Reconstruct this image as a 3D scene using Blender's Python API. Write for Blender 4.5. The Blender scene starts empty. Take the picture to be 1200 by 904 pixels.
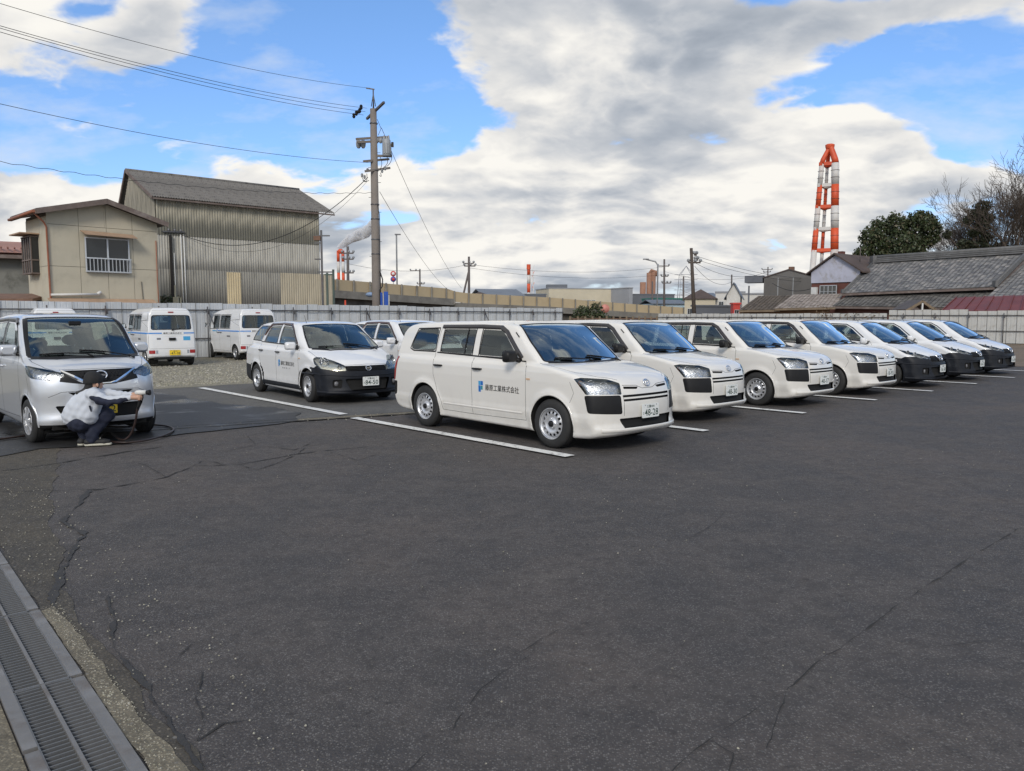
import bpy, bmesh, math, random
import numpy as np
from mathutils import Vector, Matrix, noise as mnoise

R = math.radians
PI = math.pi
random.seed(7)
SC = bpy.context.scene
COL = SC.collection

# ------------------------------------------------------------------ camera
EYE = 1.6
cam_d = bpy.data.cameras.new('camera')
cam = bpy.data.objects.new('camera', cam_d)
COL.objects.link(cam)
cam.location = (0, 0, EYE)
PITCH = math.atan(81 / 900)
cam.rotation_euler = (PI / 2 - PITCH, 0, 0)
cam_d.sensor_width = 36
cam_d.lens = 27.0
cam_d.clip_start = 0.05
cam_d.clip_end = 6000
SC.camera = cam

# ------------------------------------------------------------------ light
SUN_AZ, SUN_EL = -172.0, 33.0          # degrees from +Y towards +X, and above the horizon
sun_d = bpy.data.lights.new('sun', 'SUN')
sun = bpy.data.objects.new('sun', sun_d)
COL.objects.link(sun)
sun_d.energy = 2.0
sun_d.angle = R(16)
sun_d.color = (1.0, 0.93, 0.83)
S = Vector((math.sin(R(SUN_AZ)) * math.cos(R(SUN_EL)), math.cos(R(SUN_AZ)) * math.cos(R(SUN_EL)), math.sin(R(SUN_EL))))
sun.rotation_euler = S.to_track_quat('Z', 'Y').to_euler()
SC.view_settings.view_transform = 'Standard'
SC.view_settings.look = 'None'
SC.view_settings.exposure = 0.0
SC.view_settings.gamma = 1.0
SC.view_settings.use_curve_mapping = False
SC.cycles.max_bounces = 8
SC.cycles.transparent_max_bounces = 12
SC.cycles.volume_bounces = 3


class NT:
 """tiny helper for building node trees"""
 def __init__(s, tree):
  s.t = tree
 def n(s, typ, **kw):
  nd = s.t.nodes.new(typ)
  for k, v in kw.items():
   if k.startswith('i_'):
    key = k[2:]
    key = int(key) if key.isdigit() else key.replace('_', ' ')
    sock = nd.inputs[key]
    if hasattr(v, 'links') or isinstance(v, bpy.types.NodeSocket):
     s.t.links.new(v, sock)
    else:
     sock.default_value = v
   else:
    setattr(nd, k, v)
  return nd
 def math(s, op, a, b=None, c=None, clamp=False):
  nd = s.t.nodes.new('ShaderNodeMath')
  nd.operation = op
  nd.use_clamp = clamp
  for i, v in enumerate((a, b, c)):
   if v is None:
    continue
   if isinstance(v, bpy.types.NodeSocket):
    s.t.links.new(v, nd.inputs[i])
   else:
    nd.inputs[i].default_value = v
  return nd.outputs[0]
 def vmath(s, op, a, b=None, scale=None):
  nd = s.t.nodes.new('ShaderNodeVectorMath')
  nd.operation = op
  for i, v in enumerate((a, b)):
   if v is None:
    continue
   if isinstance(v, bpy.types.NodeSocket):
    s.t.links.new(v, nd.inputs[i])
   else:
    nd.inputs[i].default_value = v
  if scale is not None:
   if isinstance(scale, bpy.types.NodeSocket):
    s.t.links.new(scale, nd.inputs['Scale'])
   else:
    nd.inputs['Scale'].default_value = scale
  return nd
 def maprange(s, v, a, b, c=0.0, d=1.0, smooth=True):
  nd = s.t.nodes.new('ShaderNodeMapRange')
  nd.interpolation_type = 'SMOOTHSTEP' if smooth else 'LINEAR'
  s.t.links.new(v, nd.inputs[0])
  for i, q in zip((1, 2, 3, 4), (a, b, c, d)):
   nd.inputs[i].default_value = q
  return nd.outputs[0]
 def mix(s, fac, a, b, blend='MIX'):
  nd = s.t.nodes.new('ShaderNodeMix')
  nd.data_type = 'RGBA'
  nd.blend_type = blend
  for sock, v in ((nd.inputs[0], fac), (nd.inputs[6], a), (nd.inputs[7], b)):
   if isinstance(v, bpy.types.NodeSocket):
    s.t.links.new(v, sock)
   else:
    sock.default_value = v if not isinstance(v, tuple) else (tuple(v) + (1,))[:4]
  return nd.outputs[2]
 def noise(s, vec, scale, detail=4, rough=0.5, dist=0.0, w=None):
  nd = s.t.nodes.new('ShaderNodeTexNoise')
  if w is not None:
   nd.noise_dimensions = '4D'
   nd.inputs['W'].default_value = w
  s.t.links.new(vec, nd.inputs['Vector'])
  nd.inputs['Scale'].default_value = scale
  nd.inputs['Detail'].default_value = detail
  nd.inputs['Roughness'].default_value = rough
  nd.inputs['Distortion'].default_value = dist
  return nd.outputs[0]
 def link(s, a, b):
  s.t.links.new(a, b)


# ------------------------------------------------------------------ sky
CLOUD_GAIN = 1.0
def cloud_field(W, H, az0, az1, e1, blobs, sundir):
 """coverage and colour of broken cumulus over azimuth az0..az1 and elevation 0..e1 (radians)"""
 f4 = np.float32
 rng = np.random.RandomState(11)
 perm = rng.permutation(256)
 ang = rng.rand(256) * 2 * np.pi
 gx, gy = np.cos(ang).astype(f4), np.sin(ang).astype(f4)
 def pn(x, y):
  xi = np.floor(x).astype(np.int32); yi = np.floor(y).astype(np.int32)
  xf = (x - xi).astype(f4); yf = (y - yi).astype(f4)
  u = xf * xf * xf * (xf * (xf * 6 - 15) + 10); v = yf * yf * yf * (yf * (yf * 6 - 15) + 10)
  def g(a, b):
   h = perm[(perm[(xi + a) & 255] + yi + b) & 255]
   return gx[h] * (xf - a) + gy[h] * (yf - b)
  n0 = g(0, 0) * (1 - u) + g(1, 0) * u
  n1 = g(0, 1) * (1 - u) + g(1, 1) * u
  return n0 * (1 - v) + n1 * v
 def fbm(x, y, o, gain=.5, lac=2.03, billow=0.0):
  s = np.zeros_like(x); a = 1.0; t = 0.0
  for i in range(o):
   n = pn(x + i * 17.3, y - i * 9.1)
   if billow: n = n * (1 - billow) + billow * (0.32 - 1.25 * np.abs(n))
   s += a * n; t += a; a *= gain; x = x * lac; y = y * lac
  return s / t * 2.2
 az = np.linspace(az0, az1, W, endpoint=False, dtype=f4)[None, :].repeat(H, 0)
 el = (np.linspace(0, 1, H, dtype=f4)[:, None].repeat(W, 1) ** 1.35) * e1
 ce = np.cos(el); dx, dy, dz = np.sin(az) * ce, np.cos(az) * ce, np.sin(el)
 k = 1.45 / (dz + .30)
 px, py = dx * k, dy * k
 wx = fbm(px * 1.1 + 5, py * 1.1, 3); wy = fbm(px * 1.1 - 9, py * 1.1 + 3, 3)
 a2 = az + wx * .055; e2 = el + wy * .022
 B = np.full_like(az, .10)
 for (x, y, rx, ry, amp) in blobs:
  a = math.atan((x - 600) / 900); e = math.atan((371 - y) / 900 * math.cos(a))
  q = np.sqrt(((a2 - a) * 900 / rx) ** 2 + ((e2 - e) * 900 / ry) ** 2) / 1.25
  q = np.clip(1 - q, 0, 1); B += amp * q * q * (3 - 2 * q)
 sx, sy = px + wx * .10, py * 1.25 + wy * .10
 def dens(x, y, o=8):
  return .60 * fbm(x * 1.1, y * 1.1, 3, .5) + .50 * fbm(x * 2.9 + 3, y * 2.9, o, .52, billow=.8)
 n1 = dens(sx, sy)
 D = n1 + B
 # march towards the light: cloud standing between a point and the sun dims it
 occ = np.zeros_like(D)
 pr = np.sqrt(px * px + py * py)
 for i, w in ((1, .40), (2.6, .35), (6, .25)):
  qx, qy = sx * (1 - .032 * i) - .018 * i * pr, sy * (1 - .032 * i)
  occ += w * np.clip(dens(qx, qy, 6) + B, -.25, 1.0)
 cov = np.clip((D + .02) / .20, 0, 1); cov = cov * cov * (3 - 2 * cov)
 lit = .68 + 1.2 * (np.clip(D, -.1, .9) - occ) - .10 * np.clip(D, 0, 1)
 big = fbm(px * 1.2 + 31, py * 1.8 + 7, 4, .5)
 lit += .34 * big + .05 * fbm(px * 11, py * 15, 4, .55)
 lit += .26 * (1 - np.clip(D / .35, 0, 1))
 lit = np.clip(lit, 0, 1)
 stops = [(0, (.30, .345, .41)), (.30, (.43, .47, .53)), (.55, (.61, .63, .66)), (.78, (.82, .81, .79)), (1, (.97, .945, .89))]
 col = np.stack([np.interp(lit, [s_[0] for s_ in stops], [s_[1][c] for s_ in stops]) for c in range(3)], -1)
 # thin veil in the blue and towards the horizon
 veil = np.clip(fbm(px * 1.7 + 50, py * 2.6, 7, .6) * 1.4 + .10, 0, 1) * .55
 veil = np.maximum(veil, np.clip(1 - el / .16, 0, 1) ** 1.3 * .92)
 vc = np.array([.72, .78, .86])
 a = cov + (1 - cov) * veil
 rgb = (col * cov[..., None] + vc * ((1 - cov) * veil)[..., None]) / np.maximum(a, 1e-3)[..., None]
 return rgb.astype(f4), a.astype(f4)

BLOBS = ((150, 130, 420, 60, -.35), (400, 80, 150, 150, -.40), (360, 175, 120, 40, -.2), (120, 175, 150, 26, -.25), (330, 10, 80, 60, -.3),
   (40, 75, 110, 30, .08), (120, 15, 60, 60, -.40), (215, 40, 55, 50, .22), (265, 138, 40, 20, .40), (160, 118, 22, 12, .28), (25, 170, 60, 14, .30),
   (10, 245, 170, 45, .22), (205, 205, 95, 34, -.50), (310, 200, 80, 26, .22), (515, 165, 40, 45, -.35),
   (640, 240, 420, 120, .26), (690, 90, 240, 170, .24), (760, 0, 90, 40, .2), (150, 330, 500, 60, .2), (1000, 340, 500, 50, .2), (840, 130, 180, 90, .34), (600, 60, 120, 90, .10), (480, 20, 60, 30, .10), (1000, 290, 300, 60, .25), (500, 300, 300, 50, .15),
   (1072, 102, 105, 42, -.78), (1190, 150, 90, 40, -.50), (905, -6, 110, 12, -.4), (1080, 28, 260, 44, .55), (880, 55, 150, 55, .3), (1180, 225, 120, 45, .3), (1010, 150, 60, 20, .2), (1040, 190, 120, 50, .2), (790, 225, 120, 40, .3), (450, 262, 70, 22, .3), (1190, 110, 60, 14, .35),
   (1900, 60, 520, 420, -.30), (1650, -560, 800, 640, -.75), (400, -900, 700, 420, -.2))

def build_world():
 w = bpy.data.worlds.new('World')
 SC.world = w
 w.use_nodes = True
 t = w.node_tree
 t.nodes.clear()
 N = NT(t)
 out = N.n('ShaderNodeOutputWorld')
 bg = N.n('ShaderNodeBackground')
 N.link(bg.outputs[0], out.inputs[0])
 bg.inputs[1].default_value = 0.15
 sky = N.n('ShaderNodeTexSky')
 sky.sky_type = 'NISHITA'
 sky.sun_disc = False
 sky.sun_elevation = R(SUN_EL)
 sky.sun_rotation = R(SUN_AZ)
 sky.air_density = 1.0
 sky.dust_density = 0.4
 sky.ozone_density = 2.5
 tc = N.n('ShaderNodeTexCoord')
 d = N.vmath('NORMALIZE', tc.outputs['Generated']).outputs[0]
 sep = N.n('ShaderNodeSeparateXYZ', i_0=d)
 zc = N.math('MAXIMUM', sep.outputs[2], 0.0)
 az = N.math('ARCTAN2', sep.outputs[0], sep.outputs[1])
 el = N.math('ARCSINE', sep.outputs[2])
 # broken cumulus, computed below as coverage and brightness over azimuth and elevation: a sharp field where
 # the photograph looks and a coarser one for the rest of the sky
 def field(name, Wd, Hh, a0, a1, e1):
  rgb, al = cloud_field(Wd, Hh, a0, a1, e1, BLOBS, None)
  im = bpy.data.images.new(name, Wd, Hh, alpha=True, float_buffer=True)
  im.colorspace_settings.name = 'Non-Color'
  im.alpha_mode = 'CHANNEL_PACKED'
  px = np.concatenate([rgb, al[..., None]], -1).astype(np.float32)
  im.pixels.foreach_set(px.ravel())
  im.update()
  tx = N.n('ShaderNodeTexImage', image=im, interpolation='Linear', extension='EXTEND')
  u = N.math('DIVIDE', N.math('SUBTRACT', az, a0), a1 - a0)
  v = N.math('POWER', N.math('DIVIDE', N.math('MAXIMUM', el, 0.0), e1, clamp=True), 1 / 1.35)
  N.link(N.n('ShaderNodeCombineXYZ', i_0=u, i_1=v).outputs[0], tx.inputs[0])
  return tx
 wide = field('sky_wide', 2048, 512, -PI, PI, PI / 2)
 near = field('sky_ahead', 1800, 640, -.74, .74, .52)
 ins = N.math('MULTIPLY', N.math('LESS_THAN', N.math('ABSOLUTE', az), .735), N.math('LESS_THAN', el, .515))
 ccol = N.mix(ins, wide.outputs[0], near.outputs[0])
 ca = N.math('ADD', N.math('MULTIPLY', wide.outputs[1], N.math('SUBTRACT', 1.0, ins)), N.math('MULTIPLY', near.outputs[1], ins))
 ccol = N.vmath('SCALE', ccol, scale=CLOUD_GAIN / 0.15).outputs[0]
 skyc = N.mix(1.0, sky.outputs[0], N.mix(N.maprange(el, 0.0, 0.9), (0.72, 0.86, 1.12), (1.0, 1.25, 1.35)), 'MULTIPLY')
 c = N.mix(ca, skyc, ccol)
 below = N.maprange(sep.outputs[2], -0.05, -0.002)
 c = N.mix(below, (0.9, 0.9, 0.92), c)
 N.link(c, bg.inputs[0])
 w.cycles.sampling_method = 'MANUAL'
 w.cycles.sample_map_resolution = 512


build_world()

# ------------------------------------------------------------------ scene bookkeeping
def tag(o, label=None, cat=None, group=None, kind=None):
 if label: o['label'] = label
 if cat: o['category'] = cat
 if group: o['group'] = group
 if kind: o['kind'] = kind
 return o

def empty(name, loc=(0, 0, 0), rz=0.0):
 o = bpy.data.objects.new(name, None)
 o.empty_display_size = 0.3
 COL.objects.link(o)
 o.location = loc
 o.rotation_euler = (0, 0, rz)
 return o

def link_mesh(name, me, parent=None, loc=None, rot=None):
 o = bpy.data.objects.new(name, me)
 COL.objects.link(o)
 if parent is not None:
  o.parent = parent
 if loc is not None: o.location = loc
 if rot is not None: o.rotation_euler = rot
 return o

def copy_tree(o, parent=None, skip=()):
 c = o.copy()
 COL.objects.link(c)
 c.parent = parent
 for ch in list(o.children):
  if ch.name.split('.')[0] in skip:
   continue
  copy_tree(ch, c, skip)
 return c


class MB:
 """mesh collector"""
 def __init__(s):
  s.v = []; s.f = []; s.m = []; s.sm = []
 def add(s, vs, fs, mi=0, smooth=False):
  b = len(s.v)
  s.v += [tuple(v) for v in vs]
  for f in fs:
   s.f.append(tuple(i + b for i in f)); s.m.append(mi); s.sm.append(smooth)
  return s
 def box(s, c, size, rz=0.0, mi=0, M=None):
  x, y, z = size[0] / 2, size[1] / 2, size[2] / 2
  vs = [Vector((a * x, b * y, d * z)) for a in (-1, 1) for b in (-1, 1) for d in (-1, 1)]
  m = Matrix.Rotation(rz, 3, 'Z')
  vs = [m @ v + Vector(c) for v in vs]
  if M is not None: vs = [M @ v for v in vs]
  return s.add(vs, [(0, 1, 3, 2), (4, 6, 7, 5), (0, 4, 5, 1), (2, 3, 7, 6), (0, 2, 6, 4), (1, 5, 7, 3)], mi)
 def beam(s, a, b, w, h, mi=0, up=(0, 0, 1)):
  a = Vector(a); b = Vector(b); d = (b - a)
  L = d.length
  if L < 1e-6: return s
  d /= L
  u = Vector(up)
  sx = d.cross(u)
  if sx.length < 1e-4: sx = d.cross(Vector((1, 0, 0)))
  sx.normalize(); sz = sx.cross(d)
  vs = [p + sx * (i * w / 2) + sz * (j * h / 2) for p in (a, b) for i in (-1, 1) for j in (-1, 1)]
  return s.add(vs, [(0, 1, 3, 2), (4, 6, 7, 5), (0, 4, 5, 1), (2, 3, 7, 6), (0, 2, 6, 4), (1, 5, 7, 3)], mi)
 def tube(s, pts, r, n=8, mi=0, cap=True, smooth=True):
  pts = [Vector(p) for p in pts]
  rs = r if isinstance(r, (list, tuple)) else [r] * len(pts)
  rings = []
  prev = None
  for i, p in enumerate(pts):
   t = (pts[min(i + 1, len(pts) - 1)] - pts[max(i - 1, 0)])
   if t.length < 1e-9: t = Vector((0, 0, 1))
   t.normalize()
   if prev is None:
    a = t.cross(Vector((0, 0, 1)))
    if a.length < 1e-3: a = t.cross(Vector((1, 0, 0)))
   else:
    a = prev - t * prev.dot(t)
   a.normalize(); b = t.cross(a); prev = a
   rings.append([p + (a * math.cos(2 * PI * k / n) + b * math.sin(2 * PI * k / n)) * rs[i] for k in range(n)])
  vs = [v for rg in rings for v in rg]
  fs = []
  for i in range(len(pts) - 1):
   for k in range(n):
    fs.append((i * n + k, i * n + (k + 1) % n, (i + 1) * n + (k + 1) % n, (i + 1) * n + k))
  s.add(vs, fs, mi, smooth)
  if cap:
   b = len(s.v) - len(vs)
   s.f.append(tuple(b + k for k in range(n))[::-1]); s.m.append(mi); s.sm.append(False)
   e = b + (len(pts) - 1) * n
   s.f.append(tuple(e + k for k in range(n))); s.m.append(mi); s.sm.append(False)
  return s
 def lathe(s, prof, n=24, mi=0, M=None, smooth=True, axis='Z'):
  vs = []
  for r, h in prof:
   for k in range(n):
    a = 2 * PI * k / n
    v = Vector((r * math.cos(a), r * math.sin(a), h))
    if axis == 'Y': v = Vector((v.x, v.z, v.y))
    if M is not None: v = M @ v
    vs.append(v)
  fs = []
  for i in range(len(prof) - 1):
   for k in range(n):
    q = (i * n + k, i * n + (k + 1) % n, (i + 1) * n + (k + 1) % n, (i + 1) * n + k)
    fs.append(q if axis == 'Z' else q[::-1])
  return s.add(vs, fs, mi, smooth)
 def prism(s, poly, a, b, mi=0, M=None):
  """poly 2D (u,v); extruded from a to b along third axis; M maps (u,v,w)"""
  n = len(poly)
  vs = [Vector((u, v, w)) for w in (a, b) for u, v in poly]
  if M is not None: vs = [M @ v for v in vs]
  fs = [tuple(range(n))[::-1], tuple(range(n, 2 * n))] + [(i, (i + 1) % n, n + (i + 1) % n, n + i) for i in range(n)]
  return s.add(vs, fs, mi)
 def ball(s, c, r, n=12, m=8, mi=0, M=None):
  rx, ry, rz = r if isinstance(r, (tuple, list)) else (r, r, r)
  vs = []
  for i in range(m + 1):
   th = PI * i / m
   for k in range(n):
    a = 2 * PI * k / n
    v = Vector((rx * math.sin(th) * math.cos(a), ry * math.sin(th) * math.sin(a), rz * math.cos(th)))
    if M is not None: v = M @ v
    vs.append(v + Vector(c))
  fs = [(i * n + k, (i + 1) * n + k, (i + 1) * n + (k + 1) % n, i * n + (k + 1) % n) for i in range(m) for k in range(n)]
  return s.add(vs, fs, mi, True)
 def mesh(s, name, mats):
  me = bpy.data.meshes.new(name)
  me.from_pydata(s.v, [], s.f)
  for m in (mats if isinstance(mats, (list, tuple)) else [mats]):
   me.materials.append(m)
  me.polygons.foreach_set('material_index', s.m)
  me.polygons.foreach_set('use_smooth', s.sm)
  me.update()
  return me
 def build(s, name, mats, parent=None, loc=None, rot=None):
  return link_mesh(name, s.mesh(name, mats), parent, loc, rot)


# ------------------------------------------------------------------ materials
MATS = {}
def newmat(name):
 m = bpy.data.materials.new(name)
 m.use_nodes = True
 t = m.node_tree
 t.nodes.clear()
 N = NT(t)
 out = N.n('ShaderNodeOutputMaterial')
 bs = N.n('ShaderNodeBsdfPrincipled')
 N.link(bs.outputs[0], out.inputs[0])
 return m, N, bs, out

def mat(name, col, rough=0.6, metal=0.0, var=0.12, vscale=3.0, bump=0.0, bscale=40.0, coat=0.0, spec=0.5, dark=None, dscale=1.2, damt=0.5, emis=None, rvar=0.0):
 """plain procedural material: colour with drifting variation, optional stains (dark) and fine relief"""
 if name in MATS: return MATS[name]
 m, N, bs, out = newmat(name)
 tc = N.n('ShaderNodeTexCoord')
 v = tc.outputs['Object']
 n = N.noise(v, vscale, 6, 0.6)
 f = N.maprange(n, 0.25, 0.75, 1 - var, 1 + var, smooth=False)
 c = N.n('ShaderNodeRGB'); c.outputs[0].default_value = (*col, 1)
 sc = N.vmath('SCALE', c.outputs[0], scale=f).outputs[0]
 if dark is not None:
  dn = N.maprange(N.noise(v, dscale, 8, 0.65, 0.3), 0.48, 0.72, 0.0, damt)
  sc = N.mix(dn, sc, dark)
 N.link(sc, bs.inputs['Base Color'])
 bs.inputs['Metallic'].default_value = metal
 bs.inputs['Specular IOR Level'].default_value = spec
 if rvar:
  N.link(N.maprange(N.noise(v, vscale * 1.7, 5, 0.6), 0.3, 0.7, rough - rvar, rough + rvar), bs.inputs['Roughness'])
 else:
  bs.inputs['Roughness'].default_value = rough
 bs.inputs['Coat Weight'].default_value = coat
 bs.inputs['Coat Roughness'].default_value = 0.04
 if bump:
  b = N.n('ShaderNodeBump')
  b.inputs['Distance'].default_value = bump
  b.inputs['Strength'].default_value = 1.0
  N.link(N.noise(v, bscale, 5, 0.6), b.inputs['Height'])
  N.link(b.outputs[0], bs.inputs['Normal'])
 if emis is not None:
  bs.inputs['Emission Color'].default_value = (*emis[:3], 1)
  bs.inputs['Emission Strength'].default_value = emis[3]
 MATS[name] = m
 return m

def paint_mat(name, col, metal=0.0, rough=0.35, dirt=0.25, inner=(0.03, 0.03, 0.032), shell=True):
 """car paint: clear coat, road dust gathering low down, dark inside"""
 if name in MATS: return MATS[name]
 m, N, bs, out = newmat(name)
 tc = N.n('ShaderNodeTexCoord')
 v = tc.outputs['Object']
 sep = N.n('ShaderNodeSeparateXYZ', i_0=v)
 low = N.maprange(sep.outputs[2], 0.75, 0.2, 0.0, 1.0)
 nz = N.maprange(N.noise(v, 6.0, 7, 0.65), 0.3, 0.8)
 fac = N.math('MULTIPLY', N.math('MULTIPLY', low, nz), dirt)
 fac = N.math('ADD', fac, N.maprange(N.noise(v, 2.0, 4, 0.6), 0.4, 0.9, 0.0, dirt * 0.15))
 c = N.mix(fac, col, (0.30, 0.26, 0.20))
 N.link(c, bs.inputs['Base Color'])
 bs.inputs['Metallic'].default_value = metal
 N.link(N.maprange(fac, 0.0, 0.2, rough, rough + 0.2), bs.inputs['Roughness'])
 bs.inputs['Coat Weight'].default_value = 0.9
 N.link(N.maprange(fac, 0.0, 0.2, 0.05, 0.3), bs.inputs['Coat Roughness'])
 bs.inputs['Coat IOR'].default_value = 1.55
 if not shell:
  MATS[name] = m
  return m
 geo = N.n('ShaderNodeNewGeometry')
 ins = N.n('ShaderNodeBsdfPrincipled')
 ins.inputs['Base Color'].default_value = (*inner, 1)
 ins.inputs['Roughness'].default_value = 0.8
 mx = N.n('ShaderNodeMixShader', i_0=geo.outputs['Backfacing'])
 N.link(bs.outputs[0], mx.inputs[1]); N.link(ins.outputs[0], mx.inputs[2])
 N.link(mx.outputs[0], out.inputs[0])
 MATS[name] = m
 return m

def glass_mat(name, tint, base=0.04, gain=1.0, rough=0.0):
 """thin car / window glass: tinted see-through with a Fresnel reflection"""
 if name in MATS: return MATS[name]
 m, N, bs, out = newmat(name)
 N.t.nodes.remove(bs)
 tr = N.n('ShaderNodeBsdfTransparent'); tr.inputs[0].default_value = (*tint, 1)
 gl = N.n('ShaderNodeBsdfGlossy'); gl.inputs['Roughness'].default_value = rough; gl.inputs[0].default_value = (0.88, 0.97, 1, 1)
 fr = N.n('ShaderNodeFresnel'); fr.inputs[0].default_value = 1.5
 fac = N.math('MULTIPLY_ADD', fr.outputs[0], gain, base, clamp=True)
 mx = N.n('ShaderNodeMixShader', i_0=fac)
 N.link(tr.outputs[0], mx.inputs[1]); N.link(gl.outputs[0], mx.inputs[2]); N.link(mx.outputs[0], out.inputs[0])
 MATS[name] = m
 return m

WHITE = paint_mat('white_paint', (0.74, 0.72, 0.675))
WHITE2 = paint_mat('white_paint_cool', (0.73, 0.735, 0.74))
SILVER = paint_mat('silver_paint', (0.66, 0.68, 0.71), metal=0.6, rough=0.32, dirt=0.1)
WHITE_T = paint_mat('white_trim_paint', (0.74, 0.72, 0.675), shell=False)
WHITE2_T = paint_mat('white_trim_paint_cool', (0.73, 0.735, 0.74), shell=False)
SILVER_T = paint_mat('silver_trim_paint', (0.66, 0.68, 0.71), metal=0.6, rough=0.32, dirt=0.1, shell=False)
GLASS = glass_mat('side_glass', (0.60, 0.66, 0.62), 0.03, 1.3)
WGLASS = glass_mat('windshield_glass', (0.46, 0.56, 0.60), 0.15, 2.2)
WGLASS2 = glass_mat('windshield_glass_green', (0.62, 0.70, 0.64), 0.06, 1.5)
LENS = glass_mat('lamp_lens', (0.93, 0.94, 0.95), 0.03, 1.3)
BLACKP = mat('black_plastic', (0.014, 0.014, 0.015), 0.42, var=0.2, vscale=8, spec=0.25, bump=0.0004, bscale=300)
DARKP = mat('dark_bumper_plastic', (0.012, 0.014, 0.019), 0.5, spec=0.25, var=0.25, vscale=6, bump=0.0004, bscale=300)
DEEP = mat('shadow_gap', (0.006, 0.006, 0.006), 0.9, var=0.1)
RUBBER = mat('tyre_rubber', (0.022, 0.022, 0.022), 0.75, var=0.3, vscale=9, bump=0.001, bscale=120)
STEELW = mat('wheel_silver', (0.62, 0.63, 0.65), 0.34, metal=0.6, var=0.1, vscale=12)
CHROME = mat('chrome', (0.85, 0.86, 0.88), 0.12, metal=1.0, var=0.05)
REFL = mat('lamp_reflector', (0.50, 0.51, 0.53), 0.24, metal=0.8, var=0.35, vscale=26, bump=0.010, bscale=28)
YLENS = mat('aged_lamp_reflector', (0.8, 0.76, 0.62), 0.22, metal=0.7, var=0.1, vscale=20, bump=0.003, bscale=40)
AMBER = mat('amber_lens', (0.55, 0.16, 0.02), 0.25, var=0.1, vscale=30)
REDL = mat('red_lens', (0.33, 0.012, 0.012), 0.15, var=0.25, vscale=25, coat=0.5)
SEATM = mat('seat_fabric', (0.11, 0.115, 0.12), 0.9, var=0.2, vscale=10)
SEATL = mat('light_seat_cover', (0.42, 0.43, 0.43), 0.85, var=0.12, vscale=10)
DASHM = mat('dashboard_plastic', (0.05, 0.052, 0.056), 0.7, var=0.2, vscale=10)
PLATEM = mat('plate_white', (0.74, 0.76, 0.74), 0.4, var=0.05)
PLATEY = mat('plate_yellow', (0.80, 0.56, 0.03), 0.4, var=0.05)
INK = mat('plate_green_ink', (0.012, 0.045, 0.03), 0.5, var=0.05)
BINK = mat('black_ink', (0.012, 0.012, 0.014), 0.5, var=0.05)
BLUE = mat('logo_blue', (0.01, 0.14, 0.48), 0.4, var=0.05)
LBLUE = mat('logo_light_blue', (0.06, 0.34, 0.62), 0.4, var=0.05)
VISORM = mat('smoked_visor', (0.045, 0.042, 0.042), 0.22, var=0.1)

# ------------------------------------------------------------------ car bodies: a solid made of rounded outlines, cut into panels
def chaikin(poly, it=2, closed=True, q=0.25):
 p = [tuple(map(float, a)) for a in poly]
 for _ in range(it):
  o = []
  n = len(p)
  for i in range(n if closed else n - 1):
   a = p[i]; b = p[(i + 1) % n]
   o.append(tuple(a[k] * (1 - q) + b[k] * q for k in range(len(a))))
   o.append(tuple(a[k] * q + b[k] * (1 - q) for k in range(len(a))))
  if not closed:
   o = [p[0]] + o + [p[-1]]
  p = o
 return p

def rcorner(pts, r=0.05, n=3):
 """round the corners of a closed polygon of 2D or 3D points"""
 P = [Vector(p) for p in pts]
 out = []
 N = len(P)
 for i in range(N):
  a, b, c = P[i - 1], P[i], P[(i + 1) % N]
  rr = min(r, (a - b).length * 0.45, (c - b).length * 0.45)
  s = b + (a - b).normalized() * rr
  e = b + (c - b).normalized() * rr
  for k in range(n + 1):
   t = k / n
   out.append(s * (1 - t) ** 2 + b * 2 * t * (1 - t) + e * t * t)
 return out

class Table:
 def __init__(s, poly, h=0.01, pad=0.5):
  P = np.array(poly, float)
  s.h = h
  s.x0 = P[:, 0].min() - pad; s.z0 = P[:, 1].min() - pad
  nx = int((P[:, 0].max() + pad - s.x0) / h) + 2; nz = int((P[:, 1].max() + pad - s.z0) / h) + 2
  X, Z = np.meshgrid(s.x0 + h * np.arange(nx), s.z0 + h * np.arange(nz), indexing='ij')
  d = np.full(X.shape, 1e9); ins = np.zeros(X.shape, bool)
  n = len(P)
  for i in range(n):
   a = P[i]; b = P[(i + 1) % n]
   e = b - a
   t = np.clip(((X - a[0]) * e[0] + (Z - a[1]) * e[1]) / max(e @ e, 1e-12), 0, 1)
   dd = (X - a[0] - t * e[0]) ** 2 + (Z - a[1] - t * e[1]) ** 2
   d = np.minimum(d, dd)
   if abs(e[1]) > 1e-12:
    c = ((a[1] > Z) != (b[1] > Z)) & (X < e[0] * (Z - a[1]) / e[1] + a[0])
    ins ^= c
  s.T = np.where(ins, -1, 1) * np.sqrt(d)
  s.nx, s.nz = nx, nz
 def __call__(s, x, z):
  fx = np.clip((x - s.x0) / s.h, 0, s.nx - 1.001); fz = np.clip((z - s.z0) / s.h, 0, s.nz - 1.001)
  i = fx.astype(np.int32); k = fz.astype(np.int32)
  fx = fx - i; fz = fz - k
  T = s.T
  return (T[i, k] * (1 - fx) + T[i + 1, k] * fx) * (1 - fz) + (T[i, k + 1] * (1 - fx) + T[i + 1, k + 1] * fx) * fz

def smax(a, b, k):
 h = np.clip(0.5 + 0.5 * (a - b) / k, 0, 1)
 return b * (1 - h) + a * h + k * h * (1 - h)

def sst(x, a, b):
 t = np.clip((x - a) / (b - a), 0, 1)
 return t * t * (3 - 2 * t)

def wcurve(pts, sm=0.018):
 z = np.arange(-0.2, 2.3, 0.005)
 w = np.interp(z, [p[0] for p in pts], [p[1] for p in pts])
 n = max(1, int(sm / 0.005)) | 1
 k = np.hanning(n + 2)[1:-1]; k /= k.sum()
 w = np.convolve(np.pad(w, n // 2, mode='edge'), k, 'valid')
 return lambda q: np.interp(q, z, w)


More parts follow.
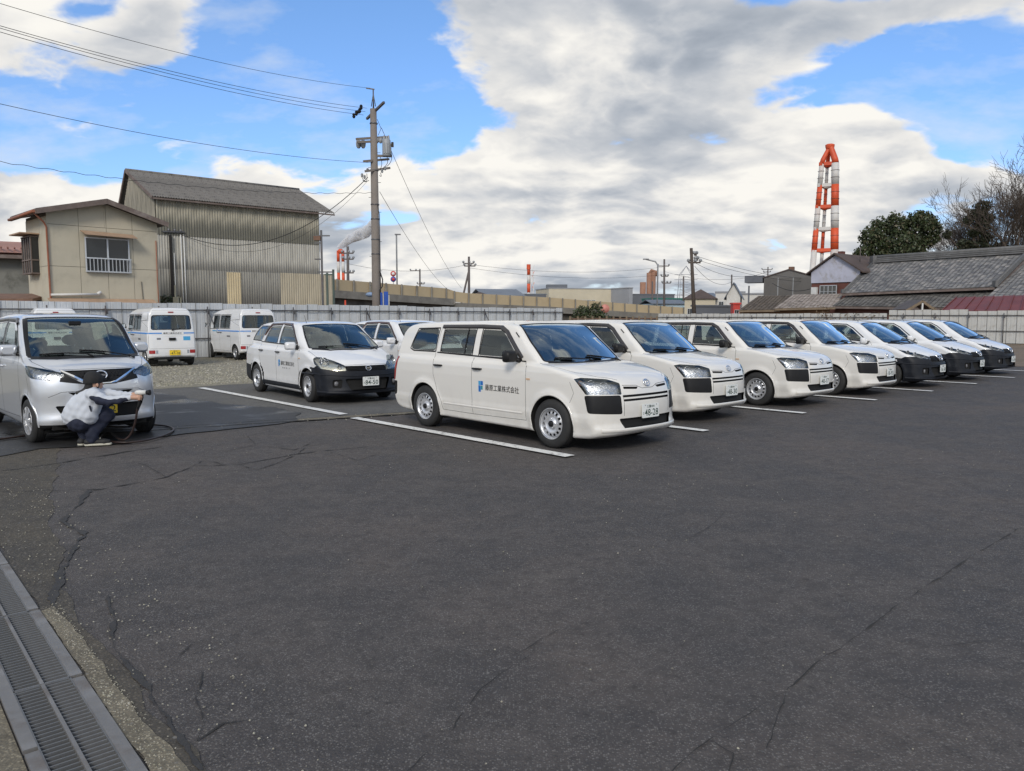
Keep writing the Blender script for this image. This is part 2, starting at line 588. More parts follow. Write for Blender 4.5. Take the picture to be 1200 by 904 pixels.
class Body:
 def __init__(s, P):
  s.P = P
  s.L = Table(chaikin(P['lower'], 2, q=0.2))
  s.G = Table(chaikin(P['upper'], 2, q=0.2))
  s.WL = wcurve(P['wlow']); s.WG = wcurve(P['wup'])
  s.hw = P['hw']
  s.fmid = P.get('fmid', -0.3)       # plan sweep begins ahead of this s
  s.rmid = P.get('rmid', -P['wb'])
 def f(s, x, y, z):
  P = s.P
  ay = np.abs(y)
  u = ay / s.hw
  xf = P['front']; xr = P['rear']
  wf = sst(x, s.fmid, xf - 0.25)
  wr = 1 - sst(x, xr + 0.25, s.rmid)
  sweep_f = P['cf'] * u ** P['pf'] + P.get('cf2', 0.05) * u ** 2
  xs = x + sweep_f * wf - P['cr'] * u ** P['pr'] * wr
  zs = z + P['kc'] * ay ** 2
  d1 = s.L(xs, zs)
  W = s.WL(z)
  W = W - P.get('taper', 0.04) * sst(x, xf - 0.9, xf) - P.get('rtaper', 0.02) * (1 - sst(x, xr, xr + 0.8))
  for wx in (0.0, -P['wb']):
   r = np.sqrt((x - wx) ** 2 + (z - P['rw']) ** 2)
   W = W + P.get('flare', 0.012) * np.exp(-((r - P['ra'] - 0.02) / 0.045) ** 2) * (z > 0.0)
  k = P.get('k', 0.06)
  d1 = smax(d1, ay - W, k)
  gm = P['gmid']
  cg = P['cg'] * u ** 2 * sst(x, gm - 0.2, gm + 0.2)
  cgr = P['cgr'] * u ** 2 * (1 - sst(x, xr + 0.3, xr + 1.0))
  zg = z + P['kr'] * ay ** 2
  d2 = s.G(x + cg - cgr, zg)
  d2 = smax(d2, ay - s.WG(z) + P.get('gtaper', 0.03) * sst(x, gm, gm + 0.9) + P.get('grtaper', 0.03) * (1 - sst(x, xr, xr + 1.2)), P.get('kg', 0.07))
  return -smax(-d1, -d2, 0.02)
 def grad(s, p, h=0.003):
  x, y, z = p.T
  g = np.stack([s.f(x + h, y, z) - s.f(x - h, y, z), s.f(x, y + h, z) - s.f(x, y - h, z), s.f(x, y, z + h) - s.f(x, y, z - h)], 1) / (2 * h)
  return g
 def newton(s, p, it=4):
  for _ in range(it):
   g = s.grad(p)
   v = s.f(*p.T)
   p = p - g * (v / np.maximum((g ** 2).sum(1), 0.2))[:, None]
  return p
 def normals(s, p):
  g = s.grad(p, 0.006)
  return g / np.maximum(np.linalg.norm(g, axis=1), 1e-9)[:, None]
 def ray(s, pts, d, reach=1.2, n=60):
  """first hit coming in along -d for each point (pts near the surface)"""
  p = np.array([tuple(q) for q in pts], float); d = np.array(d, float); d /= np.linalg.norm(d)
  t = np.linspace(reach, -reach, n)
  Q = p[None] + t[:, None, None] * d
  V = s.f(Q[..., 0], Q[..., 1], Q[..., 2])
  neg = V < 0
  i = np.argmax(neg, 0)
  i = np.where(neg.any(0), np.maximum(i, 1), n // 2)
  lo = t[i - 1]; hi = t[i]
  for _ in range(14):
   m = (lo + hi) / 2
   q = p + m[:, None] * d
   v = s.f(*q.T)
   ins = v < 0
   hi = np.where(ins, m, hi); lo = np.where(ins, lo, m)
  return p + hi[:, None] * d

 def build(s, h=0.03):
  P = s.P
  xs = np.arange(P['rear'] - 0.09, P['front'] + 0.1, h)
  hw = s.hw + 0.06
  ny = int(2 * hw / h) // 2 * 2 + 1
  ys = (np.arange(ny) - ny // 2) * h + 0.0007
  zs = np.arange(0.08, P['top'] + 0.1, h)
  X, Y, Z = np.meshgrid(xs, ys, zs, indexing='ij')
  F = s.f(X, Y, Z)
  ins = F < 0
  nx, ny, nz = F.shape
  c = [ins[a:nx - 1 + a, b:ny - 1 + b, d:nz - 1 + d] for a in (0, 1) for b in (0, 1) for d in (0, 1)]
  cnt = sum(q.astype(int) for q in c)
  act = (cnt > 0) & (cnt < 8)
  idx = -np.ones(act.shape, int)
  ijk = np.argwhere(act)
  idx[act] = np.arange(len(ijk))
  acc = np.zeros((len(ijk), 3)); num = np.zeros(len(ijk))
  i, j, k = ijk.T
  cor = [(a, b, d) for a in (0, 1) for b in (0, 1) for d in (0, 1)]
  for a in cor:
   for ax in range(3):
    if a[ax]: continue
    b = list(a); b[ax] = 1
    fa = F[i + a[0], j + a[1], k + a[2]]; fb = F[i + b[0], j + b[1], k + b[2]]
    m = (fa < 0) != (fb < 0)
    t = np.where(m, fa / np.where(m, fa - fb, 1), 0)
    q = np.array(a, float)[None].repeat(len(ijk), 0); q[:, ax] += t
    acc[m] += q[m]; num[m] += 1
  vert = (ijk + acc / num[:, None]) * h + np.array([xs[0], ys[0], zs[0]])
  vert = s.newton(vert, 3)
  quads = []
  for ax in range(3):
   a0 = ins[tuple(slice(0, F.shape[q] - 1) if q == ax else slice(1, F.shape[q] - 1) for q in range(3))]
   a1 = ins[tuple(slice(1, F.shape[q]) if q == ax else slice(1, F.shape[q] - 1) for q in range(3))]
   e = np.argwhere(a0 != a1)
   flip = a0[tuple(e.T)]
   base = e.copy()
   o = [q for q in range(3) if q != ax]
   for q in o: base[:, q] += 1
   b, d = o
   def at(db, dd):
    w = base.copy(); w[:, b] -= db; w[:, d] -= dd
    return idx[tuple(w.T)]
   Q = np.stack([at(1, 1), at(0, 1), at(0, 0), at(1, 0)], 1)
   if ax == 1: flip = ~flip
   Q[~flip] = Q[~flip][:, ::-1]
   quads.append(Q)
  Q = np.concatenate(quads)
  Q = Q[(Q >= 0).all(1)]
  s.V = [tuple(v) for v in vert.tolist()]
  s.F = Q.tolist()
  P4 = vert[Q]
  fn = np.cross(P4[:, 2] - P4[:, 0], P4[:, 3] - P4[:, 1])
  s.FN = fn / np.maximum(np.linalg.norm(fn, axis=1), 1e-12)[:, None]
  s.FC = P4.mean(1)
  s.pid = np.zeros(len(Q), int)
  s.names = ['body']
  return s

 def cut(s, name, pts, d, allowed=('body',), mindot=0.15):
  """cut a convex outline (3D points seen along d) out of the allowed parts; faces take the part id of name"""
  if name not in s.names: s.names.append(name)
  pid = s.names.index(name)
  ok = [s.names.index(a) for a in allowed if a in s.names]
  d = Vector(d).normalized()
  ux = Vector((0, 0, 1)).cross(d).normalized(); uz = d.cross(ux)
  q = [(Vector(p).dot(ux), Vector(p).dot(uz)) for p in pts]
  A = sum(q[i][0] * q[(i + 1) % len(q)][1] - q[(i + 1) % len(q)][0] * q[i][1] for i in range(len(q)))
  if A < 0: q = q[::-1]
  us = [a for a, b in q]; vs_ = [b for a, b in q]
  U = s.FC @ np.array(ux); W = s.FC @ np.array(uz)
  m = np.isin(s.pid, ok) & (s.FN @ np.array(d) > mindot) & (U > min(us) - .06) & (U < max(us) + .06) & (W > min(vs_) - .06) & (W < max(vs_) + .06)
  ids = np.nonzero(m)[0]
  V = s.V
  cur = [(s.F[i], i) for i in ids]
  touched = set()
  outside = []
  uxt, uzt = tuple(ux), tuple(uz)
  for i in range(len(q)):
   a = q[i]; b = q[(i + 1) % len(q)]
   ex, ey = b[0] - a[0], b[1] - a[1]
   L = math.hypot(ex, ey)
   if L < 1e-5: continue
   nx, ny = ey / L, -ex / L
   c0 = a[0] * nx + a[1] * ny
   n3 = (uxt[0] * nx + uzt[0] * ny, uxt[1] * nx + uzt[1] * ny, uxt[2] * nx + uzt[2] * ny)
   dist = {}; ec = {}
   nxt = []
   for f, src in cur:
    ds = []
    for v in f:
     t = dist.get(v)
     if t is None:
      p = V[v]
      t = p[0] * n3[0] + p[1] * n3[1] + p[2] * n3[2] - c0
      if abs(t) < 3e-4: t = 0.0
      dist[v] = t
     ds.append(t)
    if max(ds) <= 0:
     nxt.append((f, src)); continue
    touched.add(src)
    if min(ds) >= 0:
     outside.append((f, src)); continue
    fi = []; fo = []
    n = len(f)
    for k in range(n):
     v0, v1 = f[k], f[(k + 1) % n]; t0, t1 = ds[k], ds[(k + 1) % n]
     if t0 <= 0: fi.append(v0)
     if t0 >= 0: fo.append(v0)
     if (t0 < 0 < t1) or (t1 < 0 < t0):
      key = (v0, v1) if v0 < v1 else (v1, v0)
      w = ec.get(key)
      if w is None:
       r = t0 / (t0 - t1)
       p0, p1 = V[v0], V[v1]
       V.append(tuple(p0[c] + (p1[c] - p0[c]) * r for c in range(3)))
       w = len(V) - 1; ec[key] = w; dist[w] = 0.0
      fi.append(w); fo.append(w)
    if len(fi) > 2: nxt.append((fi, src))
    if len(fo) > 2: outside.append((fo, src))
   cur = nxt
  newF = []; newP = []; srcs = []
  for f, src in outside:
   newF.append(f); newP.append(int(s.pid[src])); srcs.append(src)
  for f, src in cur:
   if src in touched:
    newF.append(f); newP.append(pid); srcs.append(src)
   else:
    s.pid[src] = pid
  if touched:
   FN = s.FN[srcs]
   FC = np.array([np.mean([V[v] for v in f], 0) for f in newF])
   keep = np.ones(len(s.F), bool); keep[list(touched)] = False
   s.F = [f for f, k in zip(s.F, keep) if k] + newF
   s.pid = np.concatenate([s.pid[keep], np.array(newP, int)])
   s.FN = np.concatenate([s.FN[keep], FN]); s.FC = np.concatenate([s.FC[keep], FC])
  return cur

 def split(s):
  """-> {name: (verts array, faces, normals)}"""
  V = s.newton(np.array(s.V), 2)
  NN = s.normals(V)
  out = {}
  for f, p in zip(s.F, s.pid):
   out.setdefault(s.names[p], []).append(f)
  res = {}
  for k, fs in out.items():
   if k in ('bumper', 'bumper_back', 'chin'):       # drop slivers cut off from the piece
    par = {}
    def find(a):
     while par.setdefault(a, a) != a:
      par[a] = par[par[a]]; a = par[a]
     return a
    for f in fs:
     r0 = find(f[0])
     for v in f[1:]: par[find(v)] = r0
    cnt = {}
    for f in fs: cnt[find(f[0])] = cnt.get(find(f[0]), 0) + 1
    big = max(cnt.values())
    fs = [f for f in fs if cnt[find(f[0])] > big * .06]
   ids = sorted({i for f in fs for i in f})
   mp = {a: b for b, a in enumerate(ids)}
   res[k] = (V[ids], [[mp[i] for i in f] for f in fs], NN[ids])
  s.F = s.V = None
  return res

def skin_mesh(name, part, mats, off=0.0, back=None):
 V, F, N = part
 V2 = V + N * off
 F2 = list(F); N2 = N
 mi = [0] * len(F)
 if back is not None:       # a second layer behind (lamp reflector)
  b = len(V2)
  V2 = np.concatenate([V2, V - N * back]); N2 = np.concatenate([N, N])
  F2 = F2 + [[i + b for i in f] for f in F]; mi += [1] * len(F)
 me = bpy.data.meshes.new(name)
 me.from_pydata([tuple(v) for v in V2], [], F2)
 for m in (mats if isinstance(mats, (list, tuple)) else [mats]): me.materials.append(m)
 me.polygons.foreach_set('material_index', mi)
 me.polygons.foreach_set('use_smooth', [True] * len(F2))
 me.update()
 me.normals_split_custom_set_from_vertices([tuple(n) for n in N2])
 return me

def ribbon(body, pts, d, w=0.01, lift=0.002, closed=False, mb=None, mi=0, step=0.03, on=None):
 """raised strip lying on the body along a line seen along d"""
 P = [Vector(p) for p in pts]
 if closed: P = P + [P[0]]
 o = [P[0]]
 for a, b in zip(P, P[1:]):
  n = max(1, int((b - a).length / step))
  o += [a.lerp(b, k / n) for k in range(1, n + 1)]
 Q = body.ray(o, d)
 N = body.normals(Q)
 mb = mb or MB()
 n = len(Q)
 vs = []
 for i in range(n):
  a = Q[max(i - 1, 0)]; b = Q[min(i + 1, n - 1)]
  if closed and i in (0, n - 1): a = Q[n - 2]; b = Q[1]
  t = b - a
  t = t / max(np.linalg.norm(t), 1e-9)
  sd = np.cross(t, N[i]); sd /= max(np.linalg.norm(sd), 1e-9)
  vs += [Q[i] - sd * w / 2 - N[i] * 0.001, Q[i] - sd * w * 0.3 + N[i] * lift, Q[i] + sd * w * 0.3 + N[i] * lift, Q[i] + sd * w / 2 - N[i] * 0.001]
 fs = []
 for i in range(n - 1):
  for k in range(3):
   fs.append((4 * i + k, 4 * i + k + 1, 4 * i + 5 + k, 4 * i + 4 + k))
 mb.add(vs, fs, mi, True)
 return mb

def patch(body, pts, d, lift=0.003, mb=None, mi=0, n=6):
 """a four cornered panel lying on the body: pts = four 3D corners"""
 a, b, c, e = [Vector(p) for p in pts]
 G = [a.lerp(b, u / n).lerp(e.lerp(c, u / n), v / n) for v in range(n + 1) for u in range(n + 1)]
 Q = body.ray(G, d); N = body.normals(Q)
 V = Q + N * lift
 fs = [(v * (n + 1) + u, v * (n + 1) + u + 1, (v + 1) * (n + 1) + u + 1, (v + 1) * (n + 1) + u) for v in range(n) for u in range(n)]
 # edges folded down to the body
 rim = [u for u in range(n + 1)] + [v * (n + 1) + n for v in range(1, n + 1)] + [n * (n + 1) + u for u in range(n - 1, -1, -1)] + [v * (n + 1) for v in range(n - 1, 0, -1)]
 b0 = len(V)
 V = np.concatenate([V, Q[rim] - N[rim] * 0.001])
 m = len(rim)
 fs += [(rim[i], rim[(i + 1) % m], b0 + (i + 1) % m, b0 + i) for i in range(m)]
 mb = mb or MB()
 mb.add(V, fs, mi, False)
 return mb

_txt = {}
def text_geo(body):
 """vertices/faces of a line of lettering, height of capitals about 0.7"""
 if body in _txt: return _txt[body]
 c = bpy.data.curves.new('lettering', 'FONT'); c.body = body; c.resolution_u = 2; c.offset = .009
 o = bpy.data.objects.new('lettering', c); COL.objects.link(o)
 bpy.context.view_layer.update()
 me = bpy.data.meshes.new_from_object(o.evaluated_get(bpy.context.evaluated_depsgraph_get()))
 V = np.array([v.co[:] for v in me.vertices]); F = [list(p.vertices) for p in me.polygons]
 bpy.data.objects.remove(o); bpy.data.curves.remove(c); bpy.data.meshes.remove(me)
 V[:, 0] -= V[:, 0].min(); V[:, 1] -= V[:, 1].min()
 _txt[body] = (V, F)
 return _txt[body]

def text_on(body, text, org, ux, uz, size, d, mb=None, mi=0, lift=0.002, width=None):
 """lettering projected on the body. org lower left corner, ux reading direction, uz up; size = letter height"""
 V, F = text_geo(text)
 k = size / V[:, 1].max()
 kx = k if width is None else width / V[:, 0].max()
 ux = np.array(ux, float); uz = np.array(uz, float)
 P = np.array(org, float)[None] + V[:, :1] * kx * ux + V[:, 1:2] * k * uz
 Q = body.ray(P, d)
 Nn = body.normals(Q)
 mb = mb or MB()
 mb.add(Q + Nn * lift, F, mi)
 return mb

def text_flat(text, org, ux, uz, size, mb, mi=0, width=None):
 V, F = text_geo(text)
 k = size / V[:, 1].max()
 kx = k if width is None else width / V[:, 0].max()
 P = np.array(org, float)[None] + V[:, :1] * kx * np.array(ux, float) + V[:, 1:2] * k * np.array(uz, float)
 mb.add(P, F, mi)
 return mb

def plate_mesh(num, top, mats, kana='さ'):
 """registration plate in the plane y-z facing +x, centred at the origin"""
 mb = MB()
 w, h = .33, .165
 pts = rcorner([(-w / 2, -h / 2), (w / 2, -h / 2), (w / 2, h / 2), (-w / 2, h / 2)], .012, 2)
 M = Matrix(((0, 0, 1), (1, 0, 0), (0, 1, 0)))
 mb.prism([(p.x, p.y) for p in pts], -.004, .002, 0, M)
 o = .0035
 text_flat(num, (o, -.115, -.062), (0, 1, 0), (0, 0, 1), .082, mb, 1, width=.262)
 text_flat(top, (o, -.075, .036), (0, 1, 0), (0, 0, 1), .032, mb, 1, width=.15)
 text_flat(kana, (o, -.152, -.040), (0, 1, 0), (0, 0, 1), .030, mb, 1)
 for sy in (-1, 1):
  mb.lathe([(0.0001, .006), (.006, .006), (.007, .002)], 8, 2, M @ Matrix.Identity(3), True) if False else None
  mb.box((.004, sy * .11, .068), (.004, .012, .012), mi=2)
 return mb.mesh('license_plate', mats)

def wheel_meshes(r=.302, w=.165, rim=.195, holes=14, style='steel'):
 """rim mesh and tyre mesh; axle along y, outer face towards -y"""
 mb = MB()
 t = w / 2
 prof = [(rim - .012, -t + .01), (rim + .002, -t + .002), (rim + .03, -t - .004), (r - .035, -t + .002), (r - .012, -t + .014), (r, -t + .034), (r + .001, -.01), (r + .001, .01),
   (r, t - .034), (r - .012, t - .014), (r - .04, t), (rim + .01, t), (rim - .01, t - .01)]
 mb.lathe(prof, 40, 0, None, True, 'Y')
 for k in range(3):            # tread grooves as shallow rings
  y = (-.035, 0, .035)[k]
  mb.lathe([(r + .0015, y - .004), (r + .0005, y), (r + .0015, y + .004)], 40, 1, None, False, 'Y')
 tyre = mb.mesh('tyre', [RUBBER, DEEP])
 m = MB()
 if style == 'steel':
  m.lathe([(rim - .012, -t + .004), (rim - .004, -t - .002), (rim - .002, -t + .006), (rim - .016, -t + .014), (rim - .024, -t + .034), (rim - .03, -t + .06)], 56, 0, None, True, 'Y')
  # disc with a ring of round-cornered holes
  R0, R1, R2, R3 = rim - .03, rim - .042, rim - .072, rim - .086
  yy = {R0: -t + .05, R1: -t + .030, R2: -t + .020, R3: -t + .022}
  n = holes * 4
  rings = [R0, R1, R2, R3]
  vs = [(rr * math.cos(2 * PI * k / n), yy[rr], rr * math.sin(2 * PI * k / n)) for rr in rings for k in range(n)]
  fs = []
  for i in range(3):
   for k in range(n):
    if i == 1 and k % 4 in (1, 2): continue
    fs.append((i * n + k, i * n + (k + 1) % n, (i + 1) * n + (k + 1) % n, (i + 1) * n + k))
  m.add(vs, fs, 0, True)
  m.lathe([(R3, -t + .022), (.085, -t + .040), (.065, -t + .036), (.055, -t + .018), (.040, -t + .012)], 28, 0, None, True, 'Y')
  m.lathe([(.040, -t + .014), (.036, -t - .004), (.030, -t - .010), (.0005, -t - .010)], 20, 1, None, True, 'Y')
  for k in range(4):
   a = 2 * PI * k / 4 + .4
   m.lathe([(.011, 0), (.010, -.014), (.0005, -.016)], 6, 2, Matrix.Translation((.056 * math.cos(a), -t + .030, .056 * math.sin(a))), True, 'Y')
 else:
  m.lathe([(rim - .012, -t + .004), (rim - .004, -t - .002), (rim - .004, -t + .006), (rim - .02, -t + .02), (rim - .03, -t + .06)], 48, 0, None, True, 'Y')
  m.lathe([(.045, -t + .0), (.05, -t + .006), (.058, -t + .02)], 20, 0, None, True, 'Y')
  m.lathe([(.045, -t + .0), (.02, -t - .008), (.0005, -t - .009)], 20, 0, None, True, 'Y')
  for k in range(7):
   a = 2 * PI * k / 7
   ca, sa = math.cos(a), math.sin(a)
   p0 = Vector((.05 * ca, -t + .004, .05 * sa)); p1 = Vector(((rim - .012) * ca, -t + .010, (rim - .012) * sa))
   m.beam(p0, p1, .03, .026, 0, up=(0, 1, 0))
   for s2 in (-.16, .16):
    q = Vector(((rim - .012) * math.cos(a + s2), -t + .012, (rim - .012) * math.sin(a + s2)))
    m.beam(p0.lerp(p1, .25), q, .016, .02, 0, up=(0, 1, 0))
 # dark barrel and brake behind
 m.lathe([(rim - .006, -t + .03), (rim - .02, t - .01), (.0005, t - .012)], 32, 1, None, True, 'Y')
 m.lathe([(.11, -t + .075), (.11, -t + .070), (.0005, -t + .07)], 28, 3, None, True, 'Y')
 rimm = m.mesh('wheel', [STEELW, BLACKP, CHROME, RUBBER])
 return rimm, tyre

def seats_mb(rows, fabric=0, y=.36, scale=1.0):
 mb = MB()
 for (x, z) in rows:
  for sy in (-1, 1):
   M = Matrix.Translation((x, sy * y, z))
   back = rcorner([(-.10, 0), (.02, 0), (-.10, .55), (-.20, .55)], .05, 2)
   for (pl, w) in (([(p.x, p.y) for p in back], .42),):
    MM = M @ Matrix(((1, 0, 0, 0), (0, 0, 1, 0), (0, 1, 0, 0), (0, 0, 0, 1)))
    mb.prism(pl, -w / 2, w / 2, fabric, MM)
   mb.prism([(p.x, p.y) for p in rcorner([(-.08, -.12), (.45, -.10), (.47, .0), (-.02, .04)], .04, 2)], -.23, .23, fabric, M @ Matrix(((1, 0, 0, 0), (0, 0, 1, 0), (0, 1, 0, 0), (0, 0, 0, 1))))
   mb.ball((x - .19, sy * y, z + .66), (.055, .125, .085), 10, 8, fabric)
   mb.tube([(x - .17, sy * y + .05, z + .5), (x - .18, sy * y + .05, z + .64)], .007, 6, 1)
   mb.tube([(x - .17, sy * y - .05, z + .5), (x - .18, sy * y - .05, z + .64)], .007, 6, 1)
 return mb

# ------------------------------------------------------------------ vehicle assembly
FWD = (1, 0, 0)
def S3(B, poly, sg):
 return [(x, sg * B.hw, z) for x, z in poly]
def mir(pts):
 return [(x, -y, z) for x, y, z in pts]

def loft_rr(mb, secs, mi=0):
 """secs: (x, cy, cz, w, h, r) rounded rectangles along x"""
 n = None; vs = []
 for x, cy, cz, w, h, r in secs:
  p = rcorner([(-w / 2, -h / 2), (w / 2, -h / 2), (w / 2, h / 2), (-w / 2, h / 2)], r, 3)
  n = len(p)
  vs += [(x, cy + a.x, cz + a.y) for a in p]
 fs = [(i * n + k, i * n + (k + 1) % n, (i + 1) * n + (k + 1) % n, (i + 1) * n + k) for i in range(len(secs) - 1) for k in range(n)]
 b = len(mb.v)
 mb.add(vs, fs, mi, True)
 mb.f.append(tuple(b + k for k in range(n))[::-1]); mb.m.append(mi); mb.sm.append(False)
 e = b + (len(secs) - 1) * n
 mb.f.append(tuple(e + k for k in range(n))); mb.m.append(mi); mb.sm.append(False)
 return mb

def make_vehicle(name, B, spec, paint, label, cat, group=None):
 """cuts the panels given in spec and hangs everything on one Empty standing at the front axle"""
 P = B.P
 root = empty(name)
 tag(root, label, cat, group)
 wb, rw, ra = P['wb'], P['rw'], P['ra']
 # arches first
 circ = [(math.cos(2 * PI * k / 30) * ra, math.sin(2 * PI * k / 30) * ra) for k in range(30)]
 for wx in (0, -wb):
  for sg in (-1, 1):
   B.cut('hole', [(wx + a, sg * B.hw, rw + b) for a, b in circ], (0, sg, 0), ('body',), 0.03)
 for key, pts, d, allowed, r, both in spec['cuts']:
  md = 0.12
  if both == 'side':
   for sg, sfx in ((-1, '_r'), (1, '_l')):
    B.cut(key + sfx, rcorner(S3(B, pts, sg), r), (0, sg, 0), tuple(a if a == 'body' else a + sfx for a in allowed), md)
  elif both == 'merge':
   for sg in (-1, 1): B.cut(key, rcorner(S3(B, pts, sg), r), (0, sg, 0), allowed, md)
  elif both:
   B.cut(key + '_r', rcorner(pts, r), d, allowed, md)
   B.cut(key + '_l', rcorner(mir(pts), r), (d[0], -d[1], d[2]), allowed, md)
  else:
   B.cut(key, rcorner(pts, r), d, allowed, md)
 parts = B.split()
 done = {}
 def piece(key, nm, mats, parent, **kw):
  if key not in parts: return None
  o = link_mesh(nm, skin_mesh(nm, parts[key], mats, **kw), parent)
  done[key] = o
  return o
 body = piece('body', 'body', paint, root)
 for key, (nm, mats, parent, kw) in spec['pieces'].items():
  for sfx in ('_r', '_l', ''):
   k = key + sfx
   if k in parts:
    par = root if parent is None else done.get(parent + sfx, root)
    piece(k, nm, mats, par, **kw)
 # arch liners with lips
 for wx in (0, -wb):
  for sg in (-1, 1):
   mb = MB()
   n = 40
   ang = [2 * PI * k / n for k in range(n + 1)]
   pp = [(wx + math.cos(a) * ra * 1.002, sg * (B.hw), rw + math.sin(a) * ra * 1.002) for a in ang]
   H = B.ray(pp, (0, sg, 0), .25, 80)
   vs = []
   for a, p, h in zip(ang, pp, H):
    y = h[1] if abs(B.f(np.array([h[0]]), np.array([h[1]]), np.array([h[2]]))[0]) < .01 else sg * (B.hw - .12)
    vs += [(p[0], y, p[2]), (p[0], sg * (B.hw - .34), p[2])]
   fs = [(2 * i, 2 * i + 1, 2 * i + 3, 2 * i + 2) for i in range(n) if math.sin(ang[i]) > -.55]
   mb.add(vs, fs, 0, True)
   b = len(mb.v)
   disc = [v for v in vs[1::2][:-1] if v[2] > .12]
   mb.add(disc, [tuple(range(len(disc)))], 0)
   lo, hi = spec.get('lip_range', {}).get(wx == 0, (-.16, PI + .16))
   lip = [(wx + math.cos(a) * (ra + .011), sg * B.hw, rw + math.sin(a) * (ra + .011)) for a in np.linspace(lo, hi, 30)]
   ribbon(B, lip, (0, sg, 0), .026, .005, mb=mb, mi=1, step=.05)
   mb.build('wheel_arch', [DEEP, spec['trim_paint']], root)
 # wheels
 rm, ty = spec['wheels']
 for wx in (0, -wb):
  for sg in (-1, 1):
   w = link_mesh('wheel', rm, root, (wx, sg * P['track'], rw), (0, random.uniform(0, 6), 0 if sg < 0 else PI))
   link_mesh('tyre', ty, w)
 # seams, trims
 sm = MB()
 for pts, d, w, both in spec.get('seams', ()):
  if both == 'side':
   for sg in (-1, 1): ribbon(B, S3(B, pts, sg), (0, sg, 0), w, .0008, mb=sm)
  elif both:
   ribbon(B, pts, d, w, .0008, mb=sm); ribbon(B, mir(pts), (d[0], -d[1], d[2]), w, .0008, mb=sm)
  else:
   ribbon(B, pts, d, w, .0008, mb=sm)
 sm.build('panel_gap', DEEP, root)
 for nm, m, pts, d, w, lift, both, closed in spec.get('trims', ()):
  if both == 'side':
   for sg in (-1, 1): ribbon(B, S3(B, pts, sg), (0, sg, 0), w, lift, closed).build(nm, m, root)
  elif both:
   ribbon(B, pts, d, w, lift, closed).build(nm, m, root)
   ribbon(B, mir(pts), (d[0], -d[1], d[2]), w, lift, closed).build(nm, m, root)
  else:
   ribbon(B, pts, d, w, lift, closed).build(nm, m, root)
 # door handles
 for x, z, key in spec.get('handles', ()):
  for sg, sfx in ((-1, '_r'), (1, '_l')):
   h = B.ray([(x, sg * B.hw, z), (x + .09, sg * B.hw, z), (x - .09, sg * B.hw, z)], (0, sg, 0))
   mb = MB()
   o = sg * .026
   mb.tube([(h[2][0], h[2][1], z), (h[2][0] + .02, h[2][1] + o, z), (h[0][0], h[0][1] + o * 1.2, z), (h[1][0] - .02, h[1][1] + o, z), (h[1][0], h[1][1], z)], [.008, .013, .014, .013, .008], 8)
   patch(B, [(x - .07, sg * B.hw, z - .03), (x + .05, sg * B.hw, z - .03), (x + .05, sg * B.hw, z + .03), (x - .07, sg * B.hw, z + .03)], (0, sg, 0), .001, mb, 1, 2)
   mb.build('door_handle', [spec.get('handle_mat', BLACKP), spec['trim_paint']], done.get(key + sfx, root))
 # mirrors
 mx, mz, my = spec['mirror']
 for sg, sfx in ((-1, '_r'), (1, '_l')):
  mb = MB()
  loft_rr(mb, [(mx + .07, sg * (my + .02), mz, .13, .08, .03), (mx + .045, sg * (my + .01), mz, .19, .13, .045), (mx, sg * my, mz, .21, .15, .045), (mx - .035, sg * my, mz, .21, .15, .045)], 0)
  mb.tube([(mx + .02, sg * (my - .08), mz - .04), (mx + .04, sg * (my - .15), mz - .06), (mx + .05, sg * (B.hw - .06), mz - .07)], [.03, .028, .04], 8, 1)
  mb.box((mx - .037, sg * my, mz), (.003, .17, .11), mi=2)
  mb.build('wing_mirror', [spec['mirror_mat'], BLACKP, CHROME], done.get('door_front' + sfx, root))
 # wipers
 if 'wipers' in spec:
  for a, b, lft in spec['wipers']:
   q = B.ray([Vector(a).lerp(Vector(b), t / 8) for t in range(9)], (.6, 0, .8))
   nn = B.normals(q)
   mb = MB().tube([tuple(v) for v in q + nn * .018], .008, 6)
   mb.tube([tuple(v) for v in (q + nn * .006)[4:]], .006, 5)
   k = q[0] + nn[0] * .018
   mb.tube([tuple(k), (k[0] + .05, k[1] + lft * .05, k[2] - .03)], .012, 6)
   mb.build('wiper', BLACKP, root)
 # cabin
 cab = spec.get('cabin')
 if cab:
  mb = seats_mb(cab['rows'], 0, cab.get('y', .35))
  mb.build('seats', [cab.get('mat', SEATM), CHROME], root)
  x, z = cab['dash']
  d = MB()
  prof = rcorner([(x - .06, z - .38), (x + .3, z - .38), (x + .36, z - .03), (x + .10, z + .02), (x - .04, z)], .04, 2)
  w = B.hw - .13
  d.prism([(p.x, p.y) for p in prof], -w, w, 0, Matrix(((1, 0, 0, 0), (0, 0, 1, 0), (0, 1, 0, 0), (0, 0, 0, 1))))
  d.build('dashboard', DASHM, root)
  st = MB()
  c = Vector((x - .16, -.35, z + .01))
  ring = []
  M = Matrix.Rotation(R(-62), 3, 'Y')
  for k in range(25):
   a = 2 * PI * k / 24
   ring.append(c + M @ Vector((.18 * math.cos(a), .18 * math.sin(a), 0)))
  st.tube(ring, .013, 6, cap=False)
  for a in (0, PI * .66, PI * 1.33):
   st.tube([c, c + M @ Vector((.18 * math.cos(a + PI / 2), .18 * math.sin(a + PI / 2), 0))], .012, 5)
  st.ball(c, .05, 8, 6)
  st.build('steering_wheel', BLACKP, root)
  mm = MB(); mm.box(cab['inmir'], (.03, .22, .06)); mm.build('rear_view_mirror', BLACKP, root)
  if 'papers' in cab:
   for k, (px, py, pz, w, h) in enumerate(cab['papers']):
    MB().box((px, py, pz), (.004, w, h)).build('notice_card', SEATL, root)
 for fn in spec.get('extra', ()):
  fn(root, B, done, parts)
 return root

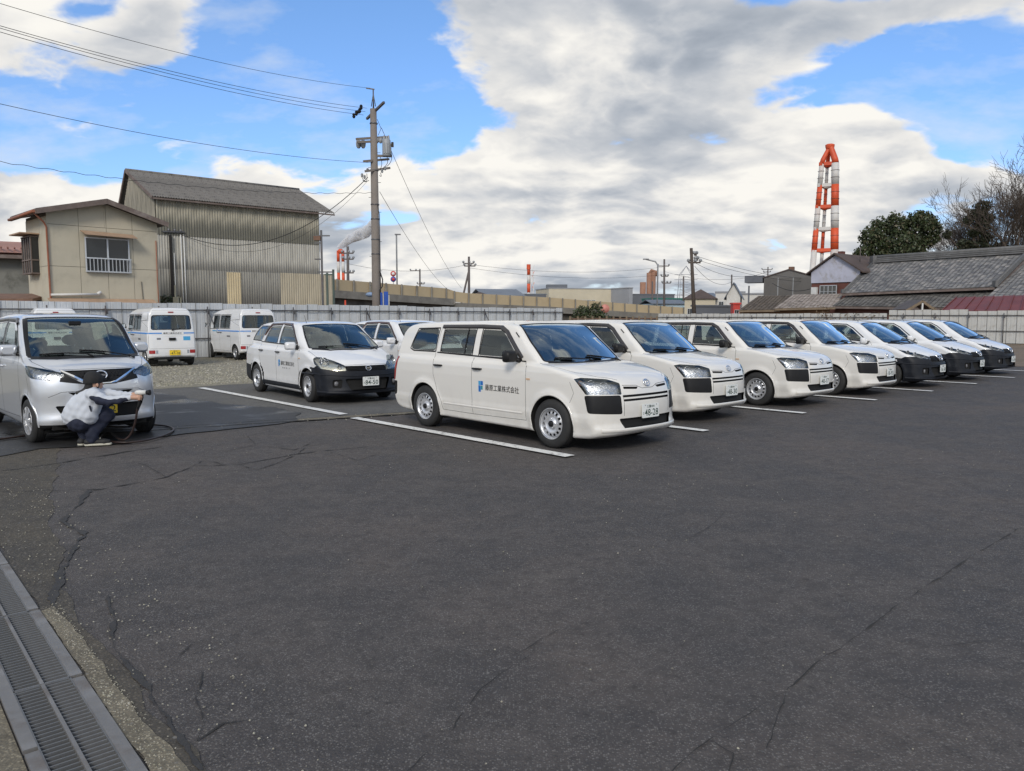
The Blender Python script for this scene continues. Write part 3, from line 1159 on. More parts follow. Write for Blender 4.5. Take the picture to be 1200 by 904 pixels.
def headlight_bowls(root, parent, spots, mats=None):
 for (c, r, d, amber) in spots:
  for sg in (1, -1):
   q = Vector((d[0], d[1] * sg, d[2])).normalized().to_track_quat('Z', 'Y').to_matrix().to_4x4()
   M = Matrix.Translation((c[0], c[1] * sg, c[2])) @ q
   mb = MB()
   mb.lathe([(r, .02), (r * .92, .0), (r * .7, -.03), (r * .35, -.05), (.001, -.055)], 20, 0, M)
   mb.lathe([(r * 1.06, .02), (r, .022)], 20, 0, M)
   mb.ball((0, 0, 0), r * .3, 10, 8, 1, M.to_3x3()) if False else None
   mb.lathe([(.001, .0), (r * .22, -.012), (r * .26, -.04)], 10, 1, M)
   mb.build('lamp_bowl', [REFL if not amber else AMBER, AMBER if amber else CHROME], parent.get(sg))

# ------------------------------------------------------------------ white boxy estate car (eight-door row)
def smooth_front(seq):
 return seq

WHEEL_STEEL = wheel_meshes(.302, .165, .195, 14)
WHEEL_ALLOY = wheel_meshes(.282, .155, .185, 14, 'alloy')
WHEEL_VAN = wheel_meshes(.278, .145, .165, 12)

def probox_body():
 return Body(dict(
  wb=2.55, rw=.302, ra=.345, hw=.845, front=.845, rear=-3.40, top=1.56, track=.755,
  lower=[(.50, .18), (.73, .19), (.835, .235), (.855, .30), (.835, .36), (.835, .42), (.84, .50), (.835, .60), (.82, .70), (.79, .80), (.745, .862), (.64, .915), (.44, .962), (.18, 1.00), (-.08, 1.035), (-.3, 1.05),
      (-1.5, 1.05), (-3.0, 1.06), (-3.30, 1.06), (-3.38, .95), (-3.415, .75), (-3.42, .45), (-3.38, .28), (-3.2, .235), (-2.6, .22), (-.3, .20)],
  upper=[(.02, .90), (-.02, .99), (-.12, 1.06), (-.30, 1.21), (-.50, 1.36), (-.68, 1.475), (-.80, 1.512), (-1.05, 1.532), (-1.6, 1.545), (-2.3, 1.535), (-2.9, 1.51), (-3.15, 1.485), (-3.26, 1.40), (-3.32, 1.25), (-3.37, 1.06), (-3.37, .9)],
  wlow=[(.1, .77), (.2, .80), (.28, .812), (.36, .832), (.42, .838), (.46, .834), (.62, .842), (.80, .846), (.92, .842), (.98, .832), (1.03, .815), (1.1, .79), (1.3, .7)],
  wup=[(.8, .80), (1.0, .800), (1.06, .792), (1.2, .764), (1.35, .728), (1.44, .700), (1.50, .67), (1.56, .63)],
  cf=.24, pf=4.0, cf2=.06, cr=.06, pr=4, kc=.05, kr=.035, cg=.16, cgr=.05, gmid=-.7, taper=.05, rtaper=.03, gtaper=.03, grtaper=.03, k=.042, kg=.05, flare=.014)).build()

FR, RR = (.77, -.64, 0), (-.8, -.6, 0)
def probox_spec():
 body = ('body',)
 cuts = [
  ('headlight', [(.37, -.83, .868), (.46, -.80, .888), (.68, -.60, .875), (.77, -.47, .825), (.79, -.46, .69), (.53, -.80, .69)], (.77, -.64, .1), body, .015, True),
  ('bumper_panel', [(.50, -.80, .683), (.76, -.45, .683), (.79, -.445, .46), (.55, -.79, .475)], FR, body, .03, True),
  ('slot_up', [(.7, -.41, .752), (.7, -.20, .742), (.7, -.17, .768), (.7, -.41, .780)], FWD, body, .008, True),
  ('slot_a', [(.8, -.44, .655), (.8, .44, .655), (.8, .44, .682), (.8, -.44, .682)], FWD, body, .01, False),
  ('slot_b', [(.8, -.43, .607), (.8, .43, .607), (.8, .43, .634), (.8, -.43, .634)], FWD, body, .01, False),
  ('intake', [(.8, -.42, .275), (.8, .42, .275), (.8, .50, .41), (.8, -.50, .41)], FWD, body, .03, False),
  ('windshield', [(-.24, -.70, 1.045), (-.08, -.35, 1.035), (-.04, 0, 1.03), (-.08, .35, 1.035), (-.24, .70, 1.045), (-.52, .66, 1.27), (-.80, .60, 1.462), (-.80, .3, 1.495), (-.79, 0, 1.505), (-.80, -.3, 1.495), (-.80, -.60, 1.462), (-.52, -.66, 1.27)], (.62, 0, .78), body, .03, False),
  ('door_front', [(-.44, .30), (-.43, .98), (-.60, 1.16), (-.92, 1.445), (-1.20, 1.485), (-1.43, 1.485), (-1.48, 1.05), (-1.48, .285)], None, body, .03, 'side'),
  ('door_rear', [(-1.3, .285), (-1.3, 1.49), (-2.28, 1.48), (-2.34, 1.05), (-2.33, .78), (-2.24, .55), (-2.15, .40), (-2.13, .29)], None, body, .03, 'side'),
  ('win_front', [(-.62, 1.075), (-.90, 1.345), (-1.0, 1.415), (-1.375, 1.425), (-1.385, 1.085)], None, ('door_front',), .02, 'side'),
  ('win_rear', [(-1.535, 1.09), (-1.525, 1.425), (-2.205, 1.42), (-2.225, 1.10)], None, ('door_rear',), .02, 'side'),
  ('win_quarter', [(-2.36, 1.11), (-2.345, 1.425), (-2.85, 1.41), (-2.93, 1.26), (-2.97, 1.14), (-2.90, 1.115)], None, body, .05, 'side'),
  ('rear_window', [(-3.3, -.62, 1.08), (-3.3, .62, 1.08), (-3.25, .56, 1.42), (-3.25, -.56, 1.42)], (-1, 0, .15), body, .05, False),
  ('tail_light', [(-3.24, -.82, 1.0), (-3.38, -.72, 1.0), (-3.43, -.70, .64), (-3.33, -.82, .64)], RR, body, .02, True),
  ('bumper_end', [(-3.30, -.84, .63), (-3.5, -.60, .63), (-3.5, -.60, .42), (-3.34, -.84, .42)], RR, body, .02, True),
 ]
 pieces = {
  'door_front': ('door', [WHITE], None, {}), 'door_rear': ('door', [WHITE], None, {}),
  'win_front': ('window', [GLASS], 'door_front', dict(off=-.006)), 'win_rear': ('window', [GLASS], 'door_rear', dict(off=-.006)),
  'win_quarter': ('window', [GLASS], None, dict(off=-.004)), 'rear_window': ('rear_window', [GLASS], None, dict(off=-.004)),
  'windshield': ('windshield', [WGLASS], None, dict(off=-.003)),
  'headlight': ('headlight', [LENS, REFL], None, dict(off=.0, back=.05)),
  'tail_light': ('tail_light', [REDL], None, dict(off=.004)), 'bumper_end': ('bumper_panel', [BLACKP], None, {}),
  'bumper_panel': ('bumper_panel', [BLACKP], None, dict(off=-.006)), 'slot_up': ('grille_slot', [DEEP], None, dict(off=-.015)),
  'slot_a': ('grille_slot', [DEEP], None, dict(off=-.02)), 'slot_b': ('grille_slot', [DEEP], None, dict(off=-.02)), 'intake': ('lower_grille', [DEEP], None, dict(off=-.03)),
 }
 seams = [
  ([(-.44, .30), (-.43, .98), (-.50, 1.05)], None, .007, 'side'), ([(-1.48, .285), (-1.48, 1.05)], None, .007, 'side'),
  ([(-2.28, 1.48), (-2.34, 1.05), (-2.33, .78), (-2.24, .55), (-2.15, .40), (-2.13, .29), (-1.48, .285), (-.44, .30)], None, .007, 'side'),
  ([(.70, -.43, .82), (.55, -.62, .91), (.30, -.735, .95), (0, -.77, 1.0), (-.25, -.77, 1.03)], (0, -.35, 1), .006, True),
  ([(.78, -.42, .795), (.78, -.20, .785), (.78, -.10, .748), (.78, .10, .748), (.78, .20, .785), (.78, .42, .795)], FWD, .007, False),
  ([(.80, -.43, .68), (.82, -.43, .44)], FWD, .007, True),
  ([(.30, .86 - .03), (.36, .70), (.30, .58)], None, .005, 'side'),
 ]
 trims = [
  ('window_visor', VISORM, [(-.55, 1.07), (-.90, 1.395), (-1.03, 1.455), (-1.42, 1.465), (-2.26, 1.455)], None, .065, .020, 'side', False),
  ('window_trim', BLACKP, [(-.47, 1.035), (-.9, 1.055), (-1.48, 1.07), (-2.30, 1.09)], None, .022, .004, 'side', False),
  ('window_trim', BLACKP, [(-2.35, 1.10), (-2.33, 1.435), (-2.86, 1.42), (-2.94, 1.26), (-2.99, 1.13), (-2.90, 1.10)], None, .024, .003, 'side', True),
  ('window_trim', BLACKP, [(-.56, 1.06), (-.9, 1.37), (-1.0, 1.435), (-1.39, 1.44), (-1.395, 1.07)], None, .022, .0035, 'side', True),
  ('window_trim', BLACKP, [(-1.525, 1.08), (-1.515, 1.44), (-2.215, 1.435), (-2.235, 1.09)], None, .02, .0035, 'side', True),
  ('window_sash', BLACKP, [(-1.70, 1.09), (-1.69, 1.43)], None, .022, .001, 'side', False),
  ('windshield_trim', BLACKP, rcorner([(-.24, -.71, 1.04), (-.08, -.35, 1.025), (-.04, 0, 1.02), (-.08, .35, 1.025), (-.24, .71, 1.04), (-.52, .67, 1.27), (-.81, .61, 1.466), (-.81, .3, 1.50), (-.80, 0, 1.51), (-.81, -.3, 1.50), (-.81, -.61, 1.466), (-.52, -.67, 1.27)], .03), (.62, 0, .78), .03, .003, False, True),
  ('cowl_panel', BLACKP, [(-.20, -.68, 1.03), (-.04, -.35, 1.01), (0, 0, 1.0), (-.04, .35, 1.01), (-.20, .68, 1.03)], (.4, 0, .9), .05, .006, False, False),
  ('sill_crease', WHITE_T, [(-.50, .385), (-2.10, .385)], None, .03, .006, 'side', False),
  ('roof_drip', WHITE_T, [(-.9, -.60, 1.50), (-1.5, -.60, 1.52), (-3.0, -.58, 1.5)], (0, 0, 1), .02, .004, True, False),
  ('pillar_vent', BLACKP, [(-.74, 1.395), (-.66, 1.335)], None, .018, .004, 'side', False),
  ('bumper_lip', WHITE_T, [(.62, -.70, .27), (.80, -.40, .27), (.82, 0, .27), (.80, .40, .27), (.62, .70, .27)], FWD, .05, .01, False, False),
 ]
 def extra(root, B, done, parts):
  hl = {1: done.get('headlight_r'), -1: done.get('headlight_l')}
  headlight_bowls(root, hl, [((.60, -.58, .772), .062, (.9, -.25, 0), False), ((.50, -.68, .80), .05, (.8, -.6, 0), False), ((.40, -.745, .815), .026, (.7, -.7, 0), True)])
  # emblem: three interlocking ovals
  mb = MB()
  c = B.ray([(.78, 0, .805)], FWD)[0]
  Nn = Vector(B.normals(np.array([c]))[0])
  cx = Vector(c) + Nn * .010
  ux = Vector((0, 1, 0)); uz = Nn.cross(ux).normalized() * -1
  if uz.z < 0: uz = -uz
  def oval(ou, ov, a, b, r):
   mb.tube([cx + ux * (ou + a * math.cos(2 * PI * k / 24)) + uz * (ov + b * math.sin(2 * PI * k / 24)) for k in range(25)], r, 6, 0, False)
  oval(0, 0, .060, .042, .0055); oval(0, .012, .045, .019, .004); oval(0, -.003, .017, .036, .004)
  mb.build('emblem', CHROME, root)
  # side lettering and mark, both doors
  for sg, sfx in ((-1, '_r'), (1, '_l')):
   dr = done.get('door_front' + sfx)
   mb = MB(); mk = MB()
   if sg < 0:
    ux_ = (1, 0, 0); x0 = -1.335
   else:
    ux_ = (-1, 0, 0); x0 = -.62
   hw = B.hw * sg
   def sx(a): return x0 + ux_[0] * a
   text_on(B, '藤原工業株式会社', (sx(.135), hw, .625), ux_, (0, 0, 1), .084, (0, sg, 0), mb, 0, .002, width=.65)
   for (a, b, w, h, m) in ((.0, .69, .042, .055, 2), (.046, .69, .045, .055, 1), (.0, .60, .045, .085, 1), (.050, .63, .034, .052, 3)):
    patch(B, [(sx(a), hw, b), (sx(a + w), hw, b), (sx(a + w), hw, b + h), (sx(a), hw, b + h)], (0, sg, 0), .0018, mk, m, 2)
   mb.build('company_lettering', BINK, dr); mk.build('company_mark', [BINK, BLUE, LBLUE, TEAL], dr)
   m2 = MB()
   patch(B, [(-.415, hw, .815), (-.35, hw, .815), (-.35, hw, .835), (-.415, hw, .835)], (0, sg, 0), .008, m2, 0, 2)
   m2.build('side_marker', AMBERL, root)
  # bonnet underside/engine bay shadow under the car front
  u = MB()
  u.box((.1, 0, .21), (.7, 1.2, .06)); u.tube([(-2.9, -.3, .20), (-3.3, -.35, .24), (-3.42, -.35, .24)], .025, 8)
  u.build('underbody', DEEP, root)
 return dict(cuts=cuts, pieces=pieces, seams=seams, trims=trims, trim_paint=WHITE_T, wheels=WHEEL_STEEL, handles=[(-1.36, .905, 'door_front'), (-2.21, .915, 'door_rear')],
    mirror=(-.62, 1.10, .93), mirror_mat=BLACKP, wipers=[((-.11, .52, 1.03), (-.17, -.02, 1.07), 1), ((-.09, -.05, 1.03), (-.21, -.55, 1.08), 1)],
    cabin=dict(rows=[(-1.1, .52), (-1.95, .55)], dash=(-.45, .97), inmir=(-.78, 0, 1.38), papers=[(-.40, -.30, 1.03, .10, .02)]), extra=[extra])

TEAL = mat('logo_teal', (0.01, 0.25, 0.30), 0.4, var=0.05)
AMBERL = mat('side_marker_amber', (0.6, 0.4, 0.25), 0.3, var=0.05)

# ------------------------------------------------------------------ low white estate car with a black bumper (two faces of it)
def ad_body():
 return Body(dict(
  wb=2.6, rw=.300, ra=.345, hw=.845, front=.86, rear=-3.46, top=1.53, track=.755,
  lower=[(.50, .18), (.74, .185), (.86, .215), (.885, .27), (.865, .33), (.855, .42), (.85, .52), (.835, .60), (.815, .66), (.775, .72), (.68, .80), (.50, .87), (.28, .94), (.05, 1.0), (-.15, 1.03),
      (-1.5, 1.045), (-2.7, 1.06), (-3.08, 1.06), (-3.26, 1.02), (-3.38, .90), (-3.43, .72), (-3.46, .50), (-3.44, .33), (-3.3, .26), (-2.9, .235), (-2.3, .21), (-.3, .19)],
  upper=[(.26, .88), (.22, .955), (.10, 1.02), (-.10, 1.13), (-.36, 1.28), (-.60, 1.40), (-.78, 1.465), (-1.0, 1.50), (-1.5, 1.522), (-2.1, 1.512), (-2.6, 1.475), (-2.82, 1.44), (-2.94, 1.36), (-3.08, 1.20), (-3.2, 1.05), (-3.22, .9)],
  wlow=[(.1, .78), (.2, .81), (.28, .825), (.34, .835), (.45, .832), (.62, .84), (.80, .846), (.92, .842), (.98, .83), (1.03, .81), (1.1, .78), (1.3, .7)],
  wup=[(.8, .80), (1.0, .795), (1.06, .785), (1.2, .75), (1.35, .70), (1.43, .66), (1.50, .60), (1.56, .54)],
  cf=.30, pf=3.0, cf2=.07, cr=.10, pr=3, kc=.09, kr=.05, cg=.26, cgr=.10, gmid=-.7, taper=.06, rtaper=.05, gtaper=.03, grtaper=.06, k=.07, kg=.07, flare=.014)).build()

def ad_spec(new=True):
 body = ('body',)
 if new:
  lamp = [(.22, -.84, .885), (.34, -.80, .87), (.62, -.57, .765), (.74, -.42, .705), (.77, -.40, .635), (.60, -.62, .665), (.38, -.80, .765)]
  grille = [(.8, -.41, .585), (.8, .41, .585), (.8, .43, .665), (.8, .38, .712), (.8, -.38, .712), (.8, -.43, .665)]
 else:
  lamp = [(.24, -.83, .83), (.30, -.82, .882), (.44, -.76, .885), (.61, -.60, .81), (.74, -.43, .712), (.77, -.41, .61), (.66, -.56, .605), (.46, -.77, .645), (.30, -.82, .72)]
  grille = [(.8, -.40, .605), (.8, .40, .605), (.8, .42, .66), (.8, .38, .70), (.8, -.38, .70), (.8, -.42, .66)]
 wsp = [(-.10, -.72, 1.045), (.10, -.42, 1.03), (.17, 0, 1.02), (.10, .42, 1.03), (-.10, .72, 1.045), (-.40, .66, 1.25), (-.74, .575, 1.432), (-.74, .3, 1.46), (-.73, 0, 1.472), (-.74, -.3, 1.46), (-.74, -.575, 1.432), (-.40, -.66, 1.25)]
 cuts = [
  ('headlight', lamp, (.77, -.64, .25), body, .03, True),
  ('grille', grille, FWD, body, .02, False),
  ('mouth', [(.8, -.36, .25), (.8, .36, .25), (.8, .46, .47), (.8, -.46, .47)], FWD, body, .05, False),
  ('fog', [(.75, -.68, .31), (.78, -.52, .30), (.78, -.50, .46), (.75, -.68, .45)], (.9, -.4, 0), body, .03, True),
  ('bumper', [(.8, -.95, .10), (.8, .95, .10), (.8, .95, .66), (.8, .60, .70), (.8, -.60, .70), (.8, -.95, .66)], FWD, body, .01, False),
  ('bumper', [(.16, .10), (.15, .585), (.22, .63), (.36, .70), (.95, .70), (.95, .10)], None, body, .02, 'merge'),
  ('bumper_back', [(-2.90, .10), (-2.92, .56), (-3.55, .60), (-3.55, .10)], None, body, .02, 'merge'),
  ('bumper_back', [(-3.4, -.9, .1), (-3.4, .9, .1), (-3.4, .9, .60), (-3.4, -.9, .60)], (-1, 0, 0), body, .01, False),
  ('windshield', wsp, (.55, 0, .83), body, .04, False),
  ('door_front', [(-.40, .30), (-.38, .95), (-.50, 1.10), (-.82, 1.37), (-1.12, 1.465), (-1.47, 1.475), (-1.50, 1.05), (-1.50, .285)], None, body, .04, 'side'),
  ('door_rear', [(-1.3, .285), (-1.3, 1.48), (-2.10, 1.45), (-2.38, 1.05), (-2.40, .78), (-2.30, .55), (-2.18, .40), (-2.16, .29)], None, body, .04, 'side'),
  ('win_front', [(-.58, 1.055), (-.88, 1.30), (-1.05, 1.395), (-1.40, 1.41), (-1.415, 1.07)], None, ('door_front',), .03, 'side'),
  ('win_rear', [(-1.555, 1.075), (-1.545, 1.412), (-2.02, 1.395), (-2.22, 1.085)], None, ('door_rear',), .03, 'side'),
  ('win_quarter', [(-2.44, 1.10), (-2.20, 1.39), (-2.62, 1.385), (-2.86, 1.25), (-3.00, 1.11)], None, body, .04, 'side'),
  ('rear_window', [(-3.1, -.62, 1.08), (-3.1, .62, 1.08), (-2.9, .52, 1.40), (-2.9, -.52, 1.40)], (-.8, 0, .5), body, .05, False),
  ('tail_light', [(-3.24, -.82, .98), (-3.38, -.72, .98), (-3.46, -.68, .64), (-3.34, -.84, .64)], RR, body, .03, True),
 ]
 pieces = {
  'door_front': ('door', [WHITE2], None, {}), 'door_rear': ('door', [WHITE2], None, {}),
  'win_front': ('window', [GLASS], 'door_front', dict(off=-.006)), 'win_rear': ('window', [GLASS], 'door_rear', dict(off=-.006)),
  'win_quarter': ('window', [GLASS], None, dict(off=-.004)), 'rear_window': ('rear_window', [GLASS], None, dict(off=-.004)),
  'windshield': ('windshield', [WGLASS if new else WGLASS2], None, dict(off=-.003)),
  'headlight': ('headlight', [LENS, REFL if new else YLENS], None, dict(off=.002, back=.045)),
  'tail_light': ('tail_light', [REDL], None, dict(off=.004)),
  'bumper': ('bumper', [DARKP], None, dict(off=.003)), 'bumper_back': ('rear_bumper', [DARKP], None, dict(off=.003)),
  'grille': ('grille', [DEEP], None, dict(off=-.02)), 'mouth': ('lower_grille', [DEEP], None, dict(off=-.04)), 'fog': ('fog_lamp_recess', [DEEP], None, dict(off=-.02)),
 }
 seams = [
  ([(-.40, .30), (-.38, .95), (-.46, 1.05)], None, .007, 'side'), ([(-1.50, .285), (-1.50, 1.05)], None, .007, 'side'),
  ([(-2.10, 1.45), (-2.38, 1.05), (-2.40, .78), (-2.30, .55), (-2.18, .40), (-2.16, .29), (-1.50, .285), (-.40, .30)], None, .007, 'side'),
  ([(.79, -.36, .72), (.68, -.52, .78), (.45, -.70, .87), (.2, -.775, .93), (-.08, -.79, 1.0)], (.1, -.35, 1), .007, True),
  ([(.80, -.42, .715), (.80, 0, .722), (.80, .42, .715)], FWD, .008, False),
 ]
 gt = [('grille_bar', BLACKP, [(.8, -.39, z), (.8, .39, z)], FWD, .012, .003, False, False) for z in (.625, .65, .675)]
 trims = gt + [
  ('window_trim', BLACKP, [(-.44, 1.02), (-.9, 1.045), (-1.5, 1.055), (-2.40, 1.075)], None, .022, .004, 'side', False),
  ('window_trim', BLACKP, [(-2.42, 1.09), (-2.18, 1.40), (-2.63, 1.397), (-2.87, 1.26), (-3.03, 1.10)], None, .024, .003, 'side', True),
  ('window_trim', BLACKP, [(-.50, 1.04), (-.86, 1.325), (-1.04, 1.415), (-1.42, 1.43), (-1.43, 1.06)], None, .026, .0035, 'side', True),
  ('window_trim', BLACKP, [(-1.54, 1.065), (-1.53, 1.43), (-2.03, 1.415), (-2.25, 1.075)], None, .022, .0035, 'side', True),
  ('windshield_trim', BLACKP, rcorner([(a, b * 1.012, c + (.006 if c > 1.3 else -.008)) for a, b, c in wsp], .04), (.55, 0, .83), .03, .003, False, True),
  ('cowl_panel', BLACKP, [(-.05, -.70, 1.03), (.14, -.42, 1.01), (.21, 0, 1.0), (.14, .42, 1.01), (-.05, .70, 1.03)], (.4, 0, .9), .05, .006, False, False),
  ('sill_cladding', DARKP, [(-.34, .25), (-2.28, .25)], None, .10, .008, 'side', False),
  ('bumper_crease', DARKP, [(.35, -.86, .55), (.70, -.66, .54), (.84, -.45, .525), (.86, 0, .52), (.84, .45, .525), (.70, .66, .54), (.35, .86, .55)], FWD, .03, .010, False, False),
  ('chin_lip', DARKP, [(.45, -.80, .225), (.75, -.60, .215), (.87, -.3, .21), (.88, 0, .21), (.87, .3, .21), (.75, .60, .215), (.45, .80, .225)], FWD, .05, .018, False, False),
 ]
 if not new:
  trims.append(('window_visor', BRONZEV, [(-.55, 1.08), (-.88, 1.345), (-1.08, 1.445), (-1.45, 1.455), (-2.06, 1.44), (-2.26, 1.22)], None, .055, .02, 'side', False))
 def extra(root, B, done, parts):
  hl = {1: done.get('headlight_r'), -1: done.get('headlight_l')}
  if new:
   headlight_bowls(root, hl, [((.50, -.655, .752), .048, (.9, -.35, .1), False), ((.38, -.745, .80), .036, (.8, -.6, .1), False), ((.66, -.50, .695), .03, (.9, -.3, 0), False)])
  else:
   headlight_bowls(root, hl, [((.44, -.70, .765), .082, (.85, -.45, .15), False), ((.66, -.50, .68), .038, (.9, -.35, 0), False)])
  c = B.ray([(.8, 0, .652)], FWD)[0]
  Nn = Vector(B.normals(np.array([c]))[0]); cx = Vector(c) + Nn * .008
  ux = Vector((0, 1, 0)); uz = Vector((-Nn.z, 0, Nn.x)).normalized()
  mb = MB()
  mb.tube([cx + ux * (.052 * math.cos(2 * PI * k / 24)) + uz * (.045 * math.sin(2 * PI * k / 24)) for k in range(25)], .007, 6, 0, False)
  mb.beam(cx - ux * .062, cx + ux * .062, .014, .018, 0)
  mb.build('emblem', CHROME, root)
  if new:
   for sg in (-1, 1):
    a = B.ray([(.8, sg * .17, .712), (.8, sg * .10, .655), (.8, sg * .07, .59)], FWD)
    nn = B.normals(a)
    MB().tube([tuple(v) for v in a + nn * .008], [.014, .014, .012], 6).build('grille_chevron', CHROME, root)
  for sg in (-1, 1):
   p = B.ray([(.78, sg * .60, .38)], (.95, sg * .3, 0))[0]
   MB().lathe([(.001, .0), (.035, -.004), (.045, -.02)], 16, 0, Matrix.Translation((p[0] - .005, p[1], p[2])) @ Matrix.Rotation(R(90), 4, 'Y')).build('fog_lamp', GREYC, root)
  # aerial
  q = B.ray([(-.86, -.45, 1.49)], (0, 0, 1))[0]
  MB().tube([tuple(q), (q[0] - .10, q[1], q[2] + .16)], [.005, .003], 5).build('aerial', BLACKP, root)
  for sg, sfx in ((-1, '_r'), (1, '_l')):
   dr = done.get('door_front' + sfx)
   mb = MB(); mk = MB()
   ux_ = (1, 0, 0) if sg < 0 else (-1, 0, 0)
   x0 = -1.36 if sg < 0 else -.60
   hw = B.hw * sg
   sx = lambda a: x0 + ux_[0] * a
   text_on(B, '藤原工業株式会社', (sx(.125), hw, .64), ux_, (0, 0, 1), .085, (0, sg, 0), mb, 0, .002, width=.66)
   for k, tx in enumerate(('環', '境', '・', '土', '木')):
    text_on(B, tx, (sx(.20 + k * .085), hw, .575), ux_, (0, 0, 1), .032, (0, sg, 0), mb, 0, .002)
   for (a, b, w, h, m) in ((.0, .69, .038, .055, 2), (.042, .69, .04, .055, 1), (.0, .61, .04, .075, 1), (.045, .635, .03, .05, 3)):
    patch(B, [(sx(a), hw, b), (sx(a + w), hw, b), (sx(a + w), hw, b + h), (sx(a), hw, b + h)], (0, sg, 0), .0018, mk, m, 2)
   mb.build('company_lettering', BINK, dr); mk.build('company_mark', [BINK, BLUE, LBLUE, TEAL], dr)
   m2 = MB()
   patch(B, [(-.36, hw, .80), (-.29, hw, .80), (-.29, hw, .82), (-.36, hw, .82)], (0, sg, 0), .008, m2, 0, 2)
   m2.build('side_marker', AMBERL, root)
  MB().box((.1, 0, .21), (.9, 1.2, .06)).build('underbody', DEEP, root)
 return dict(cuts=cuts, pieces=pieces, seams=seams, trims=trims, wheels=WHEEL_STEEL, handles=[(-1.38, .895, 'door_front'), (-2.27, .905, 'door_rear')], trim_paint=WHITE2_T, lip_range={True: (.95, PI + .16), False: (-.16, PI - .75)},
    mirror=(-.52, 1.04, .93), mirror_mat=WHITE2_T, wipers=[((.10, .52, 1.03), (.0, -.10, 1.07), 1), ((.13, -.05, 1.03), (-.02, -.58, 1.07), 1)],
    cabin=dict(rows=[(-1.1, .50), (-1.95, .52)], dash=(-.42, .95), inmir=(-.75, 0, 1.34), mat=SEATM if new else SEATL), extra=[extra])

BRONZEV = glass_mat('bronze_visor', (0.40, 0.22, 0.17), 0.06, 1.0, 0.08)
GREYC = mat('grey_lamp_glass', (0.16, 0.16, 0.17), 0.15, var=0.1)

# ------------------------------------------------------------------ silver tall small car
def kei_body():
 return Body(dict(
  wb=2.495, rw=.282, ra=.325, hw=.738, front=.56, rear=-2.86, top=1.67, track=.655,
  lower=[(.30, .20), (.47, .205), (.545, .24), (.565, .32), (.545, .42), (.545, .55), (.552, .66), (.545, .76), (.525, .86), (.48, .94), (.38, 1.0), (.15, 1.06), (-.05, 1.10),
      (-.5, 1.10), (-2.0, 1.10), (-2.70, 1.10), (-2.80, 1.0), (-2.845, .80), (-2.86, .50), (-2.83, .30), (-2.6, .24), (-.3, .20)],
  upper=[(.20, .95), (.16, 1.04), (.04, 1.12), (-.18, 1.27), (-.42, 1.43), (-.60, 1.535), (-.74, 1.59), (-1.0, 1.63), (-1.5, 1.65), (-2.1, 1.645), (-2.5, 1.61), (-2.68, 1.54), (-2.76, 1.30), (-2.82, 1.08), (-2.83, .9)],
  wlow=[(.1, .66), (.2, .70), (.3, .72), (.45, .728), (.6, .732), (.85, .739), (.98, .736), (1.06, .722), (1.12, .70), (1.3, .65)],
  wup=[(.8, .71), (1.05, .715), (1.12, .708), (1.3, .675), (1.45, .64), (1.55, .60), (1.62, .54), (1.67, .48)],
  cf=.20, pf=3.6, cf2=.07, cr=.10, pr=4, kc=.07, kr=.05, cg=.24, cgr=.06, gmid=-.5, taper=.015, rtaper=.03, gtaper=.02, grtaper=.04, k=.07, kg=.06, flare=.012)).build()

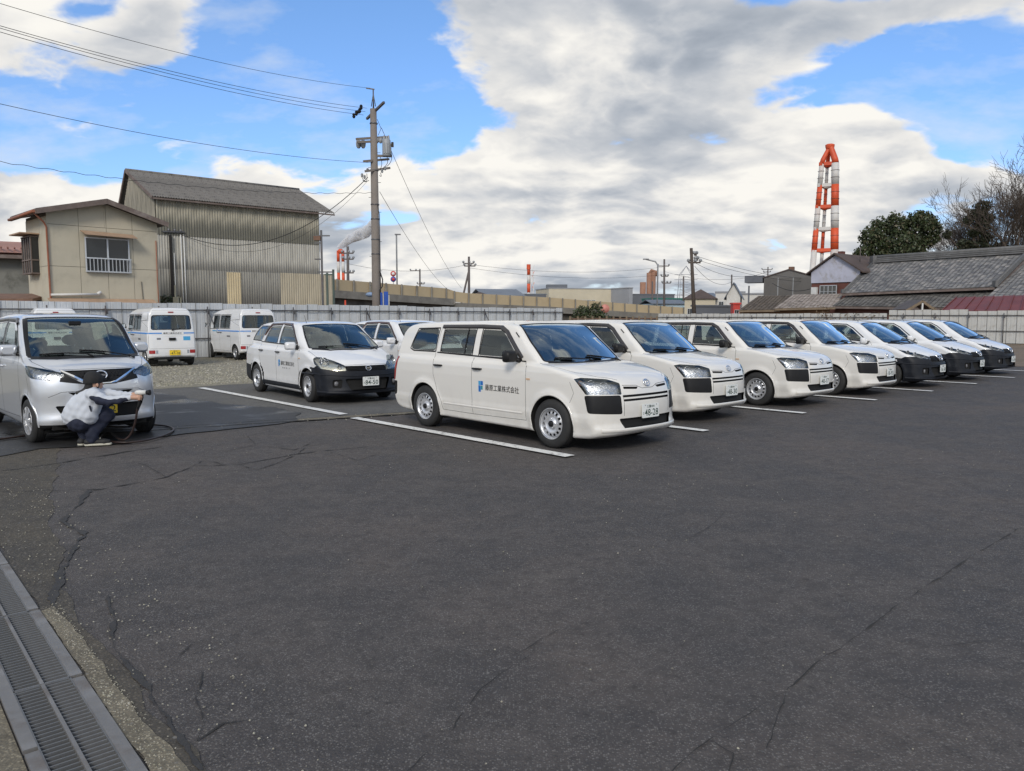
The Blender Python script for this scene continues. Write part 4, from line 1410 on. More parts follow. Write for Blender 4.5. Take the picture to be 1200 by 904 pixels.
def kei_spec():
 body = ('body',)
 wsp = [(-.10, -.64, 1.105), (.05, -.38, 1.09), (.10, 0, 1.08), (.05, .38, 1.09), (-.10, .64, 1.105), (-.42, .60, 1.33), (-.76, .535, 1.56), (-.755, .25, 1.59), (-.75, 0, 1.60), (-.755, -.25, 1.59), (-.76, -.535, 1.56), (-.42, -.60, 1.33)]
 cuts = [
  ('headlight', [(.02, -.735, .985), (.12, -.72, .985), (.36, -.55, .94), (.47, -.42, .90), (.49, -.41, .855), (.40, -.54, .80), (.22, -.69, .83), (.10, -.73, .88)], (.75, -.66, .1), body, .02, True),
  ('grille', [(.5, -.43, .90), (.5, -.16, .745), (.5, .16, .745), (.5, .43, .90), (.5, .43, .925), (.5, -.43, .925)], FWD, body, .01, False),
  ('grille_wing', [(.5, -.43, .90), (.5, -.44, .86), (.5, -.54, .80), (.5, -.30, .765), (.5, -.12, .735)], FWD, body, .005, True),
  ('slot', [(.5, -.38, .655), (.5, .38, .655), (.5, .32, .615), (.5, -.32, .615)], FWD, body, .01, False),
  ('intake', [(.5, -.42, .32), (.5, .42, .32), (.5, .52, .49), (.5, -.52, .49)], FWD, body, .03, False),
  ('chin', [(.5, -.8, .10), (.5, .8, .10), (.5, .8, .255), (.5, -.8, .255)], FWD, body, .01, False),
  ('windshield', wsp, (.6, 0, .8), body, .04, False),
  ('door_front', [(-.36, .30), (-.34, 1.0), (-.44, 1.15), (-.74, 1.48), (-.95, 1.56), (-1.40, 1.58), (-1.43, 1.1), (-1.43, .28)], None, body, .04, 'side'),
  ('door_rear', [(-1.2, .28), (-1.2, 1.585), (-2.20, 1.56), (-2.30, 1.1), (-2.26, .75), (-2.14, .45), (-2.10, .29)], None, body, .04, 'side'),
  ('win_front', [(-.62, 1.13), (-.82, 1.40), (-.96, 1.50), (-1.36, 1.515), (-1.375, 1.14)], None, ('door_front',), .03, 'side'),
  ('win_fix', [(-.42, 1.115), (-.72, 1.42), (-.78, 1.40), (-.575, 1.125)], None, ('door_front',), .01, 'side'),
  ('win_rear', [(-1.49, 1.145), (-1.48, 1.52), (-2.12, 1.50), (-2.20, 1.16)], None, ('door_rear',), .03, 'side'),
  ('rear_window', [(-2.7, -.52, 1.12), (-2.7, .52, 1.12), (-2.65, .47, 1.50), (-2.65, -.47, 1.50)], (-1, 0, .15), body, .05, False),
  ('tail_light', [(-2.72, -.71, 1.05), (-2.82, -.62, 1.05), (-2.86, -.6, .70), (-2.76, -.73, .70)], RR, body, .02, True),
 ]
 pieces = {
  'door_front': ('door', [SILVER], None, {}), 'door_rear': ('door', [SILVER], None, {}),
  'win_front': ('window', [GLASS], 'door_front', dict(off=-.006)), 'win_fix': ('window', [GLASS], 'door_front', dict(off=-.006)), 'win_rear': ('window', [GLASS], 'door_rear', dict(off=-.006)),
  'rear_window': ('rear_window', [GLASS], None, dict(off=-.004)), 'windshield': ('windshield', [WGLASS2], None, dict(off=-.003)),
  'headlight': ('headlight', [LENS, REFL], None, dict(off=.002, back=.04)), 'tail_light': ('tail_light', [REDL], None, dict(off=.004)),
  'grille': ('grille', [BLACKP], None, dict(off=-.015)), 'grille_wing': ('grille_wing', [BLACKP], None, dict(off=-.004)), 'slot': ('grille_slot', [DEEP], None, dict(off=-.02)), 'intake': ('lower_grille', [DEEP], None, dict(off=-.03)), 'chin': ('chin_panel', [BLACKP], None, dict(off=-.008)),
 }
 seams = [
  ([(-.36, .30), (-.34, 1.0), (-.42, 1.10)], None, .007, 'side'), ([(-1.43, .28), (-1.43, 1.1)], None, .007, 'side'),
  ([(-2.30, 1.1), (-2.26, .75), (-2.14, .45), (-2.10, .29), (-1.43, .28), (-.36, .30)], None, .007, 'side'),
  ([(.48, -.44, .935), (.30, -.58, .99), (.05, -.66, 1.04), (-.08, -.67, 1.08)], (.1, -.35, 1), .007, True),
  ([(.50, -.44, .935), (.52, 0, .94), (.50, .44, .935)], FWD, .007, False),
  ([(.42, -.58, .60), (.48, -.45, .66), (.52, -.38, .665)], FWD, .006, True), ([(.52, -.38, .665), (.54, 0, .668), (.52, .38, .665)], FWD, .006, False),
  ([(.06, .86), (.12, .72), (.10, .55)], None, .006, 'side'),
 ]
 trims = [
  ('window_trim', BLACKP, [(-.36, 1.095), (-.9, 1.11), (-1.43, 1.12), (-2.25, 1.14)], None, .025, .004, 'side', False),
  ('window_trim', BLACKP, [(-.37, 1.10), (-.72, 1.45), (-.93, 1.53), (-1.40, 1.54), (-1.40, 1.12)], None, .03, .0035, 'side', True),
  ('window_trim', BLACKP, [(-1.46, 1.13), (-1.46, 1.54), (-2.15, 1.52), (-2.23, 1.15)], None, .024, .0035, 'side', True),
  ('window_sash', BLACKP, [(-.60, 1.12), (-.80, 1.41)], None, .03, .004, 'side', False),
  ('windshield_trim', BLACKP, rcorner([(a, b * 1.015, c + (.008 if c > 1.3 else -.010)) for a, b, c in wsp], .04), (.6, 0, .8), .045, .003, False, True),
  ('pillar_trim', BLACKP, [(-.14, -.655, 1.12), (-.42, -.615, 1.33), (-.76, -.55, 1.565)], (.6, -.2, .8), .05, .002, True, False),
  ('cowl_panel', BLACKP, [(-.06, -.64, 1.09), (.09, -.38, 1.07), (.14, 0, 1.06), (.09, .38, 1.07), (-.06, .64, 1.09)], (.4, 0, .9), .06, .006, False, False),
  ('window_visor', VISORM, [(-.78, 1.50), (-.94, 1.56), (-1.42, 1.565), (-2.16, 1.545)], None, .05, .02, 'side', False),
 ]
 def extra(root, B, done, parts):
  hl = {1: done.get('headlight_r'), -1: done.get('headlight_l')}
  headlight_bowls(root, hl, [((.34, -.52, .862), .042, (.9, -.3, .1), False), ((.20, -.63, .895), .042, (.8, -.6, .1), False), ((.38, -.50, .815), .022, (.9, -.3, 0), True)])
  for sg in (-1, 1):
   a = B.ray([(.5, sg * .43, .915), (.5, sg * .30, .838), (.5, sg * .17, .762), (.5, sg * .10, .752), (.5, 0, .750)], FWD)
   nn = B.normals(a)
   q = a + nn * .010
   mb = MB()
   vs = []
   for k, (p, w) in enumerate(zip(q, (.020, .026, .022, .012, .011))):
    vs += [(p[0], p[1], p[2] + w), (p[0] + .01, p[1], p[2]), (p[0], p[1], p[2] - w)]
   mb.add(vs, [(3 * i + j, 3 * i + j + 1, 3 * i + j + 4, 3 * i + j + 3) for i in range(4) for j in (0, 1)], 0, False)
   mb.build('grille_chevron', CHROME, root)
  c = B.ray([(.5, 0, .855)], FWD)[0]
  Nn = Vector(B.normals(np.array([c]))[0]); cx = Vector(c) + Nn * .010
  ux = Vector((0, 1, 0)); uz = Vector((-Nn.z, 0, Nn.x)).normalized()
  mb = MB()
  mb.tube([cx + ux * (.068 * math.cos(2 * PI * k / 28)) + uz * (.054 * math.sin(2 * PI * k / 28)) for k in range(29)], .009, 6, 0, False)
  mb.beam(cx - ux * .078, cx + ux * .078, .014, .024, 0)
  mb.build('emblem', CHROME, root)
  mesh = MB()
  for k in range(-9, 10):
   for sg in (-1, 1):
    y = k * .045
    pts = B.ray([(.5, y + sg * t * .07, .90 - t * .13) for t in (0, .5, 1)], FWD)
    pts = [p for p in pts if abs(p[1]) < .12 + (p[2] - .75) * 1.6 and abs(p[1]) < .40]
    if len(pts) > 1: mesh.tube([(p[0] - .008, p[1], p[2]) for p in pts], .004, 4)
  o = mesh.build('grille_mesh', BLACKP, root); o['kind'] = 'stuff'
  m2 = MB().box((.49, 0, .445), (.012, .335, .165)); m2.build('plate_holder', BLACKP, root)
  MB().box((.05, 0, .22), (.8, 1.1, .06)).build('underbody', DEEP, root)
  MB().box((-.56, 0, 1.51), (.05, .14, .05)).build('camera_housing', BLACKP, root)
 return dict(cuts=cuts, pieces=pieces, seams=seams, trims=trims, wheels=WHEEL_ALLOY, handles=[(-1.28, .93, 'door_front'), (-2.12, .95, 'door_rear')], handle_mat=SILVER_T, trim_paint=SILVER_T,
    mirror=(-.50, 1.16, .80), mirror_mat=SILVER_T, wipers=[((.05, .50, 1.09), (-.02, -.10, 1.13), 1), ((.07, -.02, 1.09), (-.06, -.54, 1.13), 1)],
    cabin=dict(rows=[(-1.05, .56), (-1.9, .58)], dash=(-.38, 1.03), inmir=(-.66, 0, 1.47), y=.31, mat=SEATM), extra=[extra])

# ------------------------------------------------------------------ small white cargo van, seen from behind
def van_body():
 return Body(dict(
  wb=2.43, rw=.278, ra=.32, hw=.738, front=.50, rear=-2.93, top=1.93, track=.66,
  lower=[(.25, .24), (.42, .25), (.49, .30), (.51, .42), (.50, .60), (.47, .80), (.42, .96), (.34, 1.05), (.1, 1.10), (-1.5, 1.12), (-2.84, 1.12), (-2.90, 1.0), (-2.925, .60), (-2.935, .40), (-2.91, .30), (-2.7, .27), (-.3, .24)],
  upper=[(.38, .90), (.34, 1.02), (.24, 1.14), (.02, 1.42), (-.18, 1.66), (-.28, 1.74), (-.5, 1.81), (-.85, 1.86), (-1.3, 1.89), (-2.2, 1.895), (-2.6, 1.885), (-2.78, 1.85), (-2.84, 1.74), (-2.87, 1.4), (-2.90, 1.1), (-2.9, .9)],
  wlow=[(.1, .68), (.25, .705), (.35, .72), (.6, .733), (.9, .738), (1.08, .736), (1.2, .72), (1.4, .68)],
  wup=[(.8, .735), (1.1, .733), (1.2, .722), (1.5, .685), (1.65, .66), (1.74, .625), (1.84, .56), (1.9, .48)],
  cf=.16, pf=3, cf2=.05, cr=.05, pr=5, kc=.03, kr=.04, cg=.16, cgr=.05, gmid=-.2, taper=.03, rtaper=.01, gtaper=.02, grtaper=.02, k=.05, kg=.05, flare=.010)).build()

def van_spec():
 body = ('body',)
 wsp = [(.20, -.64, 1.10), (.32, 0, 1.08), (.20, .64, 1.10), (-.20, .60, 1.66), (-.20, 0, 1.71), (-.20, -.60, 1.66)]
 cuts = [
  ('headlight', [(.30, -.70, .92), (.42, -.60, .92), (.44, -.56, .74), (.36, -.71, .74)], (.8, -.6, 0), body, .03, True),
  ('windshield', wsp, (.8, 0, .6), body, .05, False),
  ('rear_window', [(-2.85, -.60, 1.19), (-2.85, .60, 1.19), (-2.82, .56, 1.62), (-2.82, -.56, 1.62)], (-1, 0, .1), body, .06, False),
  ('tail_light', [(-2.9, -.70, .42), (-2.9, -.52, .42), (-2.9, -.52, .53), (-2.9, -.70, .53)], (-1, -.1, 0), body, .02, True),
  ('door_front', [(-.02, .62), (.16, 1.10), (-.22, 1.66), (-.50, 1.70), (-.98, 1.70), (-1.0, 1.12), (-1.0, .34), (-.36, .33), (-.36, .5)], None, body, .04, 'side'),
  ('win_front', [(.06, 1.15), (-.24, 1.60), (-.42, 1.64), (-.93, 1.64), (-.94, 1.16)], None, ('door_front',), .04, 'side'),
  ('door_rear', [(-.9, .33), (-.9, 1.72), (-2.02, 1.72), (-2.04, 1.12), (-2.04, .62), (-1.98, .33)], None, body, .04, 'side'),
  ('win_rear', [(-1.06, 1.17), (-1.06, 1.64), (-1.96, 1.64), (-1.96, 1.17)], None, ('door_rear',), .04, 'side'),
 ]
 pieces = {
  'door_front': ('door', [WHITE2], None, {}), 'door_rear': ('door', [WHITE2], None, {}),
  'win_front': ('window', [GLASS], 'door_front', dict(off=-.006)), 'win_rear': ('window', [GLASS], 'door_rear', dict(off=-.006)),
  'rear_window': ('rear_window', [GLASS], None, dict(off=-.004)), 'windshield': ('windshield', [WGLASS], None, dict(off=-.003)),
  'headlight': ('headlight', [LENS, REFL], None, dict(off=.0, back=.03)), 'tail_light': ('tail_light', [REDL], None, dict(off=.004)),
 }
 seams = [
  ([(-1.0, .34), (-1.0, 1.12)], None, .008, 'side'), ([(-2.02, 1.72), (-2.04, 1.12), (-2.04, .62), (-1.98, .33), (-.36, .33)], None, .008, 'side'),
  ([(-2.84, -.68, 1.70), (-2.9, -.70, 1.1), (-2.92, -.70, .60), (-2.92, -.66, .575)], (-1, 0, 0), .009, True), ([(-2.92, -.68, .575), (-2.92, .68, .575)], (-1, 0, 0), .009, False),
  ([(-2.80, -.58, 1.80), (-2.80, .58, 1.80)], (-1, 0, .2), .009, False),
  ([(-2.9, -.60, 1.02), (-2.9, .60, 1.02)], (-1, 0, 0), .004, False),
 ]
 trims = [
  ('window_trim', BLACKP, [(.10, 1.13), (-.24, 1.625), (-.42, 1.665), (-.955, 1.665), (-.965, 1.14)], None, .026, .0035, 'side', True),
  ('window_trim', BLACKP, [(-1.04, 1.15), (-1.04, 1.665), (-1.985, 1.665), (-1.985, 1.15)], None, .024, .0035, 'side', True),
  ('window_sash', BLACKP, [(-1.52, 1.16), (-1.52, 1.65)], None, .03, .004, 'side', False),
  ('rear_window_trim', BLACKP, rcorner([(-2.85, -.61, 1.18), (-2.85, .61, 1.18), (-2.82, .57, 1.63), (-2.82, -.57, 1.63)], .07), (-1, 0, .1), .024, .004, False, True),
  ('windshield_trim', BLACKP, rcorner(wsp, .05), (.8, 0, .6), .03, .003, False, True),
 ]
 def extra(root, B, done, parts):
  D = (-1, 0, 0)
  def strip(y0, y1, z, w, m, nm):
   ribbon(B, [(-2.9, y0, z), (-2.9, y1, z)], D, w, .0025).build(nm, m, root)
  strip(-.72, -.36, 1.065, .045, BLUE2, 'blue_stripe'); strip(.30, .72, 1.065, .045, BLUE2, 'blue_stripe')
  for sg in (-1, 1):
   ribbon(B, [(-.30, sg * B.hw, 1.055), (-.66, sg * B.hw, 1.055)], (0, sg, 0), .045, .0025).build('blue_stripe', LBLUE, root)
   ribbon(B, [(-.84, sg * B.hw, 1.06), (-2.86, sg * B.hw, 1.065)], (0, sg, 0), .045, .0025).build('blue_stripe', BLUE2, root)
   mb = MB(); hw = B.hw * sg
   for (a, b, w, h, m) in ((-.80, 1.03, .035, .10, 0), (-.755, 1.06, .03, .08, 0), (-.715, 1.0, .03, .07, 1)):
    patch(B, [(a, hw, b), (a + w, hw, b), (a + w, hw, b + h), (a, hw, b + h)], (0, sg, 0), .003, mb, m, 2)
   mb.build('company_mark', [BLUE, TEAL], root)
   tl = done.get('tail_light' + ('_r' if sg < 0 else '_l'))
   m2 = MB(); patch(B, [(-2.9, sg * .50, .42), (-2.9, sg * .44, .42), (-2.9, sg * .44, .53), (-2.9, sg * .50, .53)], D, .004, m2, 0, 2)
   m2.build('reversing_lamp', REFL, tl)
   m3 = MB(); patch(B, [(-1.72, hw, .84), (-1.40 - .62, hw, .84), (-1.40 - .62, hw, .90), (-1.72, hw, .90)], (0, sg, 0), .002, m3, 0, 3)
   m3.build('slide_rail', GREYC, root)
  mb = MB()
  text_on(B, '藤原工業株式会社', (-2.9, .26, 1.035), (0, -1, 0), (0, 0, 1), .06, D, mb, 0, .002, width=.56)
  mb.build('company_sign', BINK, root)
  mb = MB(); patch(B, [(-2.9, -.34, .83), (-2.9, -.56, .83), (-2.9, -.56, .96), (-2.9, -.34, .96)], D, .003, mb, 0, 2); mb.build('sticker', LBLUE, root)
  mb = MB(); patch(B, [(-2.9, .46, .86), (-2.9, .34, .86), (-2.9, .34, .92), (-2.9, .46, .92)], D, .002, mb, 0, 2); mb.build('badge', GREYC, root)
  mb = MB(); mb.box((-2.925, 0, .88), (.05, .20, .085)); mb.build('tailgate_handle', BLACKP, root)
  mb = MB(); mb.box((-2.83, 0, 1.735), (.05, .16, .035)); mb.build('brake_light', REDL, root)
  q = B.ray([(-2.86, -.02, 1.17), (-2.86, -.30, 1.22)], D)
  mb = MB().tube([(q[0][0] - .02, q[0][1], q[0][2]), (q[1][0] - .02, q[1][1], q[1][2])], .010, 6); mb.lathe([(.025, .0), (.025, -.05), (.001, -.05)], 10, 0, Matrix.Translation((q[0][0] + .01, q[0][1], q[0][2])) @ Matrix.Rotation(R(90), 4, 'Y')); mb.build('rear_wiper', BLACKP, root)
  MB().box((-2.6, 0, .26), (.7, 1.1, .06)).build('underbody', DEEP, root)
  ribbon(B, [(-2.9, -.70, .36), (-2.9, .70, .36)], D, .03, .006).build('bumper_lip', WHITE2_T, root)
 return dict(cuts=cuts, pieces=pieces, seams=seams, trims=trims, trim_paint=WHITE2_T, wheels=WHEEL_VAN, handles=[(-.90, 1.0, 'door_front'), (-1.14, 1.0, 'door_rear')],
    mirror=(.02, 1.28, .84), mirror_mat=BLACKP, cabin=dict(rows=[(-.95, .85)], dash=(-.10, 1.05), inmir=(-.25, 0, 1.58), y=.30), extra=[extra])
BLUE2 = mat('stripe_blue', (0.03, 0.22, 0.62), 0.4, var=0.05)

# ------------------------------------------------------------------ the cars of the lot
def add_plate(root, B, num, top, x, z, mat_bg=None, back=False, yoff=0.0, tilt=0.0):
 me = plate_mesh(num, top, [mat_bg or PLATEM, INK, CHROME])
 h = B['plate']
 o = link_mesh('license_plate', me, root, (x, yoff, z), (0, R(tilt), PI if back else 0))
 return o

# ------------------------------------------------------------------ measured points of the place
def ray_dir(px, py):
 u = (px - 600) / 900; v = (py - 452) / 900
 return Vector((u, math.cos(PITCH) - v * math.sin(PITCH), -(math.sin(PITCH) + v * math.cos(PITCH))))
def gp(px, py, z=0.0):
 """survey point on the ground (plan position read off the photograph)"""
 d = ray_dir(px, py)
 t = (z - EYE) / d.z
 return Vector((d.x * t, d.y * t, z))
def pt(px, py, f):
 """survey point at a known distance f ahead of the photographer"""
 d = ray_dir(px, py)
 t = f / d.y
 return Vector((d.x * t, f, EYE + d.z * t))

def wobble(poly, amp=0.05, step=0.25, closed=True, freq=1.3):
 out = []
 n = len(poly)
 for i in range(n if closed else n - 1):
  a = Vector(poly[i]); b = Vector(poly[(i + 1) % n])
  L = (b - a).length; k = max(1, int(L / step))
  for j in range(k):
   p = a.lerp(b, j / k)
   q = mnoise.noise_vector(Vector((p.x * freq, p.y * freq, 3.1))) * amp + mnoise.noise_vector(Vector((p.x * freq * 5, p.y * freq * 5, 9.1))) * amp * .4
   out.append((p.x + q.x, p.y + q.y))
 if not closed: out.append(tuple(poly[-1][:2]))
 return out

def sheet(name, poly, z, m, kind='structure', parent=None):
 me = bpy.data.meshes.new(name)
 me.from_pydata([(p[0], p[1], z) for p in poly], [], [tuple(range(len(poly)))])
 me.materials.append(m)
 me.update()
 if me.polygons[0].normal.z < 0: me.flip_normals()
 o = link_mesh(name, me, parent)
 if kind: o['kind'] = kind
 return o

# ------------------------------------------------------------------ ground materials
def asphalt_mat(name, base, light, brown, worn, grit=95, rough=0.88, wet=None):
 m, N, bs, out = newmat(name)
 tc = N.n('ShaderNodeTexCoord'); v = tc.outputs['Object']
 vo = N.n('ShaderNodeTexVoronoi'); N.link(v, vo.inputs['Vector']); vo.inputs['Scale'].default_value = grit
 stone = N.n('ShaderNodeSeparateColor', i_0=vo.outputs['Color'])
 sfac = N.maprange(stone.outputs[0], 0.45, 1.0, 0.0, 1.0)
 sfac = N.math('MULTIPLY', sfac, N.maprange(vo.outputs['Distance'], 0.35, 0.6, 1.0, 0.0))
 vo2 = N.n('ShaderNodeTexVoronoi'); N.link(v, vo2.inputs['Vector']); vo2.inputs['Scale'].default_value = grit * 0.42
 st2 = N.n('ShaderNodeSeparateColor', i_0=vo2.outputs['Color'])
 bright = N.math('MULTIPLY', N.maprange(st2.outputs[1], 0.90, 1.0), N.maprange(vo2.outputs['Distance'], 0.2, 0.42, 1.0, 0.0))
 big = N.noise(v, 0.35, 6, 0.6, 0.4)
 mid = N.noise(v, 1.7, 8, 0.62, 0.2)
 fine = N.noise(v, 22.0, 6, 0.7)
 c = N.mix(N.maprange(mid, 0.35, 0.68), base, worn)
 c = N.mix(N.maprange(big, 0.45, 0.72, 0, 0.75), c, brown)
 c = N.mix(N.math('MULTIPLY', sfac, 0.8), c, light)
 c = N.mix(N.math('MULTIPLY', bright, 0.55), c, (0.26, 0.25, 0.235))
 c = N.mix(N.maprange(fine, 0.5, 0.7, 0.0, 0.6), c, tuple(q * 0.45 for q in base))
 c = N.mix(N.maprange(N.noise(v, 7.0, 7, 0.7, 0.3), 0.42, 0.66, 0.0, 0.36), c, tuple(q * 0.6 for q in base))
 # faint scuffs and tyre tracks
 wv = N.vmath('MULTIPLY', v, (0.5, 1.6, 1)).outputs[0]
 sc = N.maprange(N.noise(wv, 1.1, 9, 0.7, 0.8), 0.58, 0.78, 0.0, 0.3)
 c = N.mix(sc, c, (0.15, 0.14, 0.125))
 N.link(c, bs.inputs['Base Color'])
 N.link(N.maprange(mid, 0.3, 0.7, rough - 0.1, rough + 0.06), bs.inputs['Roughness'])
 bs.inputs['Specular IOR Level'].default_value = 0.35
 h = N.math('MULTIPLY_ADD', N.math('SUBTRACT', 1.0, vo.outputs['Distance']), 0.6, N.math('MULTIPLY', fine, 0.9))
 h = N.math('ADD', h, N.math('MULTIPLY', N.noise(v, 3.0, 4, 0.5), 1.5))
 b = N.n('ShaderNodeBump'); b.inputs['Strength'].default_value = 0.9; b.inputs['Distance'].default_value = 0.006
 N.link(h, b.inputs['Height']); N.link(b.outputs[0], bs.inputs['Normal'])
 MATS[name] = m
 return m, N, bs, c, mid

ASPH = asphalt_mat('dark_asphalt', (0.060, 0.055, 0.054), (0.20, 0.19, 0.178), (0.108, 0.089, 0.078), (0.090, 0.081, 0.077), grit=118)[0]
ASPH_OLD = asphalt_mat('grey_old_asphalt', (0.10, 0.098, 0.094), (0.20, 0.195, 0.185), (0.12, 0.11, 0.095), (0.13, 0.127, 0.12), grit=60)[0]
ASPH_SANDY = asphalt_mat('sandy_asphalt', (0.060, 0.054, 0.046), (0.17, 0.15, 0.12), (0.11, 0.09, 0.065), (0.085, 0.075, 0.06), grit=75)[0]
CONC = asphalt_mat('aggregate_concrete', (0.13, 0.115, 0.085), (0.34, 0.30, 0.22), (0.12, 0.10, 0.075), (0.20, 0.175, 0.13), grit=80)[0]
GRAVELM = asphalt_mat('gravel_bed', (0.22, 0.20, 0.155), (0.40, 0.37, 0.30), (0.19, 0.18, 0.11), (0.29, 0.26, 0.20), grit=26)[0]
DIRT = asphalt_mat('dirt', (0.16, 0.12, 0.085), (0.26, 0.2, 0.15), (0.12, 0.10, 0.06), (0.2, 0.155, 0.11), grit=18)[0]
CRACK = mat('crack_dark', (0.025, 0.024, 0.023), 0.95, var=0.3, vscale=30)
TAR = mat('dark_patch_seam', (0.036, 0.035, 0.035), 0.9, var=0.3, vscale=20, bump=0.002, bscale=120)

def line_paint():
 m, N, bs, out = newmat('worn_line_paint')
 v = N.n('ShaderNodeTexCoord').outputs['Object']
 n = N.noise(v, 14.0, 9, 0.75)
 big = N.noise(v, 1.3, 4, 0.6)
 f = N.maprange(N.math('ADD', n, N.math('MULTIPLY', big, 0.25)), 0.64, 0.80, 1.0, 0.0)
 c = N.mix(f, (0.16, 0.16, 0.16), (0.72, 0.72, 0.70))
 c = N.mix(N.maprange(n, 0.3, 0.42, 0.35, 0.0), c, (0.4, 0.39, 0.36))
 N.link(c, bs.inputs['Base Color']); bs.inputs['Roughness'].default_value = 0.75
 b = N.n('ShaderNodeBump'); b.inputs['Distance'].default_value = 0.003
 N.link(N.noise(v, 90.0, 4, 0.7), b.inputs['Height']); N.link(b.outputs[0], bs.inputs['Normal'])
 return m
LINE = line_paint()

def wet_mat():
 m, N, bs, c, mid = asphalt_mat('wet_asphalt', (0.018, 0.018, 0.019), (0.05, 0.05, 0.05), (0.022, 0.021, 0.02), (0.026, 0.026, 0.027), grit=70)
 for l in list(N.t.links):
  if l.to_node == bs and l.to_socket.name in ('Roughness', 'Normal'): N.t.links.remove(l)
 v = N.n('ShaderNodeTexCoord').outputs['Object']
 p = N.noise(v, 0.9, 5, 0.55, 0.3)
 N.link(N.maprange(p, 0.50, 0.74, 0.55, 0.10), bs.inputs['Roughness'])
 bs.inputs['Specular IOR Level'].default_value = 0.42
 h = N.math('MULTIPLY', N.noise(v, 40.0, 5, 0.7), N.maprange(p, 0.40, 0.56, 1.0, 0.02))
 b = N.n('ShaderNodeBump'); b.inputs['Strength'].default_value = 0.7; b.inputs['Distance'].default_value = 0.004
 N.link(h, b.inputs['Height']); N.link(b.outputs[0], bs.inputs['Normal'])
 return m
WET = wet_mat()

# ------------------------------------------------------------------ drain geometry (needs a slot in the ground)
DE = Vector((-1.29, 2.58, 0)); DD = Vector((-.656, .755, 0)).normalized(); DN = Vector((-.755, -.656, 0)).normalized()
DW = 0.315
def dpt(t, w, z=0): return DE + DD * t + DN * w + Vector((0, 0, z))

def ground():
 t0, t1 = -3.05, 6.01
 inner = [dpt(t0, 0), dpt(t1, 0), dpt(t1, DW), dpt(t0, DW)]
 B = 2500
 outer = [Vector((B, -B, 0)), Vector((B, B, 0)), Vector((-B, B, 0)), Vector((-B, -B, 0))]
 # a near field of its own so that coordinates stay precise
 A = 60
 mid = [Vector((A, -A, 0)), Vector((A, A, 0)), Vector((-A, A, 0)), Vector((-A, -A, 0))]
 me = bpy.data.meshes.new('ground')
 inn = [inner[0], inner[1], inner[2], inner[3]]
 vs = [tuple(v) for v in mid + inn + outer]
 # inner order: near-right, far-right, far-left, near-left
 fs = [(0, 1, 5, 4), (1, 2, 6, 5), (2, 3, 7, 6), (3, 0, 4, 7), (8, 9, 1, 0), (9, 10, 2, 1), (10, 11, 3, 2), (11, 8, 0, 3)]
 me.from_pydata(vs, [], fs)
 me.materials.append(ASPH)
 me.update()
 for p in me.polygons:
  if p.normal.z < 0: p.flip()
 o = link_mesh('ground', me); o['kind'] = 'structure'

ground()

def P2(*pts): return [gp(*p)[:2] for p in pts]

# older, paler lot behind the joint; gravel beyond it; dirt along the far right fence
sl, sr = Vector((-6.6, 9.8)), Vector((-1.75, 12.48))
sd = (sr - sl).normalized()
sheet('rear_lot', wobble([sl - sd * 12, sr + sd * 6.2, Vector((9, 23)), Vector((4, 30)), Vector((-9, 17.5)), Vector((-22, 9))], .03), .004, ASPH_OLD)
sheet('gravel_yard', wobble([(-24, 6.5), (-12, 13.7), (-8.03, 16.74), (-6.1, 18.23), (1.0, 23.6), (6.0, 27.5), (19, 36), (34, 40), (12, 62), (3.4, 46), (-13, 29.6), (-30, 12.6)], .18, .5), .008, GRAVELM)
sheet('dirt_verge', wobble([(15.2, 24.6), (40, 22), (45, 30), (30, 43.6), (10, 62), (8, 40)], .25, .6), .012, DIRT)
sheet('town_ground', [(-200, 60), (-60, -10), (-31, 12.0), (-13.5, 29.9), (3, 46.4), (8, 66), (30, 46), (60, 15), (120, -20), (600, 100), (500, 900), (-500, 900)], .016, DIRT)
# sandy shoulder and concrete edge by the drain
sheet('sandy_shoulder', wobble([dpt(-3, -.0), dpt(8, -.0), dpt(8.5, -1.3), dpt(5.0, -.62), dpt(4.0, -.42), dpt(3.1, -.30), dpt(2.4, -.20), dpt(2.0, -.15), dpt(-3, -.15)], .06, .08, True, 2.2), .004, ASPH_SANDY)
sheet('drain_surround', wobble([dpt(-3, -.005), dpt(1.93, -.005), dpt(1.97, -.07), dpt(1.2, -.095), dpt(.5, -.085), dpt(-.3, -.12), dpt(-3, -.18)], .016, .04, True, 6.0), .008, CONC)
sheet('left_surround', [dpt(-3.05, DW + .004), dpt(7, DW + .004), dpt(7, DW + 2.6), dpt(-3.05, DW + 2.6)], .004, CONC)

